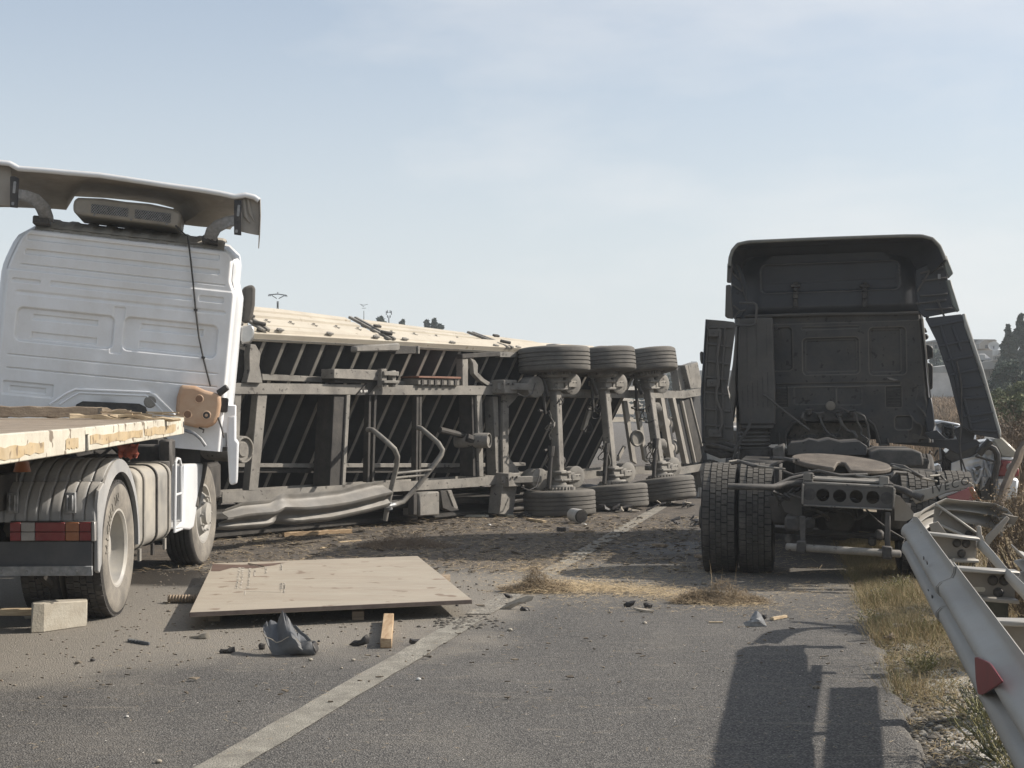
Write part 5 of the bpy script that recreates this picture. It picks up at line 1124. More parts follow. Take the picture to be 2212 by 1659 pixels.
for k in range(11):                                # hoses lying over the frame and tyres
    P = [[(270, 240), (330, 232), (400, 250), (470, 270), (640, 290)], [(290, 255), (350, 240), (430, 270), (540, 270), (660, 225), (730, 230)], [(1340, 262), (1420, 275), (1500, 320), (1560, 350)], [(1350, 270), (1450, 300), (1540, 350), (1640, 370)], [(560, 440), (640, 470)], [(1330, 340), (1360, 310), (1440, 318)], [(1590, 335), (1660, 330), (1700, 370)], [(620, 300), (700, 330), (860, 300), (1000, 330), (1180, 325)], [(570, 218), (640, 222), (700, 235)], [(1100, 330), (1200, 345), (1330, 330)], [(560, 430), (600, 490), (630, 520)]][k]
    m = MB(RKc); m.tube([k6(x, y, -.55+.12*math.sin(i*1.7+k)) for i, (x, y) in enumerate(P)], .011+.004*(k % 3), 6); build(m, 'air_hose', M_blackd if k % 3 else M_chass, rt, smooth=80)
# chassis side clutter between frame and cab
m = MB(RKc); A = k6(650, 60, 1.2); B = k6(1180, 190, 1.2); m.prism(xz([k6(*p, 1.3) for p in ((655, 200), (652, 150), (676, 118), (760, 112), (800, 96), (860, 108), (930, 92), (1010, 112), (1130, 104), (1182, 140), (1180, 200))]), 1.3, 2.4); build(m, 'gearbox_cover', M_cabdirt, rt, .006)
m = MB(RKc); m.prism(xz([k6(*p, 1.0) for p in ((1200, 240), (1200, 180), (1260, 158), (1480, 160), (1540, 180), (1552, 230), (1550, 270), (1200, 280))]), 1.0, 2.2); build(m, 'fuel_tank', M_blackd, rt, .02, segs=2)
m = MB(RKc); m.prism(xz([k6(*p, 1.2) for p in ((560, 150), (640, 120), (640, 230), (560, 240))]), 1.2, 1.6); build(m, 'battery_box', M_blackd, rt, .02)
m = MB(RKc); m.box((-1.0, .9, .55), (-.55, 2.6, 1.02)); m.box((.5, .8, .28), (1.1, 2.5, .95)); m.box((-1.1, 2.9, .5), (1.1, 4.9, 1.05)); build(m, 'chassis_equipment', M_dark, rt, .03)  # right-hand box reaches low to keep sunlight off the ground beneath
# ---------------------------------------------------------------- cab
RB = Fr(RK(0, 2.80, 1.0), -11.5, roll=-1.0)
kb = bpy.data.objects.new('cab', None); S.collection.objects.link(kb); kb.parent = rt; WL[kb.name] = WL[rt.name]
def k5(x, y, d=0): return RB.q(5, x, y, d)
def P5(ps, d): return xz([k5(*p, d) for p in ps])
feat2 = []
def rect5(x0, y0, x1, y1, r, d, w=.012):
    A, B = k5(x0, y0), k5(x1, y1); feat2.append((min(A.x, B.x), max(A.x, B.x), min(A.z, B.z), max(A.z, B.z), r, d*1.5, w))
rect5(500, 708, 692, 990, .05, .016); rect5(612, 708, 614, 985, .0, .008, .004); rect5(755, 778, 1132, 1012, .05, .018); rect5(775, 792, 1115, 992, .03, .008)
rect5(1190, 708, 1440, 1016, .05, .018); rect5(1205, 722, 1405, 995, .03, .008); rect5(750, 705, 1130, 712, .0, .008, .006)
rect5(575, 1078, 1400, 1084, .0, .010, .008); rect5(570, 1092, 662, 1232, .02, .012); rect5(1302, 1092, 1410, 1232, .02, .012); rect5(1362, 1288, 1478, 1378, .04, .02); rect5(700, 1100, 975, 1210, .03, .006); rect5(980, 1100, 1145, 1215, .03, .006); rect5(345, 648, 1535, 656, 0, .012, .006)
ZC = k5(1000, 1470); ZTK = k5(950, 628)
def side_l(z): return k5(330, 700).x-.02
def side_r(z):
    t = (ZTK.z-z)/(ZTK.z-ZC.z); return k5(1540, 640).x+(k5(1610, 1400).x-k5(1540, 640).x)*t
def arch_in(x, z):
    a = k5(650, 1330); b = k5(1235, 1330); cx_ = (a.x+b.x)/2; hw = (b.x-a.x)/2; dz_ = k5(900, 1322).z-z
    return dz_ > 0 and abs(x-cx_) < hw-.12*max(0, 1-dz_/.15)
rows = []; NZ2, NX2 = 200, 260; Vv = []; ok = []
for i in range(NZ2+1):
    z = ZC.z+(ZTK.z-ZC.z)*i/NZ2; l_, r_ = side_l(z), side_r(z)
    for j in range(NX2+1):
        x = l_+(r_-l_)*j/NX2; h = 0
        for x0, x1, z0, z1, r, d, w in feat2:
            dx = max(x0+r-x, x-x1+r, 0); dz_ = max(z0+r-z, z-z1+r, 0); dd = math.hypot(dx, dz_)-r if (dx or dz_) else max(max(x0-x, x-x1), max(z0-z, z-z1)); h += d*(1-sm(dd, -w, 0))
        # crumpling towards the lower right corner
        c_ = sm(x, r_-.45, r_)*sm(ZTK.z-z, .55, 1.1); h += c_*(.10*nz(x*3, z*3, 1, 5)+.05*abs(nz(x*7, z*5, 1, 9)))
        e = min(x-l_, r_-x); h += .05*(1-sm(e, 0, .05))**2+.006*fbm(x, z, 1.3, 21)+.015*math.exp(-((x-k5(1370, 1030).x)**2+((z-k5(1370, 1030).z)*2)**2)/.003)
        Vv.append((x, h, z)); ok.append(arch_in(x, z))
m = MB(RB); W_ = NX2+1; m.add(Vv, [(i*W_+j, i*W_+j+1, (i+1)*W_+j+1, (i+1)*W_+j) for i in range(NZ2) for j in range(NX2) if not (ok[i*W_+j] or ok[(i+1)*W_+j+1])])
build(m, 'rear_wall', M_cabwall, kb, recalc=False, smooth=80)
# louvres in the wall vents
for x0, x1 in ((578, 655), (1312, 1400)):
    for k in range(6):
        y = 1112+k*20; A = k5(x0, y); B = k5(x1, y+8); m = MB(RB); m.prism([(A.x, A.z), (B.x, A.z), (B.x, B.z), (A.x, B.z)], -.004, .012); build(m, 'vent_slot', M_black, kb)
# arch lips
for P in ([(600, 1400), (602, 1480), (640, 1480), (648, 1390), (690, 1335), (740, 1318)], [(1190, 1318), (1225, 1345), (1245, 1400), (1268, 1480), (1325, 1478), (1312, 1438)]):
    m = MB(RB); m.tube([k5(*p, -.012) for p in P], .014, 8); build(m, 'wheel_arch_lip', M_cabgrey, kb)
m = MB(RB); m.prism(P5([(560, 1380), (602, 1380), (645, 1380), (648, 1480), (600, 1484), (598, 1440), (540, 1440)], .02), .02, .3); build(m, 'arch_panel', M_cabgrey, kb, .01)
m = MB(RB); m.prism(P5([(1246, 1330), (1300, 1330), (1600, 1440), (1312, 1442), (1325, 1478), (1268, 1482)], .03), .03, .3); build(m, 'arch_panel', M_cabgrey, kb, .01)
# cab shell ahead of the wall
def ring(y, e=0, zt_=0):
    P = []
    for i in range(9): z = ZC.z+(ZTK.z+.05-ZC.z)*i/8; P.append((side_l(z)-.02+e, y, z))
    for i in range(8, -1, -1): z = ZC.z+(ZTK.z+.05-ZC.z)*i/8; P.append((side_r(z)+.02-e, y, z))
    return P
m = MB(RB); m.grid([ring(.05, .02), ring(.1), ring(1.0), ring(1.75), ring(1.95, .15)]); e = ring(1.95, .15); m.add(e, [tuple(range(len(e)))]); build(m, 'cab_shell', M_cabd, kb, recalc=False)
# high roof: bulging upper wall with its moulded panel
uo = [(352, 632), (345, 560), (342, 420), (345, 300), (375, 255), (430, 240), (700, 236), (1100, 230), (1380, 236), (1450, 255), (1500, 330), (1512, 450), (1520, 560), (1560, 626)]
c5 = k5(930, 440); bx0, bx1 = k5(345, 500).x, k5(1530, 500).x; bz0, bz1 = k5(900, 630).z, k5(900, 225).z
rows = []
for i in range(81):
    z = bz0+(bz1-bz0)*i/80; t = i/80; xl_ = bx0+.01+.16*max(0, (t-.72)/.28)**2; xr_ = bx1+.0-.20*max(0, (t-.55)/.45)**2+.03*(1-t)
    row = []
    for j in range(121):
        x = xl_+(xr_-xl_)*j/120; e = min((x-xl_), (xr_-x)); y = -.10*sm(e, 0, .25)*sm(z, bz0-.02, bz0+.12)+.05
        A, B = k5(488, 485), k5(1388, 268); r = .06; dx = max(A.x+r-x, x-B.x+r, 0); dz_ = max(A.z+r-z, z-B.z+r, 0); dd = math.hypot(dx, dz_)-r if (dx or dz_) else max(max(A.x-x, x-B.x), max(A.z-z, z-B.z))
        y += .018*(1-sm(dd, -.012, 0))-.010*math.exp(-(dd/.012)**2); y += .006*math.exp(-((z-(k5(900, 408).z+.012*x))/.006)**2)*(dd < -.05)
        row.append((x, y, z))
    rows.append(row)
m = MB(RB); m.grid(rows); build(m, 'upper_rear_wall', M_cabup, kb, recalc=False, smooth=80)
m = MB(RB); m.tube([k5(375, 633, -.04), k5(900, 618, -.06), k5(1530, 612, -.04)], .018, 8); build(m, 'roof_joint_lip', M_cabgrey, kb)
for x0 in (710, 1165):
    for (dy, w, h) in ((415, 30, 16), (432, 64, 20), (455, 26, 24), (478, 40, 14), (500, 34, 30), (530, 26, 20), (555, 34, 34)):
        A = k5(x0-w/2, dy-h/2, -.09); B = k5(x0+w/2, dy+h/2, -.09); m = MB(RB); m.box((A.x, -.10, B.z), (B.x, -.04, A.z)); build(m, 'fairing_hinge', M_black, kb, .006)
# hooded roof fairing reaching back over the wall
ho = [(276, 300), (280, 250), (296, 200), (330, 160), (400, 144), (600, 135), (900, 122), (1200, 112), (1420, 105), (1540, 105), (1610, 124), (1655, 168), (1680, 225), (1694, 262)]
hi = [(350, 400), (345, 330), (360, 275), (395, 250), (450, 240), (620, 236), (900, 232), (1180, 232), (1380, 236), (1430, 245), (1470, 270), (1500, 320), (1510, 380), (1515, 430)]
YH = -.62; rows = []
for k in range(9):
    v = k/8; row = []
    for j in range(61):
        A = k5(*lerpP(ho, j/60), YH); B = k5(*lerpP(hi, j/60), .02); p = A.lerp(B, v); up_ = .07*math.sin(v*math.pi); p.z += up_*(1-abs(j/30-1)**4); row.append(p)
    rows.append(row)
m = MB(RB); m.sheet(rows, .015); hd = build(m, 'roof_fairing', M_cabd, kb, smooth=40)
m = MB(RB); m.tube([Vector(p)+Vector((0, -.004, 0)) for p in rows[0]], .020, 8); build(m, 'fairing_lip', mat('dull_green_grey_paint', (.12, .125, .115), .5, 0, .3, sc=5), hd, smooth=80)
m = MB(RB); rt_ = [[(p[0], y_, p[2]-(.02 if y_ < 0 else .0)-max(0, y_-.9)*.7) for p in [rows[0][j] for j in range(61)]] for y_ in (YH+.005, -.2, .4, 1.0, 1.7)]; m.sheet(rt_, .012); build(m, 'roof_shell', M_cabd, kb, smooth=50)
# fairing sides: short upper pieces
for ps, d in ((((262, 284), (292, 274), (296, 300), (286, 412), (258, 410)), -.55), (((252, 428), (284, 424), (300, 650), (262, 644), (246, 634)), -.5), (((1672, 232), (1704, 232), (1748, 352), (1716, 384), (1690, 300)), -.5), (((1702, 394), (1730, 392), (1790, 596), (1772, 606), (1745, 560)), -.5)):
    m = MB(RB); m.prism(P5(ps, d), d, d+.07); build(m, 'fairing_edge', mat('pale_green_grey_edge', (.15, .165, .15), .5, 0, .3, sc=5) if d == -.5 and ps[0][0] > 1000 else M_cabgrey, kb, .008)
for ps, d, d2 in ((((288, 280), (345, 300), (390, 420), (392, 560), (355, 640), (296, 645), (286, 420)), -.25, -.20), (((1500, 330), (1560, 300), (1672, 238), (1700, 300), (1712, 392), (1775, 600), (1560, 640), (1520, 600), (1505, 480)), -.25, -.19)):
    m = MB(RB); m.prism(P5(ps, d), d, d2); inner = build(m, 'inner_fairing', M_cabd, kb, .006)
for a in (((1510, 470), (1640, 260)), ((1500, 550), (1700, 525)), ((1530, 500), (1710, 485)), ((1540, 400), (1700, 380)), ((1640, 520), (1690, 640)), ((1560, 590), (1740, 580)), ((300, 350), (350, 400)), ((290, 420), (360, 470)), ((300, 560), (345, 600)), ((1530, 350), (1680, 310))):
    m = MB(RB); m.bar(k5(*a[0], -.27), k5(*a[1], -.27), .02, .02); build(m, 'stiffening_rib', M_cabgrey, kb, .003)
m = MB(RB); m.prism(P5([(1646, 355), (1664, 355), (1664, 388), (1646, 388)], -.28), -.285, -.27); build(m, 'bracket_tab', M_gal, kb)
m = MB(RB); m.tube([k5(*p, -.3) for p in ((296, 275), (322, 300), (345, 360), (362, 450), (390, 540))], .010, 6); build(m, 'fairing_cable', M_hose, kb)
m = MB(RB); m.tube([k5(*p, -.36) for p in ((310, 650), (315, 625), (345, 600), (385, 590))], .013, 6); build(m, 'fairing_stay', M_cabgrey, kb)
m = MB(RB); m.tube([k5(*p, -.5) for p in ((340, 545), (435, 545), (452, 558), (455, 580), (448, 680), (430, 692), (400, 694), (240, 690), (215, 705))], .013, 8); build(m, 'grab_handle', M_cabgrey, kb, smooth=60)
# ribbed fairing panels, one standing on the left, one torn loose on the right
def ribbed(outline, d, hor, ver, mt, edge_=None, name='side_fairing', t=.03):
    m = MB(RB); m.prism(P5(outline, d), d, d+t); pn = build(m, name, mt, kb, .006)
    for a, b in hor+ver: m = MB(RB); m.bar(k5(*a, d-.012), k5(*b, d-.012), .024, .022, (0, 0, 1) if (a, b) in hor else (1, 0, 0)); build(m, 'stiffening_rib', mt, pn, .003)
    return pn
pn = ribbed([(118, 652), (240, 662), (305, 670), (318, 690), (282, 960), (262, 1100), (300, 1300), (305, 1440), (240, 1462), (120, 1470), (98, 1462), (88, 1130), (104, 900)], -.75,
            [((135, 705), (300, 705)), ((130, 812), (285, 832)), ((124, 925), (270, 948)), ((122, 1030), (262, 1050)), ((112, 1130), (262, 1148)), ((104, 1240), (280, 1258)), ((104, 1345), (290, 1362)), ((104, 1430), (290, 1440))],
            [((205, 700), (190, 1060)), ((192, 1060), (186, 1450)), ((248, 700), (226, 1060)), ((228, 1060), (240, 1440)), ((136, 690), (112, 1130)), ((112, 1130), (108, 1460))], M_cabgrey)
m = MB(RB); m.tube([k5(*p, -.82) for p in ((215, 740), (210, 800), (196, 900), (205, 1070), (192, 1110), (190, 1180), (222, 1260), (228, 1340), (215, 1375), (205, 1400))], .014, 8); build(m, 'panel_stay', M_cabgrey, pn, smooth=70)
for x, y in ((180, 742), (168, 1072), (182, 1402)):
    A = k5(x-42, y-24, -.8); B = k5(x+42, y+24, -.8); m = MB(RB); m.box((A.x, -.82, B.z), (B.x, -.765, A.z)); m.box((A.x+.06, -.85, B.z+.03), (B.x-.09, -.82, A.z-.03)); build(m, 'panel_latch', M_cabgrey, pn, .01)
m = MB(RB); m.prism(P5([(118, 652), (126, 653), (112, 900), (98, 1130), (106, 1465), (94, 1470), (86, 1130), (102, 900)], -.79), -.79, -.70); build(m, 'panel_edge', M_cabd, pn, .004)
pn = ribbed([(1562, 646), (1800, 618), (1812, 640), (1822, 700), (2048, 1390), (2055, 1440), (1890, 1412), (1800, 1352), (1722, 1040), (1640, 800)], -.85,
            [((1600, 700), (1810, 660)), ((1650, 830), (1850, 790)), ((1700, 925), (1880, 890)), ((1730, 1020), (1905, 980)), ((1760, 1110), (1950, 1085)), ((1790, 1175), (1970, 1165)), ((1815, 1290), (2010, 1265)), ((1860, 1335), (1985, 1310)), ((1870, 1380), (2040, 1390))],
            [((1660, 690), (1760, 1000)), ((1760, 1000), (1815, 1300)), ((1820, 1180), (1865, 1370)), ((1742, 700), (1800, 860))], M_cabd)
m = MB(RB); m.prism(P5([(1806, 616), (1830, 615), (1832, 640), (1945, 975), (2062, 1385), (2064, 1428), (2050, 1432), (2040, 1390), (1930, 1000), (1822, 700)], -.87), -.87, -.60); build(m, 'outer_skin_edge', mat('pale_fairing_skin', (.30, .31, .30), .5, 0, .35, sc=4), pn, .01)
m = MB(RB); m.tube([k5(*p, -.9) for p in ((1770, 930), (1800, 1080), (1802, 1340), (1785, 1480), (1800, 1570), (1845, 1690))], .010, 6); m.tube([k5(*p, -.9) for p in ((1790, 1470), (1795, 1580), (1805, 1660))], .010, 6); build(m, 'hanging_wire', M_black, pn, smooth=80)
for ps, d in ((((1560, 1400), (1640, 1380), (1700, 1440), (1600, 1442)), -.1), (((1330, 1440), (1700, 1440), (1900, 1440), (1930, 1470), (1780, 1540), (1700, 1500), (1350, 1470)), .15), (((1750, 1380), (1800, 1350), (1890, 1410), (1880, 1450), (1790, 1480)), -.7)):
    m = MB(RB); m.prism(P5(ps, d), d, d+.05); build(m, 'torn_sill', M_cabd, kb, .005)
# right corner pillar and mirrors
m = MB(RB); m.prism(P5([(1536, 640), (1552, 650), (1600, 1160), (1622, 1330), (1612, 1400), (1598, 1160)], -.03), -.03, .06); build(m, 'corner_seam', M_rib, kb, .004)
m = MB(RB); m.prism(P5([(1590, 1165), (1606, 1170), (1618, 1250), (1628, 1350), (1610, 1400), (1575, 1390), (1560, 1300), (1575, 1230)], -.05), -.05, .1); build(m, 'crushed_corner', M_cabd, kb, .01)
for ps, mt_ in ((((1566, 818), (1606, 826), (1616, 845), (1616, 905), (1574, 920)), M_glass), (((1578, 938), (1604, 942), (1615, 960), (1612, 1110), (1592, 1118)), M_glass), (((1556, 705), (1566, 710), (1578, 738), (1566, 740)), M_black), (((1560, 745), (1582, 752), (1588, 775), (1566, 790)), M_black)):
    m = MB(RB); m.prism(P5(ps, .8), .8, .92); mi_ = build(m, 'side_mirror', M_black, kb, .012)
    if mt_ is M_glass:
        cx_ = sum(p[0] for p in ps)/len(ps); cy_ = sum(p[1] for p in ps)/len(ps); m = MB(RB); m.prism(P5([(cx_+(p[0]-cx_)*.75, cy_+(p[1]-cy_)*.8) for p in ps], .79), .793, .80); build(m, 'mirror_glass', M_glass, mi_)
m = MB(RB); m.prism(P5([(80, 870), (92, 860), (104, 870), (100, 940), (90, 950), (82, 920)], .8), .8, .9); build(m, 'side_mirror', M_cabgrey, kb, .02)
# intake tower with slots, bellows below
m = MB(RB); m.prism(P5([(342, 648), (500, 640), (560, 642), (566, 900), (576, 1100), (578, 1342), (345, 1345), (330, 1100), (332, 800)], -.42), -.42, -.06); tw = build(m, 'intake_tower', M_cabgrey, kb, .015, segs=2)
for x, y0, y1 in ((391, 690, 1000), (455, 680, 960), (520, 680, 906), (364, 1100, 1232), (397, 1085, 1235), (430, 1068, 1235), (462, 1052, 1196), (462, 1205, 1222), (495, 1030, 1170), (497, 1195, 1232), (528, 1000, 1160), (528, 1180, 1230)):
    m = MB(RB); A = k5(x-3.2, y0, -.42); B = k5(x+3.2, y1, -.42); m.box((A.x, -.424, B.z), (B.x, -.41, A.z)); build(m, 'intake_slot', M_black, tw)
m = MB(RB); m.prism(P5([(350, 1345), (566, 1342), (566, 1372), (350, 1374)], -.4), -.4, -.08); build(m, 'tower_foot', M_cabgrey, tw, .01)
cB = k5(440, 1440, -.25); zr = [k5(440, y, -.25).z for y in (1375, 1500, 1580)]
prof = []
n = 5
for i in range(n*6+1):
    t = i/(n*6); prof.append((.165+.016*math.cos(t*n*2*math.pi)*(.8+.4*math.sin(t*9))+.012*t, zr[0]+(zr[1]-zr[0])*t))
m = MB(RB); m.lathe(prof, 26, c=(cB.x, -.25, 0), ax=(0, 0, 1)); build(m, 'rubber_bellows', M_cabgrey, tw, smooth=50)
m = MB(RB); m.lathe([(.17, zr[1]), (.185, zr[1]-.02), (.17, zr[2]+.02), (.12, zr[2]), (0, zr[2])], 26, c=(cB.x+.01, -.25, 0), ax=(0, 0, 1)); build(m, 'bellows_base', M_blackd, tw)
m = MB(RB); m.prism(P5([(318, 680), (334, 680), (330, 820), (318, 1040), (322, 1150), (300, 1330), (262, 1300), (280, 1150), (268, 1110), (296, 950), (310, 800)], -.15), -.15, .1); build(m, 'silver_side_strip', M_zinc, kb, .01)
for P, r_, d in (([(497, 1150), (520, 1160), (660, 1275), (800, 1380)], .013, -.5), ([(420, 1300), (400, 1370), (330, 1480), (295, 1590)], .016, -.55), ([(120, 1475), (200, 1490), (300, 1520), (325, 1500)], .03, -.5), ([(120, 1500), (220, 1540), (310, 1530)], .05, -.45), ([(140, 1440), (240, 1470), (330, 1500)], .03, -.3)):
    m = MB(RB); m.tube([k5(*p, d) for p in P], r_, 8); build(m, 'support_rod', M_cabgrey if r_ < .02 else M_blackd, kb)
# coupling rail with taps and hoses
m = MB(RB); m.prism(P5([(752, 1262), (790, 1252), (880, 1268), (1090, 1258), (1140, 1262), (1168, 1300), (1165, 1320), (760, 1325)], -.12), -.12, -.08); cr_ = build(m, 'coupling_rail', M_blackd, kb, .008)
m = MB(RB); cc = k5(940, 1222, -.2); m.lathe([(0, -.1), (.05, -.1), (.056, 0), (.05, .012), (.02, .02), (0, .02)], 24, c=cc, ax=(0, -1, 0)); build(m, 'round_socket', mat('dusty_socket_cap', (.19, .17, .14), .8, sc=8), cr_)
for x, y, r_ in ((800, 1268, .035), (872, 1290, .038), (996, 1278, .042), (1075, 1275, .036)):
    cc = k5(x, y, -.2); m = MB(RB); m.lathe([(0, -.1), (r_*.6, -.1), (r_, -.05), (r_, 0), (r_*.7, .02), (r_*.3, .03), (0, .03)], 16, c=cc, ax=(0, -1, .15)); m.tube([cc+Vector((-.04, -.03, .03)), cc+Vector((.05, -.04, .04))], .014, 8); build(m, 'gladhand', M_blackd, cr_)
for P, r_ in (([(760, 1270), (752, 1300), (770, 1330)], .02), ([(872, 1300), (885, 1340), (905, 1380), (925, 1400)], .018), ([(925, 1400), (960, 1420), (985, 1460), (975, 1490), (1010, 1500)], .008), ([(998, 1300), (1020, 1350), (1050, 1385), (1095, 1395), (1110, 1420), (1100, 1460), (1125, 1500), (1160, 1490)], .024), ([(1100, 1265), (1120, 1330), (1145, 1380), (1140, 1410), (1185, 1440), (1150, 1500)], .016), ([(1105, 1262), (1160, 1290), (1185, 1350), (1195, 1420), (1190, 1490)], .017), ([(1190, 1480), (1215, 1490), (1195, 1540), (1230, 1570), (1280, 1560), (1285, 1545)], .018), ([(1130, 1490), (1180, 1500), (1200, 1530)], .012), ([(985, 1290), (1010, 1350), (990, 1400), (950, 1460), (1000, 1500), (1020, 1500)], .006), ([(1000, 1232), (1030, 1245), (1060, 1260)], .012)):
    m = MB(RB); m.tube([k5(*p, -.28-.05*math.sin(i*2)) for i, p in enumerate(P)], r_*.8, 8); build(m, 'air_hose', M_cabgrey, cr_, smooth=80)
M_hump = mat('dirt_caked_engine_cover', (.085, .075, .062), .85, 0, .6, (.15, .13, .105), c2=(.035, .032, .03), sc=9, spots=.8, scol=(.015, .014, .013), ssc=18, bump=.6, bsc=25)
# engine hump behind the arch
m = MB(RB); m.prism(P5([(655, 1530), (650, 1440), (680, 1380), (700, 1330), (1170, 1330), (1195, 1400), (1195, 1530)], .1), .1, 1.2); build(m, 'engine_hump', M_hump, kb, .01)
m = MB(RB); m.prism(P5([(648, 1545), (662, 1470), (690, 1436), (735, 1440), (752, 1418), (800, 1430), (858, 1412), (872, 1436), (905, 1428), (940, 1440), (1004, 1424), (1050, 1446), (1112, 1438), (1130, 1462), (1166, 1482), (1150, 1550)], -.15), -.15, .05); build(m, 'engine_cover', M_hump, kb, .004)
for k, (x, y, w, h) in enumerate(((690, 1470, 60, 26), (780, 1500, 120, 14), (960, 1490, 150, 12), (1090, 1480, 50, 40), (870, 1462, 40, 30))):
    A = k5(x-w/2, y-h/2, -.16); B = k5(x+w/2, y+h/2, -.16); m = MB(RB); m.box((A.x, -.175, B.z), (B.x, -.15, A.z)); build(m, 'cover_bracket', M_hump if k % 2 else M_blackd, kb, .005)
for ps in ([(755, 1420), (800, 1408), (862, 1412), (850, 1428), (800, 1432)], [(885, 1405), (940, 1398), (1000, 1408), (1010, 1425), (930, 1432)]):
    m = MB(RB); m.prism(P5(ps, -.16), -.165, -.15); build(m, 'torn_cover_hole', M_black, kb)
m = MB(RB); m.prism(P5([(1310, 1035), (1340, 1038), (1385, 1052), (1360, 1056), (1330, 1048)], -.005), -.02, -.002); build(m, 'torn_paint_flap', M_zinc, kb)
m = MB(RB); cc = k5(578, 706, -.03); m.lathe([(.03, 0), (.028, .03), (0, .035)], 14, c=cc, ax=(0, -1, 0)); build(m, 'rubber_stop', M_black, kb)
M_platel = mat('dusty_mudguard_plate', (.26, .245, .22), .75, 0, .6, (.36, .33, .28), sc=5)
# bent rear mudguard plate with lettering and its tail lamp, behind the guard rail
PL = Fr(RK(1.2, -1.05, .9), -14, roll=0)
def k6p(x, y, d=0): return PL.q(6, x, y, d)
ps = [(1478, 432), (1560, 418), (1800, 362), (1836, 360), (1892, 402), (1720, 440), (1600, 486), (1500, 520), (1470, 470)]
m = MB(PL); m.prism(xz([k6p(*p) for p in ps]), 0, .02); pl_ = build(m, 'mudguard_plate', M_platel, rt, .008)
tx = bpy.data.curves.new('lettering', 'FONT'); tx.body = 'IVECO'; tx.size = .10; tx.extrude = .003; tx.space_character = 1.25; tx.shear = .2; tx.materials.append(M_dark)
t0_ = bpy.data.objects.new('lettering_source', tx); S.collection.objects.link(t0_); bpy.context.view_layer.update()
tme = bpy.data.meshes.new_from_object(t0_.evaluated_get(bpy.context.evaluated_depsgraph_get())); bpy.data.objects.remove(t0_)
to = bpy.data.objects.new('lettering', tme); S.collection.objects.link(to); to.parent = pl_; WL[to.name] = WL[rt.name]
a = k6p(1605, 452); b = k6p(1800, 402); an = math.atan2(b.z-a.z, b.x-a.x)
to.matrix_local = Matrix.Translation(-WL[rt.name]) @ PL.M @ Matrix.Translation((a.x, -.004, a.z)) @ Matrix.Rotation(-an, 4, 'Y') @ Matrix.Rotation(rad(90), 4, 'X')
lamp = bpy.data.objects.new('tail_light', None); S.collection.objects.link(lamp); lamp.parent = rt; WL[lamp.name] = WL[rt.name]
for ps, mt_ in (([(1702, 470), (1832, 420), (1850, 406), (1878, 494), (1742, 500)], M_pinkl), ([(1838, 420), (1872, 404), (1922, 486), (1880, 494)], M_orl), ([(1645, 470), (1700, 448), (1780, 436), (1700, 468), (1660, 488)], M_clear)):
    m = MB(PL); m.prism(xz([k6p(*p, -.03) for p in ps]), -.05, -.002); build(m, 'lens', mt_, lamp, .006)
# ================================================================ guard rail
GR = Fr((1.60, 4.42, 0), 77.7)                       # local x along the rail away from the camera, y to the road side (left)
GM = GR.M
gr_ = thing('guard_rail', GR(2, 0, 0), 'bent galvanised guard rail with spacer brackets curling up behind the dark truck', 'guard rail')
PRF = [(0, -.004), (.03, .0), (.055, .012), (.075, .06), (.095, .078), (.115, .078), (.135, .06), (.148, .018), (.162, .010), (.176, .018), (.19, .06), (.21, .078), (.23, .078), (.25, .06), (.27, .012), (.295, .0), (.325, -.004)]
def railsweep(path, name, mt, t=.004, prf=PRF, noise_=0):
    """path: (position of the lower edge in the rail frame, up vector, outward vector)"""
    m = MB(GR); rows = []
    for i, (p, up, ou, s_) in enumerate(path):
        p, up, ou = Vector(p), Vector(up).normalized(), Vector(ou).normalized()
        rows.append([p+up*z*s_+ou*y for z, y in prf])
    m.sheet(rows, t); return build(m, name, mt, gr_, smooth=50)
zl = lambda x: .475+.0135*x
path = [((x, .0-.003*x*0, zl(x)), (0, 0, 1), (0, 1, 0), 1.06) for x in [-3+.25*i for i in range(23)]]
railsweep(path, 'rail_beam', M_rail)
path = [((2.35+.2*i, .012+.000*i, zl(2.35+.2*i)), (0, .0, 1), (0, 1, 0), 1.05) for i in range(14)]
path += [((5.08, .02, .548), (0, .03, 1), (-.1, 1, 0), 1.02), ((5.25, .01, .56), (0, .02, 1), (-.25, 1, 0), 1.0), ((5.42, -.04, .58), (.02, .0, 1), (-.5, .9, 0), .95)]
railsweep(path, 'rail_beam', M_rail)
def wr(x, y, Y): return GR.I @ (lambda p: W(*p, Y))(zv(7, x, y))
# the kink: the beam folds sharply to the right and shows its hollow back
K = [((500, 240), (560, 315), 9.75), ((560, 195), (600, 285), 10.0), ((620, 160), (640, 268), 10.2), ((685, 132), (700, 262), 10.35), ((760, 142), (745, 262), 10.4), ((860, 150), (850, 280), 10.45), ((960, 160), (930, 300), 10.5), ((1030, 190), (985, 320), 10.4), ((1060, 225), (1000, 350), 10.25)]
m = MB(GR); rows = []
for i, (a, b, Y) in enumerate(K):
    A, B = wr(*a, Y), wr(*b, Y+.05); u = (A-B); L_n = u.length; u.normalize(); t = (wr(*K[min(i+1, 8)][0], K[min(i+1, 8)][2])-wr(*K[max(i-1, 0)][0], K[max(i-1, 0)][2])).normalized(); n_ = t.cross(u).normalized()
    if (GR.I.to_3x3() @ Vector((0, 1, 0))).dot(n_) < 0: n_ = -n_
    rows.append([B+u*(z/.325*L_n)+n_*y*1.0 for z, y in PRF])
m.sheet(rows, .004); build(m, 'rail_beam', M_rail, gr_, smooth=50, label='folded far end of the rail beam showing its hollow back')
m = MB(GR); P = [(1000, 215, 10.3), (1048, 232, 10.2), (1095, 238, 10.15), (1070, 285, 10.2), (1030, 270, 10.25), (1020, 240, 10.3)]
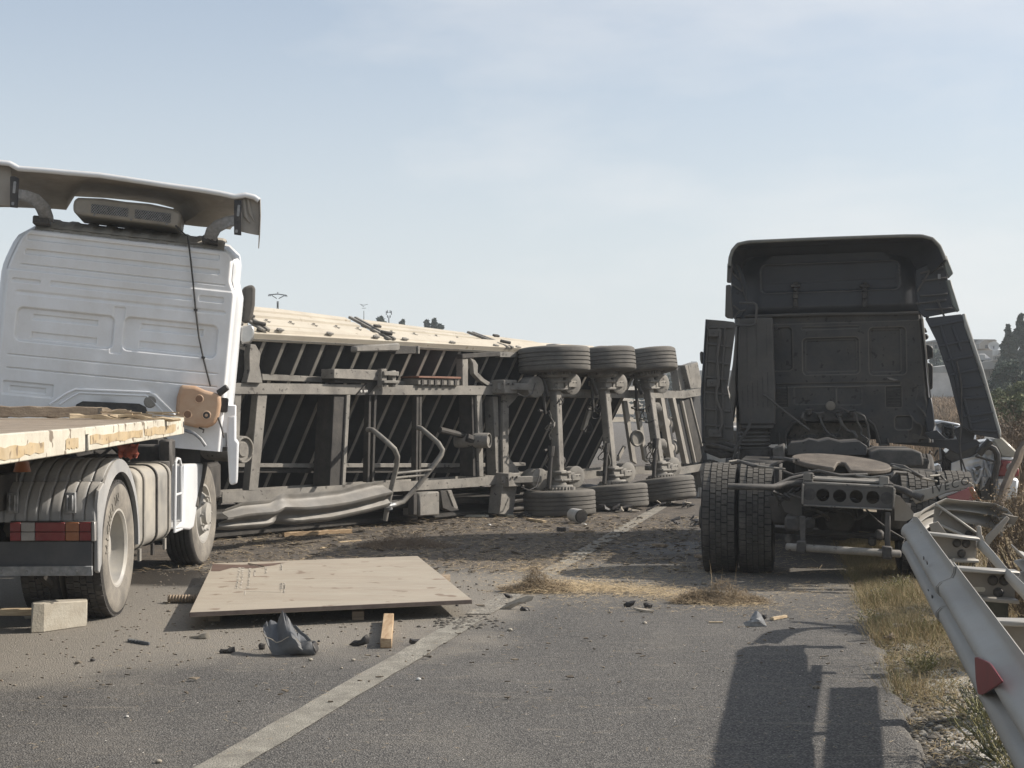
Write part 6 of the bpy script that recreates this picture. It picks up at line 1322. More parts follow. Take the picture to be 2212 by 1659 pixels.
A = [wr(*p) for p in P]; B = [p+Vector((.03, 0, .0)) for p in A]; m.add(A+B, [tuple(range(6)), tuple(range(11, 5, -1))]+[(i, (i+1) % 6, (i+1) % 6+6, i+6) for i in range(6)]); build(m, 'torn_rail_tip', M_railin, gr_)
def wpoly(ps, Y, th, name, mt, bev=.003, r=7):
    F_ = Fr((0, Y, 0), 0); m = MB(F_); m.prism(xz([F_.q(r, *p) for p in ps]), 0, th); return build(m, name, mt, gr_, bev)
# spacer brackets: folded channel, flanges top and bottom, bolts
def spacer(Y, web, n_b, tilt=0, slot=None):
    F_ = Fr((0, Y, 0), 0); P = [F_.q(7, *p) for p in web]; xl_, xr_ = P[0], P[1]
    m = MB(F_); m.prism(xz(P), 0, .006); s_ = build(m, 'spacer_bracket', M_railin, gr_, .002)
    for (a, b) in ((0, 1), (3, 2)):
        A, B = P[a], P[b]; m = MB(F_); e = Vector((0, 0, .012)); m.hexa([A-e, B-e, B+e, A+e], [A-e+Vector((0, -.07, 0)), B-e+Vector((0, -.07, 0)), B+e*.6+Vector((0, -.07, 0)), A+e*.6+Vector((0, -.07, 0))]); build(m, 'bracket_flange', M_rail, s_, .004)
    for x, y in n_b: p = F_.q(7, x, y); m = MB(F_); m.lathe([(.026, 0), (.026, .008), (.018, .018), (0, .020)], 14, c=p, ax=(0, -1, 0)); build(m, 'bolt', M_blackd, s_)
    if slot: a = F_.q(7, *slot); m = MB(F_); m.prism(rrect(a.x-.055, a.z-.012, a.x+.055, a.z+.012, .011), -.003, -.0005); m.prism(rrect(a.x-.03, a.z-.006, a.x+.03, a.z+.006, .005), -.005, -.003); build(m, 'stamped_mark', M_edge, s_)
    return s_
spacer(8.75, [(540, 325), (857, 358), (852, 480), (655, 478)], [(745, 386), (798, 388), (772, 444)])
spacer(7.15, [(672, 520), (1078, 548), (1074, 708), (868, 692)], [(948, 596), (1012, 597), (980, 665)], slot=(845, 648))
spacer(5.40, [(935, 822), (1210, 828), (1210, 1075), (1110, 1065)], [])
spacer(9.7, [(622, 165), (880, 350), (850, 372), (612, 268)], [(812, 335)])
wpoly([(590, 280), (640, 262), (690, 330), (600, 318)], 9.6, .01, 'bracket_flange', M_railin)
# folded pieces at the kink
m = MB(GR); A = [wr(*p) for p in ((620, 178, 9.7), (655, 200, 9.7), (664, 205, 9.62), (640, 235, 9.7), (625, 205, 9.75))]; B = [p+Vector((.02, .0, -.01)) for p in A]; m.add(A+B, [(0, 1, 2, 3, 4), (9, 8, 7, 6, 5)]+[(i, (i+1) % 5, (i+1) % 5+5, i+5) for i in range(5)]); build(m, 'bent_lug', M_rail, gr_)
wpoly([(1030, 232), (1046, 246), (985, 330), (912, 420), (905, 408), (912, 350)], 9.9, .02, 'end_bracket', M_railin)
wpoly([(868, 290), (884, 288), (888, 335), (905, 370), (885, 385), (862, 350)], 9.6, .03, 'folded_strap', M_rail)
# rear strap
rows = []
SP = [(858, 350, 395, 9.0), (905, 378, 440, 8.5), (960, 440, 500, 7.9), (1030, 525, 585, 7.2), (1080, 570, 640, 6.75), (1127, 615, 690, 6.4), (1240, 730, 830, 5.5), (1420, 900, 1040, 4.6), (1900, 1400, 1650, 3.2)]
for x, y0, y1, Y in SP: a, b = wr(x, y0, Y), wr(x-6, y1, Y); rows.append([a, a.lerp(b, .35)+Vector((0, .012, 0)), a.lerp(b, .7)+Vector((0, .012, 0)), b])
m = MB(GR); m.sheet(rows, .006); build(m, 'rear_strap', M_rail, gr_)
# the beam on the far side of the barrier, coming back mostly unseen, placed and narrowed for its shadow
A_ = GR.I @ Vector((2.92, 8.3, .60)); B_ = GR.I @ Vector((1.76, 3.6, .58)); rows = []
dv = (B_-A_).normalized(); nn_ = Vector((-dv.y, dv.x, 0)).normalized()
for k in range(30):
    p = A_.lerp(B_, k/29); rows.append([p+Vector((0, 0, z*.62))+nn_*y for z, y in PRF])
m = MB(GR); m.sheet(rows, .004); build(m, 'rear_beam', M_rail, gr_, smooth=50)
# posts
def post(x, y, top, base=-.3, m_=M_post):
    m = MB(GR); m.box((x-.06, y-.05, base), (x+.06, y-.043, top)); m.box((x-.06, y-.043, base), (x-.053, y+.05, top)); m.box((x+.053, y-.043, base), (x+.06, y+.05, top)); return build(m, 'post', m_, gr_, .002)
pp = GR.I @ W(*zv(7, 972, 700), 7.3); post(pp.x, pp.y, .66)
pp = GR.I @ W(*zv(7, 1190, 1000), 5.5); post(pp.x, pp.y, .66)
post(4.35, -.42, .62); post(-1.4, -.4, .6)
for (x, y) in ((572, 470), (592, 497), (598, 658), (620, 690)):
    p = GR.q(7, x, y, .075 if y < 600 else .07); m = MB(GR); m.M = GR.M; P = [(p.x+.030*math.cos(t), p.z+.010*math.sin(t)) for t in [rad(i*36) for i in range(10)]]; m.prism(P, p.y+.010, p.y+.014); build(m, 'slot_bolt', M_black, gr_)
# lap joint seam and red reflector triangle
m = MB(GR); xs_ = 2.33; m.sheet([[Vector((x, y+.007, zl(x)+z*1.05)) for z, y in PRF] for x in (xs_, xs_+.30)], .004); build(m, 'lap_joint', M_rail, gr_, smooth=50)
tri = [(858, 1032), (872, 1030), (938, 1062), (950, 1074), (1014, 1168), (1008, 1178), (902, 1244), (882, 1244), (876, 1236), (864, 1150)]
P = [GR.q(7, *p, .085) for p in tri]; m = MB(GR); m.prism(xz(P), .085, .092); rf = build(m, 'triangle_reflector', M_redtri, gr_, .002)
# ================================================================ crushed silver car behind the truck
CRY = 18.3
ca = thing('crushed_car', (5.6, CRY, 0), 'crushed silver estate car jammed between the dark truck and the dry bushes', 'car')
CF = Fr((5.6, CRY, 0), -14)
def cpoly(ps, d0, d1, name, mt, par=None, bev=.012, dent=.0, sd=0, r=10):
    P = [CF.q(r, *p, d0) for p in ps]; m = MB(CF)
    if dent:
        # triangulate as a fan with crumple
        c_ = sum((Vector((p.x, 0, p.z)) for p in P), Vector())/len(P); rr = random.Random(sd); rows = []
        for k in range(6):
            t = k/5; rows.append([Vector((c_.x+(p.x-c_.x)*t, d0+(rr.uniform(-dent, dent) if 0 < k < 5 else (-dent if k == 0 else 0)), c_.z+(p.z-c_.z)*t)) for p in P+[P[0]]])
        m.sheet(rows, .01)
        m.prism(xz(P), d0+.02, d1)
    else: m.prism(xz(P), d0, d1)
    return build(m, name, mt, par or ca, bev, smooth=25)
body = cpoly([(742, 600), (870, 582), (905, 600), (965, 720), (985, 790), (945, 930), (905, 1240), (830, 1240), (795, 1120), (870, 980), (800, 860), (790, 780), (730, 700)], 0, .9, 'rear_quarter', M_silver, dent=.035, sd=2)
cpoly([(433, 836), (560, 790), (700, 762), (795, 735), (800, 860), (740, 1000), (715, 1060), (660, 1150), (560, 1060), (420, 1050)], -.05, 1.2, 'rear_door', M_silver, dent=.02, sd=3)
cpoly([(660, 900), (740, 850), (785, 880), (760, 1000), (700, 1100), (655, 1060)], -.12, .0, 'crumpled_door_edge', M_silver, dent=.05, sd=5)
cpoly([(790, 800), (830, 860), (870, 980), (840, 1080), (790, 1130), (745, 1150), (765, 980)], -.10, .1, 'crumpled_wing', M_silver, dent=.05, sd=8)
cpoly([(680, 885), (740, 862), (780, 880), (750, 912), (690, 920)], -.14, -.06, 'door_handle', M_blackd)
cpoly([(885, 570), (985, 545), (1160, 712), (1135, 775), (985, 770), (950, 700)], -.05, 1.4, 'tailgate_window_panel', mat('dusty_cream_panel', (.44, .42, .36), .5, 0, .5, sc=4, coat=.2), bev=.02)
cpoly([(985, 768), (1140, 778), (1130, 812), (985, 800)], -.07, .5, 'tailgate_lip', M_white, bev=.01)
cpoly([(975, 800), (1110, 815), (1118, 860), (1085, 960), (1060, 985), (930, 980), (960, 900), (985, 850)], -.10, .3, 'tail_light', M_red, bev=.02)
cpoly([(1050, 845), (1100, 835), (1115, 870), (1085, 925), (1045, 915), (1038, 880)], -.125, -.09, 'reversing_lens', M_clear, bev=.01)
cpoly([(925, 985), (1060, 990), (1180, 1010), (1150, 1240), (915, 1240)], -.02, 1.2, 'rear_bumper', M_silver, bev=.03)
cpoly([(1120, 870), (1180, 900), (1170, 985), (1110, 985)], .05, .3, 'tail_light', M_red, bev=.01)
m = MB(CF); m.tube([CF.q(10, *p, -.16) for p in ((860, 590), (760, 700), (730, 740))], .05, 8); build(m, 'window_seal', M_black, ca)
m = MB(CF); m.tube([CF.q(10, *p, -.16) for p in ((800, 670), (850, 655), (905, 680), (938, 740), (940, 830), (915, 960), (890, 1080), (905, 1200))], .04, 8); build(m, 'window_seal', M_black, ca)
cpoly([(745, 1150), (800, 1080), (860, 970), (885, 1100), (905, 1245), (750, 1245)], -.13, .1, 'torn_wheel_arch', M_black)
cpoly([(430, 660), (600, 640), (760, 600), (735, 720), (600, 790), (440, 840), (340, 760)], .0, .9, 'broken_window', M_glass)
cpoly([(255, 375), (330, 365), (520, 400), (530, 420), (330, 395), (260, 420)], .3, 1.8, 'roof_edge', M_silver)
cpoly([(262, 425), (330, 395), (520, 425), (700, 520), (700, 590), (560, 620), (300, 560), (250, 500)], .35, 1.7, 'crushed_roof', M_silver, dent=.06, sd=9)
cpoly([(325, 400), (460, 420), (460, 560), (400, 575), (330, 520)], .25, .33, 'side_window', M_glass, dent=.02, sd=4)
cpoly([(195, 880), (300, 850), (325, 900), (322, 1040), (200, 1010)], -.2, .8, 'crushed_front_wing', M_silver, dent=.04, sd=6)
cpoly([(140, 880), (200, 880), (185, 990), (150, 990)], -.35, -.1, 'bent_pillar', M_chrome, dent=.02, sd=6)
cpoly([(320, 660), (440, 840), (430, 1040), (330, 1040), (325, 800)], .1, .8, 'crushed_front_door', M_blackd, dent=.03, sd=7)
for k, P in enumerate(([(695, 760), (800, 790), (920, 822)], [(590, 470), (640, 560), (700, 620)], [(110, 850), (180, 820), (250, 830), (330, 800)], [(150, 790), (200, 700), (240, 760), (280, 690)], [(180, 560), (260, 600), (370, 580)])):
    m = MB(CF); m.tube([CF.q(10, *p, -.2) for p in P], .016, 6); build(m, 'loose_cable', M_black, ca)
m = MB(CF); m.box((-1.9, .3, .25), (.45, 2.6, .75)); build(m, 'floor_pan', M_dark, ca, .05)
for x in (-1.5, .15): m = MB(CF); m.lathe([(.18, -.1), (.30, -.1), (.32, -.05), (.32, .05), (.30, .1), (.18, .1)], 28, c=(x, 1.0, .31), ax=(0, 1, 0)); build(m, 'tyre', M_tyre, ca)
# ================================================================ steel plate lying on blocks
PZ = .105
c4 = [zv(8, *p) for p in ((249, 474), (398, 163), (1692, 116), (2036, 392))]
cp = [G(px, py, PZ+.03) for px, py in c4]
cen = sum(cp, Vector())/4
m = MB(); t_ = Vector((0, 0, .034)); m.hexa([p-t_ for p in cp], cp)
pt = thing('steel_plate', (cen.x, cen.y, 0), 'large flat rusty-brown steel plate with chalked stencil marks lying on wooden blocks', 'steel plate')
pb = build(m, 'plate_sheet', [M_plate, M_platee], pt, .003)
for p in pb.data.polygons: p.material_index = 0 if abs(p.normal.z) > .9 else 1
ex_ = (cp[3]-cp[0]).normalized(); ey_ = (cp[1]-cp[0]).normalized()
ms = MB(); rs = random.Random(31)
def onplate(x, y): px, py = zv(8, x, y); return G(px, py, PZ+.0325)
chars = [(568, 190, 545, 325, 16), (588, 190, 572, 322, 12), (632, 195, 618, 322, 20), (664, 205, 657, 245, 6), (735, 185, 730, 228, 6), (832, 165, 828, 208, 8), (850, 285, 845, 350, 11), (830, 288, 826, 350, 10)]
m = MB(); SP_ = [onplate(*p) for p in ((398, 166), (560, 172), (720, 166), (860, 158), (760, 178), (640, 196), (520, 190), (440, 212), (385, 212))]; sn = len(SP_); m.add(SP_, [tuple(range(sn))]); build(m, 'brown_stain', mat('dark_brown_rust', (.10, .06, .045), .8, 0, .3, (.2, .14, .1), sc=9), pt, smooth=0)
m = MB(); m.tube([onplate(620, 168)+Vector((0, 0, .006)), onplate(660, 178)+Vector((0, 0, .01)), onplate(722, 186)+Vector((0, 0, .006))], .005, 5); build(m, 'dry_twig', M_twig, pt)
segs = [[(0, 0, 1, 0), (1, 0, 1, 1), (0, 1, 1, 1)], [(0, 0, 0, 1), (0, .5, 1, .5), (1, 0, 1, 1)], [(0, 0, 1, 0), (0, 0, 0, 1), (0, 1, 1, 1), (0, .5, .8, .5)], [(0, 0, 0, 1), (0, 1, 1, 1)], [(.5, 0, .5, 1)], [(0, 0, 1, 1), (1, 0, 0, 1)]]
for x0, y0, x1, y1, n in chars:
    for k in range(n):
        t = k/n; w_c, h_c = 9, (y1-y0)/n*.62
        for a, b, c_, d in rs.choice(segs):
            p = onplate(x0+(x1-x0)*t+(b-.5)*w_c, y0+(y1-y0)*t+a*h_c); q = onplate(x0+(x1-x0)*t+(d-.5)*w_c, y0+(y1-y0)*t+c_*h_c)
            if (q-p).length > .002: ms.bar(p, q, .013, .001)
for (a, b) in (((600, 340), (830, 345)), ((605, 335), (600, 362)), ((620, 168), (722, 186))): ms.bar(onplate(*a), onplate(*b), .006, .001)
so_ = build(ms, 'stencilled_marks', M_chalk, pt, smooth=0); so_['kind'] = 'stuff'
# wooden blocks under the plate
bi = [0]
def block(px, py, size, yaw, mt, label, r=8, z0=0, name='wood_block', cat='wood block', group=None):
    p = G(*zv(r, px, py)); T_ = Matrix.Translation((p.x, p.y, z0)) @ Matrix.Rotation(rad(yaw), 4, 'Z'); m = MB(T_); a, b, c_ = size; m.box((-a/2, -b/2, 0), (a/2, b/2, c_)); o = build(m, name, mt, None, .004, loc=(p.x, p.y, z0)); return tag(o, label, cat, group)
a = G(*zv(8, 1492, 700)); b = G(*zv(8, 1512, 500))
T_ = Matrix.Translation((a.x, a.y, 0)) @ Matrix.Rotation(-math.atan2(b.x-a.x, b.y-a.y), 4, 'Z'); m = MB(T_); m.box((-.038, 0, 0), (.038, 1.15, .066))
o = build(m, 'timber_block', M_wood, None, .004, loc=(a.x, a.y, 0)); tag(o, 'pale square timber sticking out from under the steel plate towards the camera', 'timber')
block(1315, 520, (.09, .09, .07), 5, M_woodg, 'small weathered wood block in the shadow under the plate, left of the pale square timber')
block(420, 500, (.09, .5, .068), 8, M_woodg, 'weathered block under the left front corner of the steel plate')
p = G(*zv(8, 215, 415)); m = MB(); m.tube([(p.x-.13, p.y, .035), (p.x+.35, p.y+.02, .035)], .032, 12)
for k in range(10): m.lathe([(.030, -.01), (.039, 0), (.030, .01)], 12, c=(p.x-.11+k*.025, p.y, .035), ax=(1, .04, 0))
o = build(m, 'pipe_stub', M_woodg, None, loc=(p.x, p.y, 0)); tag(o, 'short ribbed pale pipe end poking out left of the steel plate', 'pipe')
block(1760, 300, (.6, .09, .068), 60, M_woodg, 'weathered beam under the right end of the steel plate')
# gouge where the line is broken: a ragged pothole of loose tar crumbs
# ================================================================ torn grey plastic tub piece
BK = G(*zv(8, 890, 740)); bk = thing('torn_plastic_tub', (BK.x, BK.y, 0), 'torn grey plastic tub fragment with ragged rim standing in front of the steel plate', 'plastic fragment')
BFm = Fr((BK.x, BK.y, 0), 0)
rimp = [(705, 570), (716, 548), (760, 530), (800, 545), (815, 505), (835, 460), (870, 490), (905, 540), (925, 580), (950, 600), (990, 615), (1020, 650)]
midp = [(712, 600), (730, 630), (765, 640), (800, 665), (830, 655), (870, 630), (900, 625), (925, 640), (940, 660), (965, 690), (1000, 660), (1025, 655)]
botp = [(775, 745), (790, 748), (830, 742), (870, 740), (930, 735), (1000, 742), (1045, 738)]
rows = []
NJ = 60
for k in range(9):
    v = k/8; row = []
    for j in range(NJ+1):
        u = j/NJ; A = BFm.q(8, *lerpP(rimp, u), .12); B = BFm.q(8, *lerpP(midp, u), -.03); p = A.lerp(B, v); p.y += .05*math.sin(u*5+1)+.015*nz(u*8, v*4, 1, 5); p.z += (1-v)**3*.022*nz(u*40, 0, 1, 5); row.append(p)
    rows.append(row)
m = MB(BFm); m.sheet(rows, .006); build(m, 'inner_wall', mat('torn_tub_inside', (.105, .11, .118), .5, 0, .3, (.2, .19, .17), sc=7, bump=.3), bk, smooth=40)
rows = []
for k in range(8):
    v = k/7; row = []
    for j in range(NJ+1):
        u = j/NJ; A = BFm.q(8, *lerpP(midp, u), -.03); B = BFm.q(8, *lerpP(botp, u), -.05); B.z = max(B.z, .004); p = A.lerp(B, v); p.y += .05*math.sin(u*5+1)*(1-v)-.02*math.sin(v*3.1)+.012*nz(u*9, v*4, 1, 8)*(1-v); p.z = max(.004, p.z); row.append(p)
    rows.append(row)
m = MB(BFm); m.sheet(rows, .006); build(m, 'outer_wall', M_bucket, bk, smooth=40)
for off in (0, 8, 16):
    m = MB(BFm); m.tube([BFm.q(8, x+off, y-off*.3, -.02) for x, y in ((905, 560), (940, 600), (975, 625), (1000, 655), (1030, 665))], .004, 6); build(m, 'moulded_rib', M_bucket, bk)
m = MB(BFm); m.prism(xz([BFm.q(8, *p, -.03) for p in ((940, 690), (1000, 672), (1030, 672), (1052, 720), (1045, 742), (1000, 738), (880, 742))]), -.03, .10); build(m, 'dark_inside', M_black, bk, .004)
m = MB(BFm); m.tube([BFm.q(8, *lerpP(midp, j/30), -.04) for j in range(31)], .0035, 5); build(m, 'torn_edge', M_shardp, bk)
# concrete block by the rear wheels
q = G(*zv(14, 232, 636)); q2 = G(*zv(14, 662, 582)); an = math.degrees(math.atan2(q2.y-q.y, q2.x-q.x))
qm = G(*zv(14, 333, 630)); bk_ = Vector((-.03, .10, 0)); m = MB()
fp = [q, qm, q2, q2+bk_, qm+bk_*1.0, q+bk_]
hs_ = [.205, .212, .188, .19, .215, .208]
m.add([Vector((p.x, p.y, 0)) for p in fp]+[Vector((p.x+(.012 if k == 0 else 0), p.y+.01, h_)) for k, (p, h_) in enumerate(zip(fp, hs_))], [(5, 4, 3, 2, 1, 0), (6, 7, 8, 9, 10, 11)]+[(i, (i+1) % 6, (i+1) % 6+6, i+6) for i in range(6)])
cb = thing('concrete_block', (q.x, q.y, 0), 'pale chipped concrete block standing behind the rear wheels of the white truck', 'concrete block'); cbb = build(m, 'block_body', M_conc, cb, .008, smooth=15)
q = G(*zv(14, 190, 545)); m = MB(Matrix.Translation((q.x, q.y+.12, .03)) @ Matrix.Rotation(.3, 4, 'Z')); m.cbox((0, 0, 0), (.09, .07, .05)); o = build(m, 'concrete_lump', M_conc, None, .012, loc=(q.x, q.y+.12, 0)); tag(o, 'small concrete lump in the shade left of the concrete block', 'rubble')
m = MB(); q = G(*zv(14, 0, 655)); q2 = G(*zv(14, 228, 648)); m.bar(Vector((q.x-.6, q.y+.35, .12)), Vector((q2.x, q2.y+.3, .12)), .06, .05); o = build(m, 'timber_lath', M_wood3, None, .004, loc=(q.x, q.y+.3, 0)); tag(o, 'narrow pale lath lying on the ground at the left edge beside the concrete block', 'timber')
# white and black round canister by the trailer wheel
q = G(*zv(4, 785, 1488)); cn = thing('canister', (q.x, q.y, 0), 'small white canister with open black end lying beside the nearest trailer tyre', 'canister')
T_ = Matrix.Translation((q.x, q.y+.08, .10)); m = MB(T_); m.lathe([(0, .0), (.092, .0), (.098, -.02), (.10, .02), (.09, .22), (.06, .28), (0, .29)], 24, c=(0, 0, 0), ax=(-.45, .9, .05)); build(m, 'body', M_wplast, cn)
m = MB(T_); m.lathe([(0, -.03), (.08, -.028), (.086, -.015), (.086, 0)], 24, ax=(-.45, .9, .05)); build(m, 'open_end', M_black, cn)
# ---------------------------------------------------------------- scattered pieces, each its own
dn = [0]
def shard(r, x, y, w, h, mt, name, label, cat, seed, up=.6, yaw=None, group='broken pieces on the road'):
    rr = random.Random(seed); p = G(*zv(r, x, y)); a = rad(rr.uniform(0, 360) if yaw is None else yaw); n = rr.randint(5, 7)
    pts = []
    for k in range(n):
        t = 2*math.pi*k/n+rr.uniform(-.3, .3); R_ = rr.uniform(.55, 1.05); pts.append(Vector((math.cos(t)*w/2*R_, math.sin(t)*w*.32*R_, 0)))
    rows = []
    for k in range(4):
        v = k/3; rows.append([Vector((q_.x*v, q_.y*v, max(.004, h*(1-v)**1.2*.6+abs(rr.uniform(0, h*.5))*(v > .5)*up+.004))) for q_ in pts+[pts[0]]])
    m = MB(Matrix.Translation(p) @ Matrix.Rotation(a, 4, 'Z')); m.sheet(rows, .006); o = build(m, name, mt, None, smooth=20, loc=p); tag(o, label, cat, group); return o
def fin(r, ps, mt, name, label, cat, d=0, lean=.0, th=.008, group=None):     # a standing piece traced at its own spot on the ground
    ym = max(p[1] for p in ps); xm = sum(p[0] for p in ps)/len(ps); g0 = G(*zv(r, xm, ym)); F_ = Fr((g0.x, g0.y, 0), 0, pitch=-lean)
    P = [F_.q(r, *p) for p in ps]; n = len(P); rr = random.Random(len(label)); c_ = Vector((sum(p.x for p in P)/n, -.02, sum(p.z for p in P)/n)); m = MB(F_)
    m.sheet([[c_.lerp(Vector((p.x, p.y+rr.uniform(-.012, .012)*(k < 3), p.z)), k/3) for p in P+[P[0]]] for k in range(4)], th); o = build(m, name, mt, None, smooth=25, loc=g0); return tag(o, label, cat, group)
gp = 'broken pieces on the road'
fin(13, [(636, 160), (680, 150), (685, 130), (715, 80), (730, 76), (760, 110), (778, 150), (795, 178), (650, 180)], M_gal, 'plastic_fin', 'grey triangular plastic fin standing at the edge of the shadow below the dark truck', 'plastic fragment', lean=15, group=gp)
fin(13, [(765, 105), (790, 103), (792, 120), (775, 130)], M_black, 'plastic_fragment', 'tiny black piece just behind the grey triangular fin', 'plastic fragment', group=gp)
fin(11, [(838, 712), (860, 695), (905, 688), (920, 684), (908, 715), (880, 728), (850, 726)], M_shard, 'plastic_fragment', 'dark angular shard in front of the long straw strip, left of a curled one', 'plastic fragment', group=gp)
fin(11, [(978, 702), (1000, 700), (1036, 712), (1034, 732), (1012, 735), (985, 725)], M_shard, 'plastic_fragment', 'curled dark shard in front of the long straw strip, right of the angular one', 'plastic fragment', group=gp)
fin(11, [(905, 738), (960, 742), (1040, 755), (1045, 764), (980, 764)], M_shardp, 'flat_scrap', 'flat brownish scrap right in front of the two dark shards by the straw', 'scrap', group=gp)
fin(11, [(24, 640), (48, 638), (80, 655), (92, 672), (70, 672), (40, 655)], M_shard, 'plastic_fragment', 'dark bent shard at the left foot of the straw pile', 'plastic fragment', group=gp)
fin(11, [(0, 742), (60, 700), (180, 650), (230, 655), (215, 680), (120, 715), (60, 745)], M_shardp, 'pale_sheet_scrap', 'long pale torn scrap lying against the left straw pile', 'scrap', group=gp)
fin(11, [(135, 745), (150, 728), (190, 730), (205, 752), (160, 755)], M_shard, 'plastic_fragment', 'dark piece at the end of the long pale scrap by the straw', 'plastic fragment', group=gp)
fin(8, [(1262, 680), (1290, 655), (1330, 660), (1355, 625), (1370, 615), (1385, 640), (1384, 665), (1350, 678), (1300, 684)], M_black, 'plastic_fragment', 'black twisted shard just left of the pale square timber', 'plastic fragment', lean=10, group=gp)
fin(8, [(690, 680), (700, 672), (728, 676), (722, 700), (695, 706)], M_black, 'plastic_fragment', 'small black cube-like lump left of the torn grey tub', 'plastic fragment', group=gp)
fin(8, [(440, 725), (450, 710), (490, 710), (505, 700), (535, 690), (538, 718), (500, 728), (460, 730)], M_black, 'plastic_fragment', 'black flat shard in the shadow left of the torn grey tub', 'plastic fragment', group=gp)
fin(8, [(1640, 660), (1645, 640), (1665, 650), (1705, 644), (1680, 660), (1665, 676)], M_shard, 'plastic_fragment', 'small dark piece on the painted line right of the pale timber', 'plastic fragment', group=gp)
fin(8, [(250, 632), (300, 620), (345, 605), (370, 595), (378, 640), (330, 640), (300, 635)], M_shardp, 'torn_pale_piece', 'pale torn curled piece in front of the left corner of the steel plate', 'scrap', group=gp)
for k in range(7): pass
gs = thing('ribbed_scrap', G(*zv(14, 1050, 705)), 'small ribbed grey rubber scrap lying on the dust left of the steel plate', 'scrap', gp)
for k in range(7):
    p = G(*zv(14, 985+k*22, 700+4*k)); m = MB(Matrix.Translation(p) @ Matrix.Rotation(.2*k, 4, 'Z')); m.cbox((0, 0, .012), (.018, .06-.006*abs(k-3), .022)); build(m, 'tread_rib', M_bucket, gs, .003)
q = G(*zv(8, 1010, 780)); rk = [(8, 1010, 780, .032, M_conc, 'round pale pebble right below the torn grey tub', 'stone'), (14, 702, 848, .03, M_shard, 'small dark round lump alone on the dust at left', 'lump'), (8, 1068, 660, .022, M_shard, 'dark pebble right of the torn grey tub', 'stone'), (8, 1210, 830, .02, M_conc, 'flat little stone between the tub and the painted line', 'stone'), (8, 1285, 780, .03, M_shardp, 'crumbled brown lump below the black twisted shard', 'stone'), (8, 1695, 905, .03, M_wplast, 'pale chip right of the painted line in the foreground', 'stone'), (14, 968, 1275, .022, M_wplast, 'tiny white chip on the bare asphalt left of the line', 'chip'), (14, 1205, 1625, .03, M_shardp, 'pale lump at the bottom edge left of the line', 'stone'), (11, 70, 892, .035, M_conc, 'small flat stone below the left straw pile', 'stone'), (11, 985, 845, .04, M_shardp, 'flat brown stone in front of the straw strip', 'stone'), (8, 1940, 435, .03, M_shard, 'dark stone just below the right tip of the plate', 'stone'), (8, 2065, 300, .03, M_shard, 'dark lump right of the steel plate', 'stone'), (4, 178, 1500, .05, M_wplast, 'white crumpled scrap left of the nearest trailer tyre', 'scrap'), (4, 810, 1498, .05, M_wplast, 'small pale rag right under the white canister', 'scrap'), (13, 1080, 730, .018, M_black, 'tiny black pellet in the broad shadow at bottom right', 'stone')]
for k, (r, x, y, R_, mt, lab, cat) in enumerate(rk):
    p = G(*zv(r, x, y)); m = MB(Matrix.Translation(p)); b = bmesh.new(); bmesh.ops.create_icosphere(b, subdivisions=2, radius=R_*.48); rr = random.Random(k)
    for v in b.verts: v.co *= 1+.6*nz(v.co.x*28, v.co.y*28+k, 1, v.co.z*28); v.co.z = v.co.z*.6+R_*.3
    m.add([v.co.copy() for v in b.verts], [[v.index for v in f.verts] for f in b.faces]); b.free(); o = build(m, 'small_stone' if cat == 'stone' else 'small_'+cat, mt, None, smooth=30, loc=p); tag(o, lab, cat, 'small stones and chips on the road')
# pieces lying along the trailer
gt = 'splinters and broken strips by the trailer'
for k, (r, a, b, w_b, h, mt, lab) in enumerate(((12, (500, 440), (985, 412), .06, .05, M_wood, 'long thin brown wooden stick lying in front of the crumpled strip'), (12, (1420, 300), (1955, 298), .06, .03, M_edge, 'long bowed cream slat lying right of the side guard tubes'), (12, (1280, 300), (1560, 306), .05, .02, M_woodg, 'grey slat half under the cream one beside the side guard tubes'), (12, (290, 475), (370, 470), .08, .03, M_wood3, 'short tilted board piece on the dirt below the crumpled strip'), (12, (895, 480), (1050, 468), .03, .012, M_wood3, 'thin pale lath on the dark ground left of the dry weed heap'), (12, (770, 520), (825, 515), .03, .012, M_wood3, 'tiny pale chip of wood on the dark ground behind the plate'), (4, (430, 1462), (545, 1480), .05, .03, M_wood3, 'thin splinter under the nearest trailer tyre'), (11, (1040, 315), (1130, 322), .05, .03, M_woodg, 'dark stick on the wet patch left of the dark truck tyre'), (11, (1330, 392), (1405, 402), .05, .03, M_woodg, 'dark stick just left of the outer tyre of the dark truck'), (11, (470, 218), (640, 222), .03, .02, M_woodg, 'long thin dark stick crossing the line near the canister'), (11, (395, 212), (460, 216), .08, .05, M_shard, 'dark flat lump beside the thin stick near the canister'), (11, (0, 110), (100, 118), .06, .03, M_edge, 'cream slat end lying left of the nearest trailer tyre'), (13, (400, 158), (495, 158), .015, .008, M_wood3, 'thin pale straw-like stick left of the grey fin'), (13, (830, 140), (925, 122), .03, .02, M_wood3, 'pale split stick right of the grey fin'))):
    A = G(*zv(r, *a)); B = G(*zv(r, *b)); z_ = h/2+.004
    o = world_bar('wood_stick' if mt in (M_wood, M_wood3, M_woodg) else 'broken_strip', (A.x, A.y, z_), (B.x, B.y, z_), w_b, h, mt, lab, 'stick' if mt is not M_edge else 'wood strip', gt, 8, h*.12, 50+k)
rs = random.Random(77)
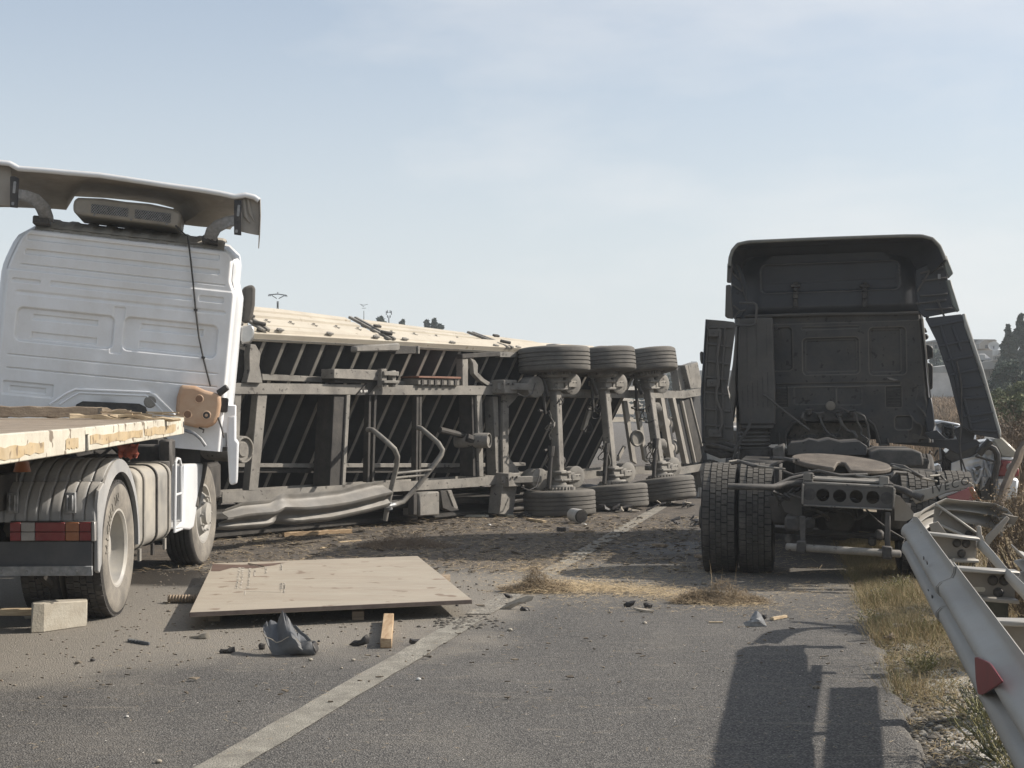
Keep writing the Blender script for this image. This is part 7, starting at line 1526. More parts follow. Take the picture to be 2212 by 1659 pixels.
for k, (x, y, n, lab) in enumerate(((470, 1440, 5, 'heap of torn black rubber bits under the nearest trailer tyre'), (1110, 1410, 9, 'heap of torn rubber and bark under the middle trailer tyre'), (1590, 1500, 8, 'heap of black shredded rubber left of the dark truck tyres'), (1400, 1385, 4, 'small pile of dark scraps under the far trailer tyre'))):
    g0 = G(*zv(4, x, y)); hp = thing('rubber_scrap_heap', g0, lab, 'scrap heap', 'heaps of rubber scrap')
    for i in range(n):
        p = g0+Vector((rs.uniform(-.35, .35), rs.uniform(-.12, .12), 0)); P = [p+Vector((0, 0, .02))]
        for j in range(3): P.append(P[-1]+Vector((rs.uniform(-.13, .13), rs.uniform(-.06, .06), rs.uniform(-.015, .05))))
        for q_ in P: q_.z = max(.012, q_.z)
        m = MB(); m.sheet([[q_, q_+Vector((rs.uniform(.0, .02), .05, rs.uniform(.0, .04)))] for q_ in P], .012); build(m, 'rubber_scrap', M_shard if i % 3 else M_shardp, hp, smooth=30)
# ================================================================ vegetation: straw, grass, twigs
def strips(name, pts, mt, label, cat=None, kind='stuff'):
    """pts: (base, tip vector, width, bend) thin three-sided blades in one mesh"""
    V, Fc = [], []
    for (p, d, w, bd) in pts:
        a = d.cross(Vector((0, 0, 1)));
        if a.length < 1e-5: a = Vector((1, 0, 0))
        a = a.normalized()*w; n = len(V); mid = p+d*.5+bd; u = a.cross(d).normalized()*w*.7
        V += [p-a, p+a, p+u, mid-a*.8, mid+a*.8, mid+u*.8, p+d]
        Fc += [(n, n+1, n+4, n+3), (n+1, n+2, n+5, n+4), (n+2, n, n+3, n+5), (n+3, n+4, n+6), (n+4, n+5, n+6), (n+5, n+3, n+6)]
    me = bpy.data.meshes.new(name); me.from_pydata([tuple(v) for v in V], [], Fc); me.materials.append(mt)
    o = bpy.data.objects.new(name, me); S.collection.objects.link(o); tag(o, label, cat, kind=kind); return o
R = random.Random(42)
def lie(x, y, l, w, h=.0):
    a = R.uniform(0, 6.283) ; d = Vector((math.cos(a)*l, math.sin(a)*l*.8, R.uniform(-.1, .25)*l)); z = .008+h
    if d.z < 0: z = max(z, -d.z+.006)
    return (Vector((x, y, z)), d, w, Vector((R.uniform(-.15, .15)*l, R.uniform(-.15, .15)*l, R.uniform(0, .12)*l)))
P = []
def strewn(r, x0, y0, x1, y1, n, l, w, h=.02, spread=1.):
    for _ in range(n):
        t = R.random(); px, py = zv(r, x0+(x1-x0)*t, y0+(y1-y0)*t); g = G(px, py); P.append(lie(g.x+R.gauss(0, .18*spread), g.y+R.gauss(0, .22*spread), R.uniform(.3, 1)*l, w*R.uniform(.6, 1.2), abs(R.gauss(0, h))))
strewn(11, 180, 600, 640, 620, 1500, .13, .0019, .022, 1.1); strewn(11, 500, 600, 1150, 640, 1900, .12, .0018, .014); strewn(11, 1100, 640, 1300, 690, 500, .09, .0013, .012)
strewn(11, 1300, 680, 1750, 730, 1100, .09, .0013, .012, .9); strewn(11, 1750, 620, 2200, 620, 500, .10, .0013, .008, 1.5); strewn(11, 0, 400, 600, 400, 700, .10, .0014, .008, 2.5)
strewn(11, 600, 530, 1300, 560, 400, .1, .0013, .006, 2); strewn(11, 100, 480, 400, 480, 500, .1, .0014, .01, 1.4)
strewn(11, 0, 450, 1300, 560, 1100, .09, .0015, .006, 3.2); strewn(11, 200, 690, 1700, 740, 500, .07, .0013, .004, 1.6)
strewn(13, 1200, 100, 1500, 60, 300, .09, .0013, .006, 1.5)
for _ in range(3500):
    y = R.uniform(13.5, 21); x = R.uniform(-3.6, 3.2); P.append(lie(x, y, R.uniform(.04, .16), .0018, .004))
for _ in range(900):
    y = R.uniform(6, 14); x = R.uniform(-2.6, 2.6); P.append(lie(x, y, R.uniform(.02, .06), .0009, .001))
strips('scattered_straw', P, M_straw, 'loose straw and dry stalks strewn across the road in front of the trucks')
def mound(name, px, py, r, rad_, ht, n, mt, label, l=.13):
    g = G(*zv(r, px, py)); Q = []
    for _ in range(n):
        a = R.uniform(0, 6.283); q = R.random()**.6; rq = rad_*(1+.7*nz(a*1.3, r, 1, px*.01)); x = g.x+math.cos(a)*rq*q; y = g.y+.15+math.sin(a)*rq*.5*q; z = max(0, ht*(1-q)*(.7+.9*nz(x*7, y*7, 1, 3)))*R.random()**.5
        d = Vector((R.uniform(-1, 1), R.uniform(-.6, .6), R.uniform(-.3, .16)))*l*R.uniform(.4, 1.1); Q.append((Vector((x, y, max(.01, z, -d.z*.9))), d, .0022, Vector((R.uniform(-.3, .3)*l, 0, R.uniform(0, .3)*l))))
    m = strips(name, Q, mt, label); return m
M_strawd = mat('dirty_straw', (.17, .125, .08), .9, 0, 0, c2=(.30, .23, .14), sc=25)
mound('straw_heap', 225, 640, 11, .32, .22, 2200, M_strawd, 'matted brown straw heap at the left end of the straw strip')
mound('straw_heap', 1480, 715, 11, .42, .19, 2600, M_strawd, 'dark brown straw heap in front of the dark truck, topped with upright stalks')
mound('weed_heap', 1345, 520, 12, .50, .26, 2400, M_twig, 'heap of dry weeds on the dark ground behind the steel plate')
mound('weed_heap', 560, 100+260, 12, .1, .05, 60, M_strawd, 'small dry tuft under the crumpled metal strip')
g = G(*zv(11, 1480, 640)); strips('upright_stalks', [(Vector((g.x+dx, g.y, 0)), Vector((tx, 0, h)), .003, Vector((.01, 0, 0))) for dx, tx, h in ((-.05, -.02, .30), (.0, .05, .26), (.12, .05, .30), (.14, .02, .2))], M_straw, 'few pale stalks standing in the dark straw heap')
# verge grass by the rail
P, P2 = [], []
for _ in range(26000):
    y = 6.2+(R.random()**.75)*11.5; e = edge(y); x = e+abs(R.gauss(0, .45))-.05
    dens = sm(fbm(x, y, 1.4, 12)+.22+sm(y, 7, 10)*.6, .1, .5)
    if R.random() > dens or (y < 7.2 and x < e+.4): continue
    if y > 12.2 and abs(x-e) > 1.6: continue
    h = R.uniform(.03, .15)*(.7+.9*sm(fbm(x, y, .9, 3), -.1, .4)); P_ = P if R.random() < .68 else P2
    z0 = hgt(x, y); P_.append((Vector((x, y, z0-.01)), Vector((R.gauss(0, .07), R.gauss(0, .07), h)), .0016, Vector((R.gauss(0, .02), R.gauss(0, .02), 0))))
for _ in range(7000):
    y = R.uniform(5.5, 12); e = edge(y); x = e+R.uniform(.0, 1.3); d = Vector((R.uniform(-.1, .1), R.uniform(-.1, .1), R.uniform(0, .02))); P.append((Vector((x, y, hgt(x, y)+R.uniform(0, .02))), d, .0015, Vector((0, 0, R.uniform(0, .02)))))
for _ in range(16000):                                        # right of the rail, field beyond
    y = 5+(R.random()**.7)*16; x = edge(y)+.8+R.random()**1.3*(3+.2*y); h = R.uniform(.08, .38); (P if R.random() < .85 else P2).append((Vector((x, y, hgt(x, y)-.01)), Vector((R.gauss(0, .1), R.gauss(0, .1), h)), .0028, Vector((R.gauss(0, .03), R.gauss(0, .03), 0))))
strips('dry_verge_grass', P, M_dryg, 'dry yellow grass on the verge under and behind the guard rail')
strips('green_verge_grass', P2, M_grng, 'greenish low grass mixed into the dry verge')
P = []
for _ in range(34000):                                        # far field, clumps of tall dry stems
    y = 20+(R.random()**.8)*75; x = y*.2235+1.5+R.random()*(y*.36-y*.2235+5); h = R.uniform(.35, 1.0)*(.7+.6*sm(fbm(x, y, .12, 4), -.3, .4))*(1-.6*sm(y, 35, 70)); s_ = .006+y*.00035
    P.append((Vector((x, y, hgt(x, y)-.02)), Vector((R.gauss(0, .2), R.gauss(0, .2), h)), s_, Vector((R.gauss(0, .06), 0, 0))))
strips('dry_field_grass', P, mat('brown_field_stems', (.27, .195, .125), .9, 0, 0, c2=(.17, .125, .08), sc=.6), 'tall dry brown grass covering the field below the houses')
# stones on the verge edge
b = bmesh.new(); bmesh.ops.create_icosphere(b, subdivisions=1, radius=1); iv = [v.co.copy() for v in b.verts]; if_ = [[v.index for v in f.verts] for f in b.faces]; b.free()
m = MB(); m2 = MB()
for k in range(6500):
    y = 5.8+R.random()**1.4*8; x = edge(y)+R.gauss(.03, .11)+(R.random() < .35)*R.uniform(0, 1.1); s_ = R.uniform(.004, .017)*(1.7 if R.random() < .08 else 1)
    (m if R.random() < .7 else m2).add([Vector((x, y, hgt(x, y)+s_*.3))+Vector((v.x*s_*R.uniform(.8, 1.5), v.y*s_*R.uniform(.7, 1.2), v.z*s_*.7)) for v in iv], if_)
M_grav = mat('tar_gravel', (.075, .068, .06), .9, 0, 0, c2=(.16, .145, .12), sc=30)
o = build(m, 'edge_gravel', M_grav, recalc=False, smooth=0); tag(o, 'dark gravel crumbling along the asphalt edge', kind='stuff')
o = build(m2, 'pale_gravel', mat('pale_gravel', (.33, .31, .27), .9, 0, 0, c2=(.2, .18, .15), sc=30), recalc=False, smooth=0); tag(o, 'pale gravel and chips on the verge by the rail', kind='stuff')
m = MB()
for k in range(2600):                                         # grit on the dusty road
    t = R.random(); y = 7.5+R.random()**.9*12; x = R.uniform(-3.4, 2.4); 
    if zone(x, y)[0]+zone(x, y)[1] < .35 and R.random() < .9: continue
    s_ = R.uniform(.003, .011)*(2 if R.random() < .04 else 1); m.add([Vector((x, y, s_*.3))+Vector((v.x*s_*1.3, v.y*s_, v.z*s_*.7)) for v in iv], if_)
o = build(m, 'road_grit', mat('brown_grit', (.12, .10, .078), .9, 0, 0, c2=(.24, .21, .165), sc=40), recalc=False, smooth=0); tag(o, 'grit and clods scattered over the dusty side of the road', kind='stuff')
M_lit = mat('mixed_litter', (.055, .045, .035), .9, 0, 0, c2=(.22, .18, .13), sc=20)
m = MB()
for k in range(2120):
    if k < 1900: y = R.uniform(13.6, 20.5); x = R.uniform(-3.4, 2.6)+(y-17)*.12
    else: y = R.uniform(7.5, 14); x = R.uniform(-3, 2.4)
    s_ = R.uniform(.008, .03)*(2.0 if R.random() < .06 else 1)*(1 if k < 1900 else .6); a = R.uniform(0, 6.28); t1, t2 = R.uniform(-.3, .3), R.uniform(-.3, .3); q = []
    for i in range(4): th = a+i*1.57+R.uniform(-.5, .5); rr_ = s_*R.uniform(.4, 1.3); q.append(Vector((x+math.cos(th)*rr_*1.5, y+math.sin(th)*rr_*.8, .012+s_*.3+rr_*(t1*math.cos(th)+t2*math.sin(th)))))
    e_ = Vector((0, 0, -.006)); m.hexa([p_+e_ for p_ in q], q)
o = build(m, 'crash_litter', M_lit, recalc=False, smooth=0); tag(o, 'flakes of bark, rubber and dirt littering the dark ground by the trailer', kind='stuff')
p = G(*zv(8, 1960, 545)); m = MB()
for k in range(120):
    s_ = R.uniform(.006, .02); q = Vector((p.x+R.gauss(.02, .12), p.y+R.gauss(.05, .16), 0)); m.add([q+Vector((v.x*s_*1.4, v.y*s_, v.z*s_*.7+.004)) for v in iv], if_)
o = build(m, 'tar_crumbs', M_grav, recalc=False, smooth=0); tag(o, 'dark tar crumbs in the gouge across the painted line by the plate', kind='stuff')
# ---------------------------------------------------------------- shrubs and trees
def branches(root, h, n, spread, rr, lvl=3):
    out = []
    def grow(p, d, l, r, k):
        q = p+d*l; out.append((p, q, r, r*.65))
        if k == 0: return
        for _ in range(rr.choice((2, 3))):
            nd = (d+Vector((rr.gauss(0, .5), rr.gauss(0, .5), rr.gauss(.05, .3)))*spread).normalized(); grow(p.lerp(q, rr.uniform(.55, 1)), nd, l*rr.uniform(.5, .75), r*.6, k-1)
    for _ in range(n): grow(root+Vector((rr.gauss(0, .04), rr.gauss(0, .04), 0))*h, Vector((rr.gauss(0, .4)*spread, rr.gauss(0, .4)*spread, 1)).normalized(), h*rr.uniform(.35, .55), .012*h, lvl)
    return out
def limbs_mesh(br, seg=5, rmin=.0012):
    m = MB()
    for p, q, a, b in br: m.tube([p, q], [max(a, rmin), max(b, rmin*.7)], seg, caps=False)
    return m
def leaf_cloud(cs, n, size, rr, flat=.5, m=None):
    m = m or MB(); V, Fc = [], []
    for _ in range(n):
        c_, r_ = rr.choice(cs); d = Vector((rr.gauss(0, 1), rr.gauss(0, 1), rr.gauss(0, 1))).normalized()*r_*(rr.random()**.45); p = c_+d
        a = Vector((rr.gauss(0, 1), rr.gauss(0, 1), rr.gauss(0, 1))).normalized(); b = a.cross(Vector((rr.gauss(0, 1), rr.gauss(0, 1), rr.gauss(0, 1)))).normalized(); s_ = size*rr.uniform(.6, 1.4); k = len(V)
        V += [p-a*s_, p+b*s_*flat, p+a*s_, p-b*s_*flat]; Fc.append((k, k+1, k+2, k+3))
    m.add(V, Fc); return m
def tree(loc, h, crown, trunk_h, leaf, n, mt, name, label, cat, group, seed, conic=False, wide=1.0):
    rr = random.Random(seed); t = thing(name, loc, label, cat, group); L0 = Vector(loc)
    br = branches(L0+Vector((0, 0, 0)), h*.8, 1, .8, rr, 4) if not conic else []
    m = limbs_mesh(br, 6, .02) if br else MB(); m.tube([L0-Vector((0, 0, .3)), L0+Vector((0, 0, h*.5)), L0+Vector((0, 0, h*.92))], [h*.03, h*.02, h*.004], 8); build(m, 'trunk', M_bark, t, recalc=False)
    cs = []
    if conic:
        for k in range(190):
            u = rr.random(); z = trunk_h+(h-trunk_h)*u; R_ = crown*(1-u)**.8*(.35+.8*rr.random()); a = rr.uniform(0, 6.28); cs.append((L0+Vector((math.cos(a)*R_*.8*wide, math.sin(a)*R_*.8, z+rr.uniform(-.2, .3))), .055*h*(1.05-u*.7)))
        for k in range(3): cs.append((L0+Vector((0, 0, h*(.9+.05*k))), .03*h))
    else:
        for k in range(34): a = rr.uniform(0, 6.28); q = rr.random()**.5; z = trunk_h+(h-trunk_h)*rr.random(); f = math.sin(math.pi*min(1, max(.1, (z-trunk_h)/(h-trunk_h)*.85+.1)))**.6; cs.append((L0+Vector((math.cos(a)*crown*q*f*wide, math.sin(a)*crown*q*f, z)), crown*rr.uniform(.2, .38)))
    build(leaf_cloud(cs, n, leaf, rr), 'crown', mt, t, recalc=False, smooth=0); return t
def at(px, py, Y): p = W(px, py, Y); return (p.x, p.y, hgt(p.x, p.y)-.1)
def hfor(py, Y, base): return CAMZ+(HY-py)/FPX*Y-base
B_ = at(2205, 800, 86); tree(B_, hfor(686, 86, B_[2]), 1.75, .6, .11, 26000, M_leafd, 'conifer_tree', 'tall dark conifer rising beside the flat-roofed houses at the right edge', 'tree', 'trees by the houses', 5, True, 1.0)
B_ = at(2178, 800, 84); tree(B_, hfor(712, 84, B_[2]), 1.0, .6, .10, 14000, M_leafd, 'conifer_tree', 'shorter conifer touching the left side of the tall dark one', 'tree', 'trees by the houses', 6, True, 1.0)
B_ = at(2196, 860, 62); tree(B_, hfor(792, 62, B_[2]), 1.15, .1, .09, 7000, M_leafd, 'dark_bush', 'round dark green bush in front of the pale house wall', 'bush', 'bushes below the houses', 8)
for k, (px, Y, py, w, lab) in enumerate(((2135, 45, 852, .7, 'yellow-green bush nearest the torn fairing'), (2168, 43, 845, .8, 'yellow-green bush in the middle of the row below the wall'), (2204, 44, 838, .8, 'yellow-green bush at the right edge below the dark bush'), (2150, 36, 876, .6, 'low olive bush in front of the yellow-green row'), (2195, 34, 868, .7, 'low olive bush at the right edge in front of the row'))):
    B_ = at(px, 880, Y); tree(B_, max(.9, hfor(py, Y, B_[2])), w, .05, .055, 5200, M_leafy, 'olive_bush', lab, 'bush', 'bushes below the houses', 20+k)
for k, (px, Y, top, w) in enumerate(((2085, 120, 757, 2.5), (2106, 118, 762, 2.2), (2032, 118, 770, 2.6), (2044, 110, 786, 2.0), (2128, 125, 752, 2.0))):
    B_ = at(px, 880, Y); tree(B_, max(1.5, hfor(top, Y, B_[2])), w, .4, .2, 3500, M_leafd, 'hillside_tree', ('grey-green tree left of the white water tanks', 'grey-green tree right behind the white water tanks', 'pale green tree seen in the gap beside the dark cab', 'low tree above the white wall in the gap beside the cab', 'small tree on the skyline left of the conifer')[k], 'tree', 'trees by the houses', 40+k)
# skyline beyond the trailer
for k, (px, top, w, lab, con) in enumerate(((922, 694, 3.0, 'slim distant tree standing left of its pair on the skyline', True), (938, 690, 2.6, 'tallest slim tree of the distant group above the trailer', True), (950, 699, 2.8, 'small rounded distant tree at the right of the group', False), (822, 686, 5, 'low rounded distant tree beside the radio mast', False), (867, 686, 2.2, 'tiny distant palm-like tree right of the radio mast', False))):
    Y = 130; top += 5; w *= .22; p = W(px, top, Y); zb = hgt(p.x, Y)-.2; tree((p.x, Y, zb), p.z-zb, w, (p.z-zb)*.45, .22, 1600, M_leafd, 'skyline_tree', lab, 'tree', 'distant trees on the skyline', 60+k, con)
for k, (px, top, Y, w) in enumerate(((1446, 828, 150, 3.5), (1462, 832, 150, 3.0), (1480, 836, 150, 3.5), (1498, 834, 150, 3.0))):
    p = W(px, top, Y); zb = hgt(p.x, Y)-.2; tree((p.x, Y, zb), p.z-zb, w, .3, .3, 1800, M_leafd, 'roadside_tree', ('leftmost of the trees under the concrete overpass', 'second from the left of the trees under the overpass', 'third of the trees under the overpass, beside the trailer tail', 'rightmost tree under the overpass, next to the dark truck')[k], 'tree', 'trees under the overpass', 80+k)
# dry twiggy shrubs at the right edge
M_twd = mat('dark_dry_twigs', (.085, .065, .05), .9, 0, 0, c2=(.15, .12, .09), sc=14)
for k, (px, Y, h, lab) in enumerate(((2222, 11.2, .95, 'dense dark dry twig shrub at the right edge behind the curled rail'), (2236, 10.4, .95, 'dry shrub cut by the right edge above the rail bracket'), (2240, 9.0, .7, 'low dry shrub at the right edge beside the rail bracket'), (2165, 24, 1.5, 'tall brown dry shrub behind the crushed car'), (2120, 26, 1.5, 'brown dry shrub between the torn fairing and the crushed car'), (2200, 21, 1.9, 'tallest brown dry shrub, beyond the crushed car at the right edge'), (2050, 29, 1.4, 'brown dry shrub seen between the dark cab and its torn fairing'))):
    p = W(px, 900, Y); rr = random.Random(90+k); loc = (p.x, Y, hgt(p.x, Y)-.05); t = thing('dry_shrub', loc, lab, 'shrub', 'dry twiggy shrubs'); br = branches(Vector(loc), h, 15 if Y < 15 else 11, .38 if Y < 15 else .75, rr, 4)
    build(limbs_mesh(br, 3, .0016 if Y < 15 else .004), 'stems', M_twd if Y < 15 else M_twig, t, recalc=False)
    tips = [(q, .07 if Y < 15 else .12) for _, q, _, _ in br[::2]]; build(leaf_cloud(tips, 2600, .011 if Y < 15 else .022, rr), 'dry_leaves', M_strawd if Y < 15 else M_twig, t, recalc=False, smooth=0)
# leaning old post in the shrubs
F_ = W(*zv(10, 1215, 640), 10.9); F2 = W(*zv(10, 955, 1290), 10.6); m = MB(); rr = random.Random(2); P = [F_.lerp(F2, t/8)+Vector((rr.gauss(0, .006), 0, rr.gauss(0, .006))) for t in range(9)]; m.tube([F_+(F_-F2)*.05]+P+[Vector((F2.x-.12, F2.y, hgt(F2.x, F2.y)-.1))], [.028]+[.034]*9+[.035], 9); o = build(m, 'leaning_post', M_twd, None, loc=(F2.x-.12, F2.y, 0)); tag(o, 'leaning dark weathered stake in the dry shrub beside the crushed car', 'stake')
# grey flowering weed in the near corner and small weeds on the verge
def weed(px, py, h, r_, n, label, seed, mt=M_leafg):
    g = G(px, py, .0); rr = random.Random(seed); loc = (g.x, g.y, hgt(g.x, g.y)); t = thing('weed', loc, label, 'weed', 'weeds on the verge'); br = []
    for _ in range(n):
        d = Vector((rr.gauss(0, .7)*r_/h, rr.gauss(0, .6)*r_/h, 1)).normalized(); p = Vector(loc); 
        for k in range(4): q = p+(d+Vector((rr.gauss(0, .25), rr.gauss(0, .25), rr.gauss(0, .1))))*h/4; br.append((p, q, .003, .002)); p = q
    build(limbs_mesh(br, 3, .0012), 'stems', M_grng, t, recalc=False); build(leaf_cloud([(q, .02) for _, q, _, _ in br], n*26, .007, rr), 'leaves', mt, t, recalc=False, smooth=0)
    m = MB()
    for p, q, _, _ in br[3::4]: m.add([q+v*.006 for v in iv], if_)
    build(m, 'flower_heads', M_shardp, t, recalc=False)
weed(2150, 1640, .30, .28, 70, 'grey-green bushy weed with pale heads in the near right corner under the rail', 3)
weed(2110, 1560, .20, .18, 34, 'smaller grey weed just behind the bushy one in the right corner', 4)
weed(2195, 1690, .30, .25, 50, 'bushy weed cut by the bottom right corner of the picture', 5)
for k, (px, py, lab) in enumerate(((1945, 1275, 'leafy green tuft at the foot of the kinked rail'), (1900, 1300, 'green tuft left of the rail foot'), (2010, 1370, 'low green tuft under the rail near its slots'), (1990, 1450, 'low sparse tuft on the verge left of the red triangle'), (1880, 1345, 'small flat weed on the asphalt edge'))): weed(px, py, .14, .16, 26, lab, 10+k, M_grng)
fin(7, [(320, 925), (350, 910), (380, 890), (400, 920), (370, 935)], M_woodg, 'bark_piece', 'dark bark piece on the verge left of the rail', 'bark', group='bits on the verge')
A = G(*zv(7, 380, 892)); B2 = G(*zv(7, 460, 898)); world_bar('bone_pale_stick', (A.x, A.y, .05), (B2.x, B2.y, .06), .02, .02, M_shardp, 'pale forked stick on the verge grass beside the bark piece', 'stick', 'bits on the verge', 6, .003, 4)
# ================================================================ far background
def bpoly(name, ps, Y, depth, mt, par, r=9, bev=0):
    F_ = Fr((0, Y, 0), 0); m = MB(F_); m.prism(xz([F_.q(r, *p) for p in ps]), 0, depth); return build(m, name, mt, par, bev, smooth=0)
def bbox(name, r, x0, y0, x1, y1, Y, d, mt, par, y_off=0):
    F_ = Fr((0, Y, 0), 0); a = F_.q(r, x0, y0, y_off); b = F_.q(r, x1, y1, y_off); m = MB(F_); m.box((a.x, y_off, b.z), (b.x, y_off+d, a.z)); return build(m, name, mt, par, 0, smooth=0)
h1 = thing('house', (W(2175, 850, 92).x, 92, hgt(29, 92)), 'long pale grey low building with a flat slab roof below the water tanks', 'house', 'houses on the hillside')
bpoly('wall', [(1050, 1215), (1300, 1195), (1700, 1200), (2300, 1210), (2300, 1700), (900, 1700), (1050, 1500)], 92, 10, M_wallg, h1)
bpoly('roof', [(1005, 1105), (1200, 1075), (1310, 1068), (1700, 1090), (2300, 1100), (2300, 1205), (1700, 1195), (1300, 1186), (1050, 1212)], 90.5, 12, M_bridge, h1)
bpoly('roof_edge', [(1190, 1066), (1310, 1058), (1420, 1062), (1420, 1074), (1310, 1070), (1190, 1078)], 90.3, .3, M_wallw, h1)
bbox('downpipe', 9, 1132, 1230, 1142, 1300, 91.8, .1, M_steelf, h1)
h2 = thing('house', (W(2110, 800, 112).x, 112, hgt(34, 112)), 'dark terraced house with flat roof left of the tall conifer', 'house', 'houses on the hillside')
bpoly('wall', [(905, 775), (1240, 775), (1240, 1090), (905, 1090)], 112, 8, M_wallt, h2)
bpoly('roof', [(895, 762), (1225, 765), (1225, 780), (895, 778)], 111.6, 9, M_wallg, h2)
bpoly('terrace_wall', [(940, 930), (1240, 930), (1240, 1080), (940, 1080)], 108, 3, M_wallg, h2)
bpoly('gable_roof', [(985, 830), (1070, 765), (1150, 830), (1160, 905), (985, 905)], 110, 3, M_wallt, h2)
for x in (1080, 1108, 1135): bbox('window', 9, x, 850, x+16, 895, 109.9, .1, M_win, h2)
h3 = thing('house', (W(2045, 790, 118).x, 118, hgt(35, 118)), 'pale house partly seen in the gap between the dark cab and torn fairing', 'house', 'houses on the hillside')
bpoly('wall', [(300, 800), (520, 800), (520, 1010), (300, 1010)], 121, 8, M_wallt, h3); bpoly('roof', [(290, 782), (400, 760), (530, 782), (530, 802), (290, 802)], 120.6, 9, M_wallg, h3)
bbox('window', 9, 330, 850, 360, 900, 120.9, .1, M_win, h3)
wt = []
for k, (x0, y0, x1, y1, lab) in enumerate(((1268, 915, 1376, 1030, 'boxy white roof water tank on legs beside the conifer, right one of the tanks'), (975, 980, 1076, 1098, 'white roof water tank close to the torn fairing edge'))):
    F_ = Fr((0, 91+k, 0), 0); a = F_.q(9, x0, y0); b = F_.q(9, x1, y1); t = thing('water_tank', ((a.x+b.x)/2, 91+k, b.z), lab, 'water tank', 'roof water tanks')
    m = MB(F_); hh = (a.z-b.z); m.prism(rrect(a.x, b.z+hh*.22, b.x, a.z, hh*.12), 0, 1.2); build(m, 'tank_shell', M_wallw, t, .03)
    m = MB(F_)
    for x in (a.x+.1, b.x-.2): m.box((x, .1, b.z-.4), (x+.1, .2, b.z+hh*.22)); m.box((x, 1.0, b.z-.4), (x+.1, 1.1, b.z+hh*.22))
    build(m, 'stand', M_steelf, t)
    m = MB(F_); m.lathe([(hh*.18, 0), (hh*.16, .02), (0, .03)], 16, c=((a.x+b.x)/2-.2, -.01, b.z+hh*.45), ax=(0, -1, 0)); build(m, 'hatch', M_wallg, t)
F_ = Fr((0, 92, 0), 0); a = F_.q(9, 1080, 965); b = F_.q(9, 1158, 1060); t = thing('solar_panel', ((a.x+b.x)/2, 92, b.z), 'pale tilted solar water panel between the two roof tanks', 'solar panel'); m = MB(F_); m.hexa([(a.x, 0, b.z), (b.x, 0, b.z), (b.x, 0.02, b.z+.05), (a.x, 0.02, b.z+.05)], [(a.x, 1.2, a.z-.05), (b.x, 1.2, a.z-.05), (b.x, 1.22, a.z), (a.x, 1.22, a.z)]); build(m, 'collector', M_gal, t)
m = MB(F_); m.box((a.x+.1, 1.0, b.z-.3), (a.x+.16, 1.1, a.z-.1)); m.box((b.x-.16, 1.0, b.z-.3), (b.x-.1, 1.1, a.z-.1)); build(m, 'support_frame', M_steelf, t)
F_ = Fr((0, 94, 0), 0); c_ = F_.q(9, 1200, 860); t = thing('satellite_dish', (c_.x, 94, c_.z-.6), 'small white satellite dish on the roof left of the conifer', 'satellite dish'); m = MB(F_); m.lathe([(0, .12), (.2, .08), (.36, 0), (.37, .01), (.2, .1), (0, .14)], 20, c=c_, ax=(.2, .8, -.5)); build(m, 'dish', M_wallw, t); m = MB(F_); m.tube([c_, c_-Vector((0, -.1, 1.0))], .03, 6); build(m, 'mast', M_steelf, t)
F_ = Fr((0, 64, 0), 0); a = F_.q(9, 280, 1262); b = F_.q(9, 560, 1345); t = thing('boundary_wall', ((a.x+b.x)/2, 84, a.z-1), 'low whitewashed boundary wall seen between the dark cab and the torn fairing', 'wall')
F_ = Fr((0, 84, 0), 0); a = F_.q(9, 280, 1258); b = F_.q(9, 700, 1258); m = MB(F_); m.box((a.x, 0, a.z-1.6), (b.x, .25, a.z)); wl = build(m, 'wall_body', M_wallw, t); m = MB(F_); m.box((a.x, -.03, a.z+.002), (b.x, .28, a.z+.06)); build(m, 'coping', M_bridge, t)
# overpass between the trailer tail and the dark truck
F_ = Fr((0, 170, 0), -4); br_ = thing('overpass', (W(1478, 860, 170).x, 170, 0), 'pale concrete overpass far behind, in the gap between trailer and dark truck', 'bridge')
a = F_.q(15, 120, 330); b = F_.q(15, 480, 372); m = MB(F_); m.box((a.x-12, 0, b.z), (b.x+14, 9, a.z)); build(m, 'bridge_deck', M_bridge, br_)
m = MB(F_); m.box((a.x-12, -.3, a.z-.35), (b.x+14, .1, a.z+.5)); build(m, 'parapet', M_bridge, br_)
m = MB(F_); m.box((a.x-12, 1, b.z-.7), (b.x+14, 8, b.z)); build(m, 'girder', M_wallg, br_)
for x in (a.x-8, a.x+1.2, b.x+7): m = MB(F_); m.box((x, 2, -2), (x+1.4, 7, b.z-.7)); build(m, 'pier', M_bridge, br_)
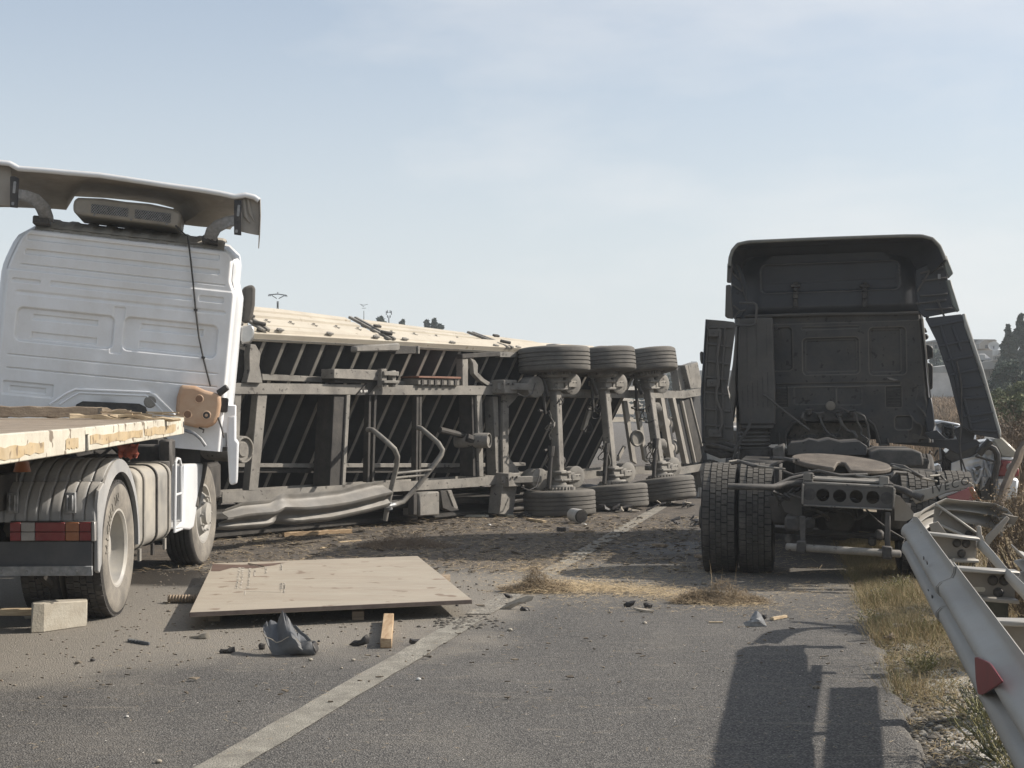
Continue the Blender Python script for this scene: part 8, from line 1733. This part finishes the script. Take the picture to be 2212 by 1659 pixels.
# power poles, masts
def mast(px, base, top, Y, label, name, cat, arms, lattice=.5):
    p = W(px, top, Y); zb = min(hgt(p.x, Y), W(px, base, Y).z)-.5; t = thing(name, (p.x, Y, zb), label, cat, 'masts on the skyline'); H = p.z-zb; c0 = Vector((p.x, Y, zb)); l = lattice
    m = MB()
    for sx in (-1, 1):
        for sy in (-1, 1): m.bar(c0+Vector((sx*l*1.6, sy*l*1.6, 0)), c0+Vector((sx*l*.4, sy*l*.4, H*.95)), .02+l*.12, .02+l*.12)
    n = 14
    for k in range(n):
        z0, z1 = H*.95*k/n, H*.95*(k+1)/n; w0, w1 = l*(1.6-1.2*k/n), l*(1.6-1.2*(k+1)/n); s_ = 1 if k % 2 else -1; m.bar(c0+Vector((-s_*w0, -w0, z0)), c0+Vector((s_*w1, -w1, z1)), .015+l*.08, .015+l*.08); m.bar(c0+Vector((s_*w0, w0, z0)), c0+Vector((-s_*w1, w1, z1)), .015+l*.08, .015+l*.08)
    m.bar(c0+Vector((0, 0, H*.9)), c0+Vector((0, 0, H)), .03+l*.1, .03+l*.1); build(m, 'lattice_column', M_steelf, t, smooth=0)
    for (x0, z0, x1, z1, w) in arms:
        m = MB(); m.bar(c0+Vector((x0, 0, H+z0)), c0+Vector((x1, 0, H+z1)), w, w); build(m, 'crossarm', M_steelf, t, smooth=0)
    return t, c0+Vector((0, 0, H))
t, c_ = mast(600, 700, 634, 75, 'steel lattice power pole with a wide crossarm, leftmost on the skyline beside the white cab', 'power_pole', 'power pole', [(-.48, -.07, 0, -.03, .05), (.48, -.1, 0, -.03, .05), (-.33, -.09, -.05, -.27, .04), (.33, -.12, .05, -.27, .04)], .07)
for dx, dz_ in ((-.48, -.11), (-.40, -.11), (.48, -.14), (.39, -.13), (0, .04)): m = MB(); m.lathe([(0, -.04), (.035, -.03), (.02, 0), (.035, .015), (.015, .03), (0, .04)], 10, c=c_+Vector((dx, 0, dz_)), ax=(0, 0, 1)); build(m, 'insulator', M_steelf, t)
mast(786, 700, 657, 105, 'slim grey pole with a forked crossarm above the first board joint of the trailer', 'power_pole', 'power pole', [(-.3, -.0, 0, -.08, .03), (.3, -.0, 0, -.08, .03), (-.3, .02, -.3, -.08, .03), (.3, .02, .3, -.08, .03), (-.14, -.3, .14, -.3, .03), (0, -.2, -.2, -.06, .03)], .02)
t, c_ = mast(840, 712, 672, 110, 'short radio mast with antenna panels right of the slim pole', 'radio_mast', 'mast', [(-.2, -.1, .2, -.1, .03), (-.16, -.4, .16, -.4, .03)], .05)
for dx, dz_, h in ((-.2, -.14, .3), (.2, -.14, .3), (-.1, -.05, .22), (.1, -.05, .22), (-.1, -.42, .2), (.1, -.42, .2)): m = MB(); m.cbox(c_+Vector((dx, 0, dz_)), (.06, .05, h)); build(m, 'antenna_panel', M_steelf, t)
mast(1499, 860, 778, 120, 'thin distant mast just left of the dark truck fairing panel', 'radio_mast', 'mast', [(-.25, -.15, .25, -.15, .04), (-.3, -.8, .3, -.8, .04)], .14)
# something pale with a tyre behind the trailer tail: rear corner of another vehicle
F_ = Fr((0, 27, 0), -20); vb = thing('white_van', (W(1560, 1000, 27).x, 27, 0), 'white vehicle corner glimpsed low between the trailer tail and the dark truck', 'van')
m = MB(F_); a = W(1512, 1000, 27); A = F_.I @ a; m.prism([(A.x-.05, .35), (A.x+.05, .30), (A.x+2.2, .3), (A.x+2.2, 1.25), (A.x+.12, 1.25), (A.x-.02, .9)], 0, 1.6); build(m, 'body', M_wplast, vb, .06, segs=2)
m = MB(F_); m.lathe([(.15, -.1), (.30, -.11), (.33, -.05), (.33, .08), (.15, .08)], 28, c=(A.x+.45, -.02, .33), ax=(0, -1, 0)); w_ = build(m, 'tyre', M_tyre, vb); m = MB(F_); m.lathe([(.0, .06), (.12, .08), (.18, .10), (.19, .06)], 24, c=(A.x+.45, -.02, .33), ax=(0, -1, 0)); build(m, 'hubcap', M_chrome, vb)
m = MB(F_); m.box((A.x+.3, -.01, .8), (A.x+1.4, .005, 1.18)); build(m, 'window', M_glass, vb)
# ---------------------------------------------------------------- the air
hzm = bpy.data.materials.new('pale_haze'); hzm.use_nodes = True; t = hzm.node_tree; t.nodes.clear(); o_ = t.nodes.new('ShaderNodeOutputMaterial'); v = t.nodes.new('ShaderNodeVolumePrincipled')
v.inputs['Color'].default_value = (.80, .86, .92, 1); v.inputs['Density'].default_value = .0010; v.inputs['Anisotropy'].default_value = .3; t.links.new(v.outputs[0], o_.inputs['Volume'])
HAZE = True
if HAZE:
    m = MB(); m.box((-950, -50, -3), (950, 1550, 12)); o = build(m, 'haze', hzm, smooth=0); o['kind'] = 'stuff'; o['label'] = 'thin dusty haze lying over the whole scene'
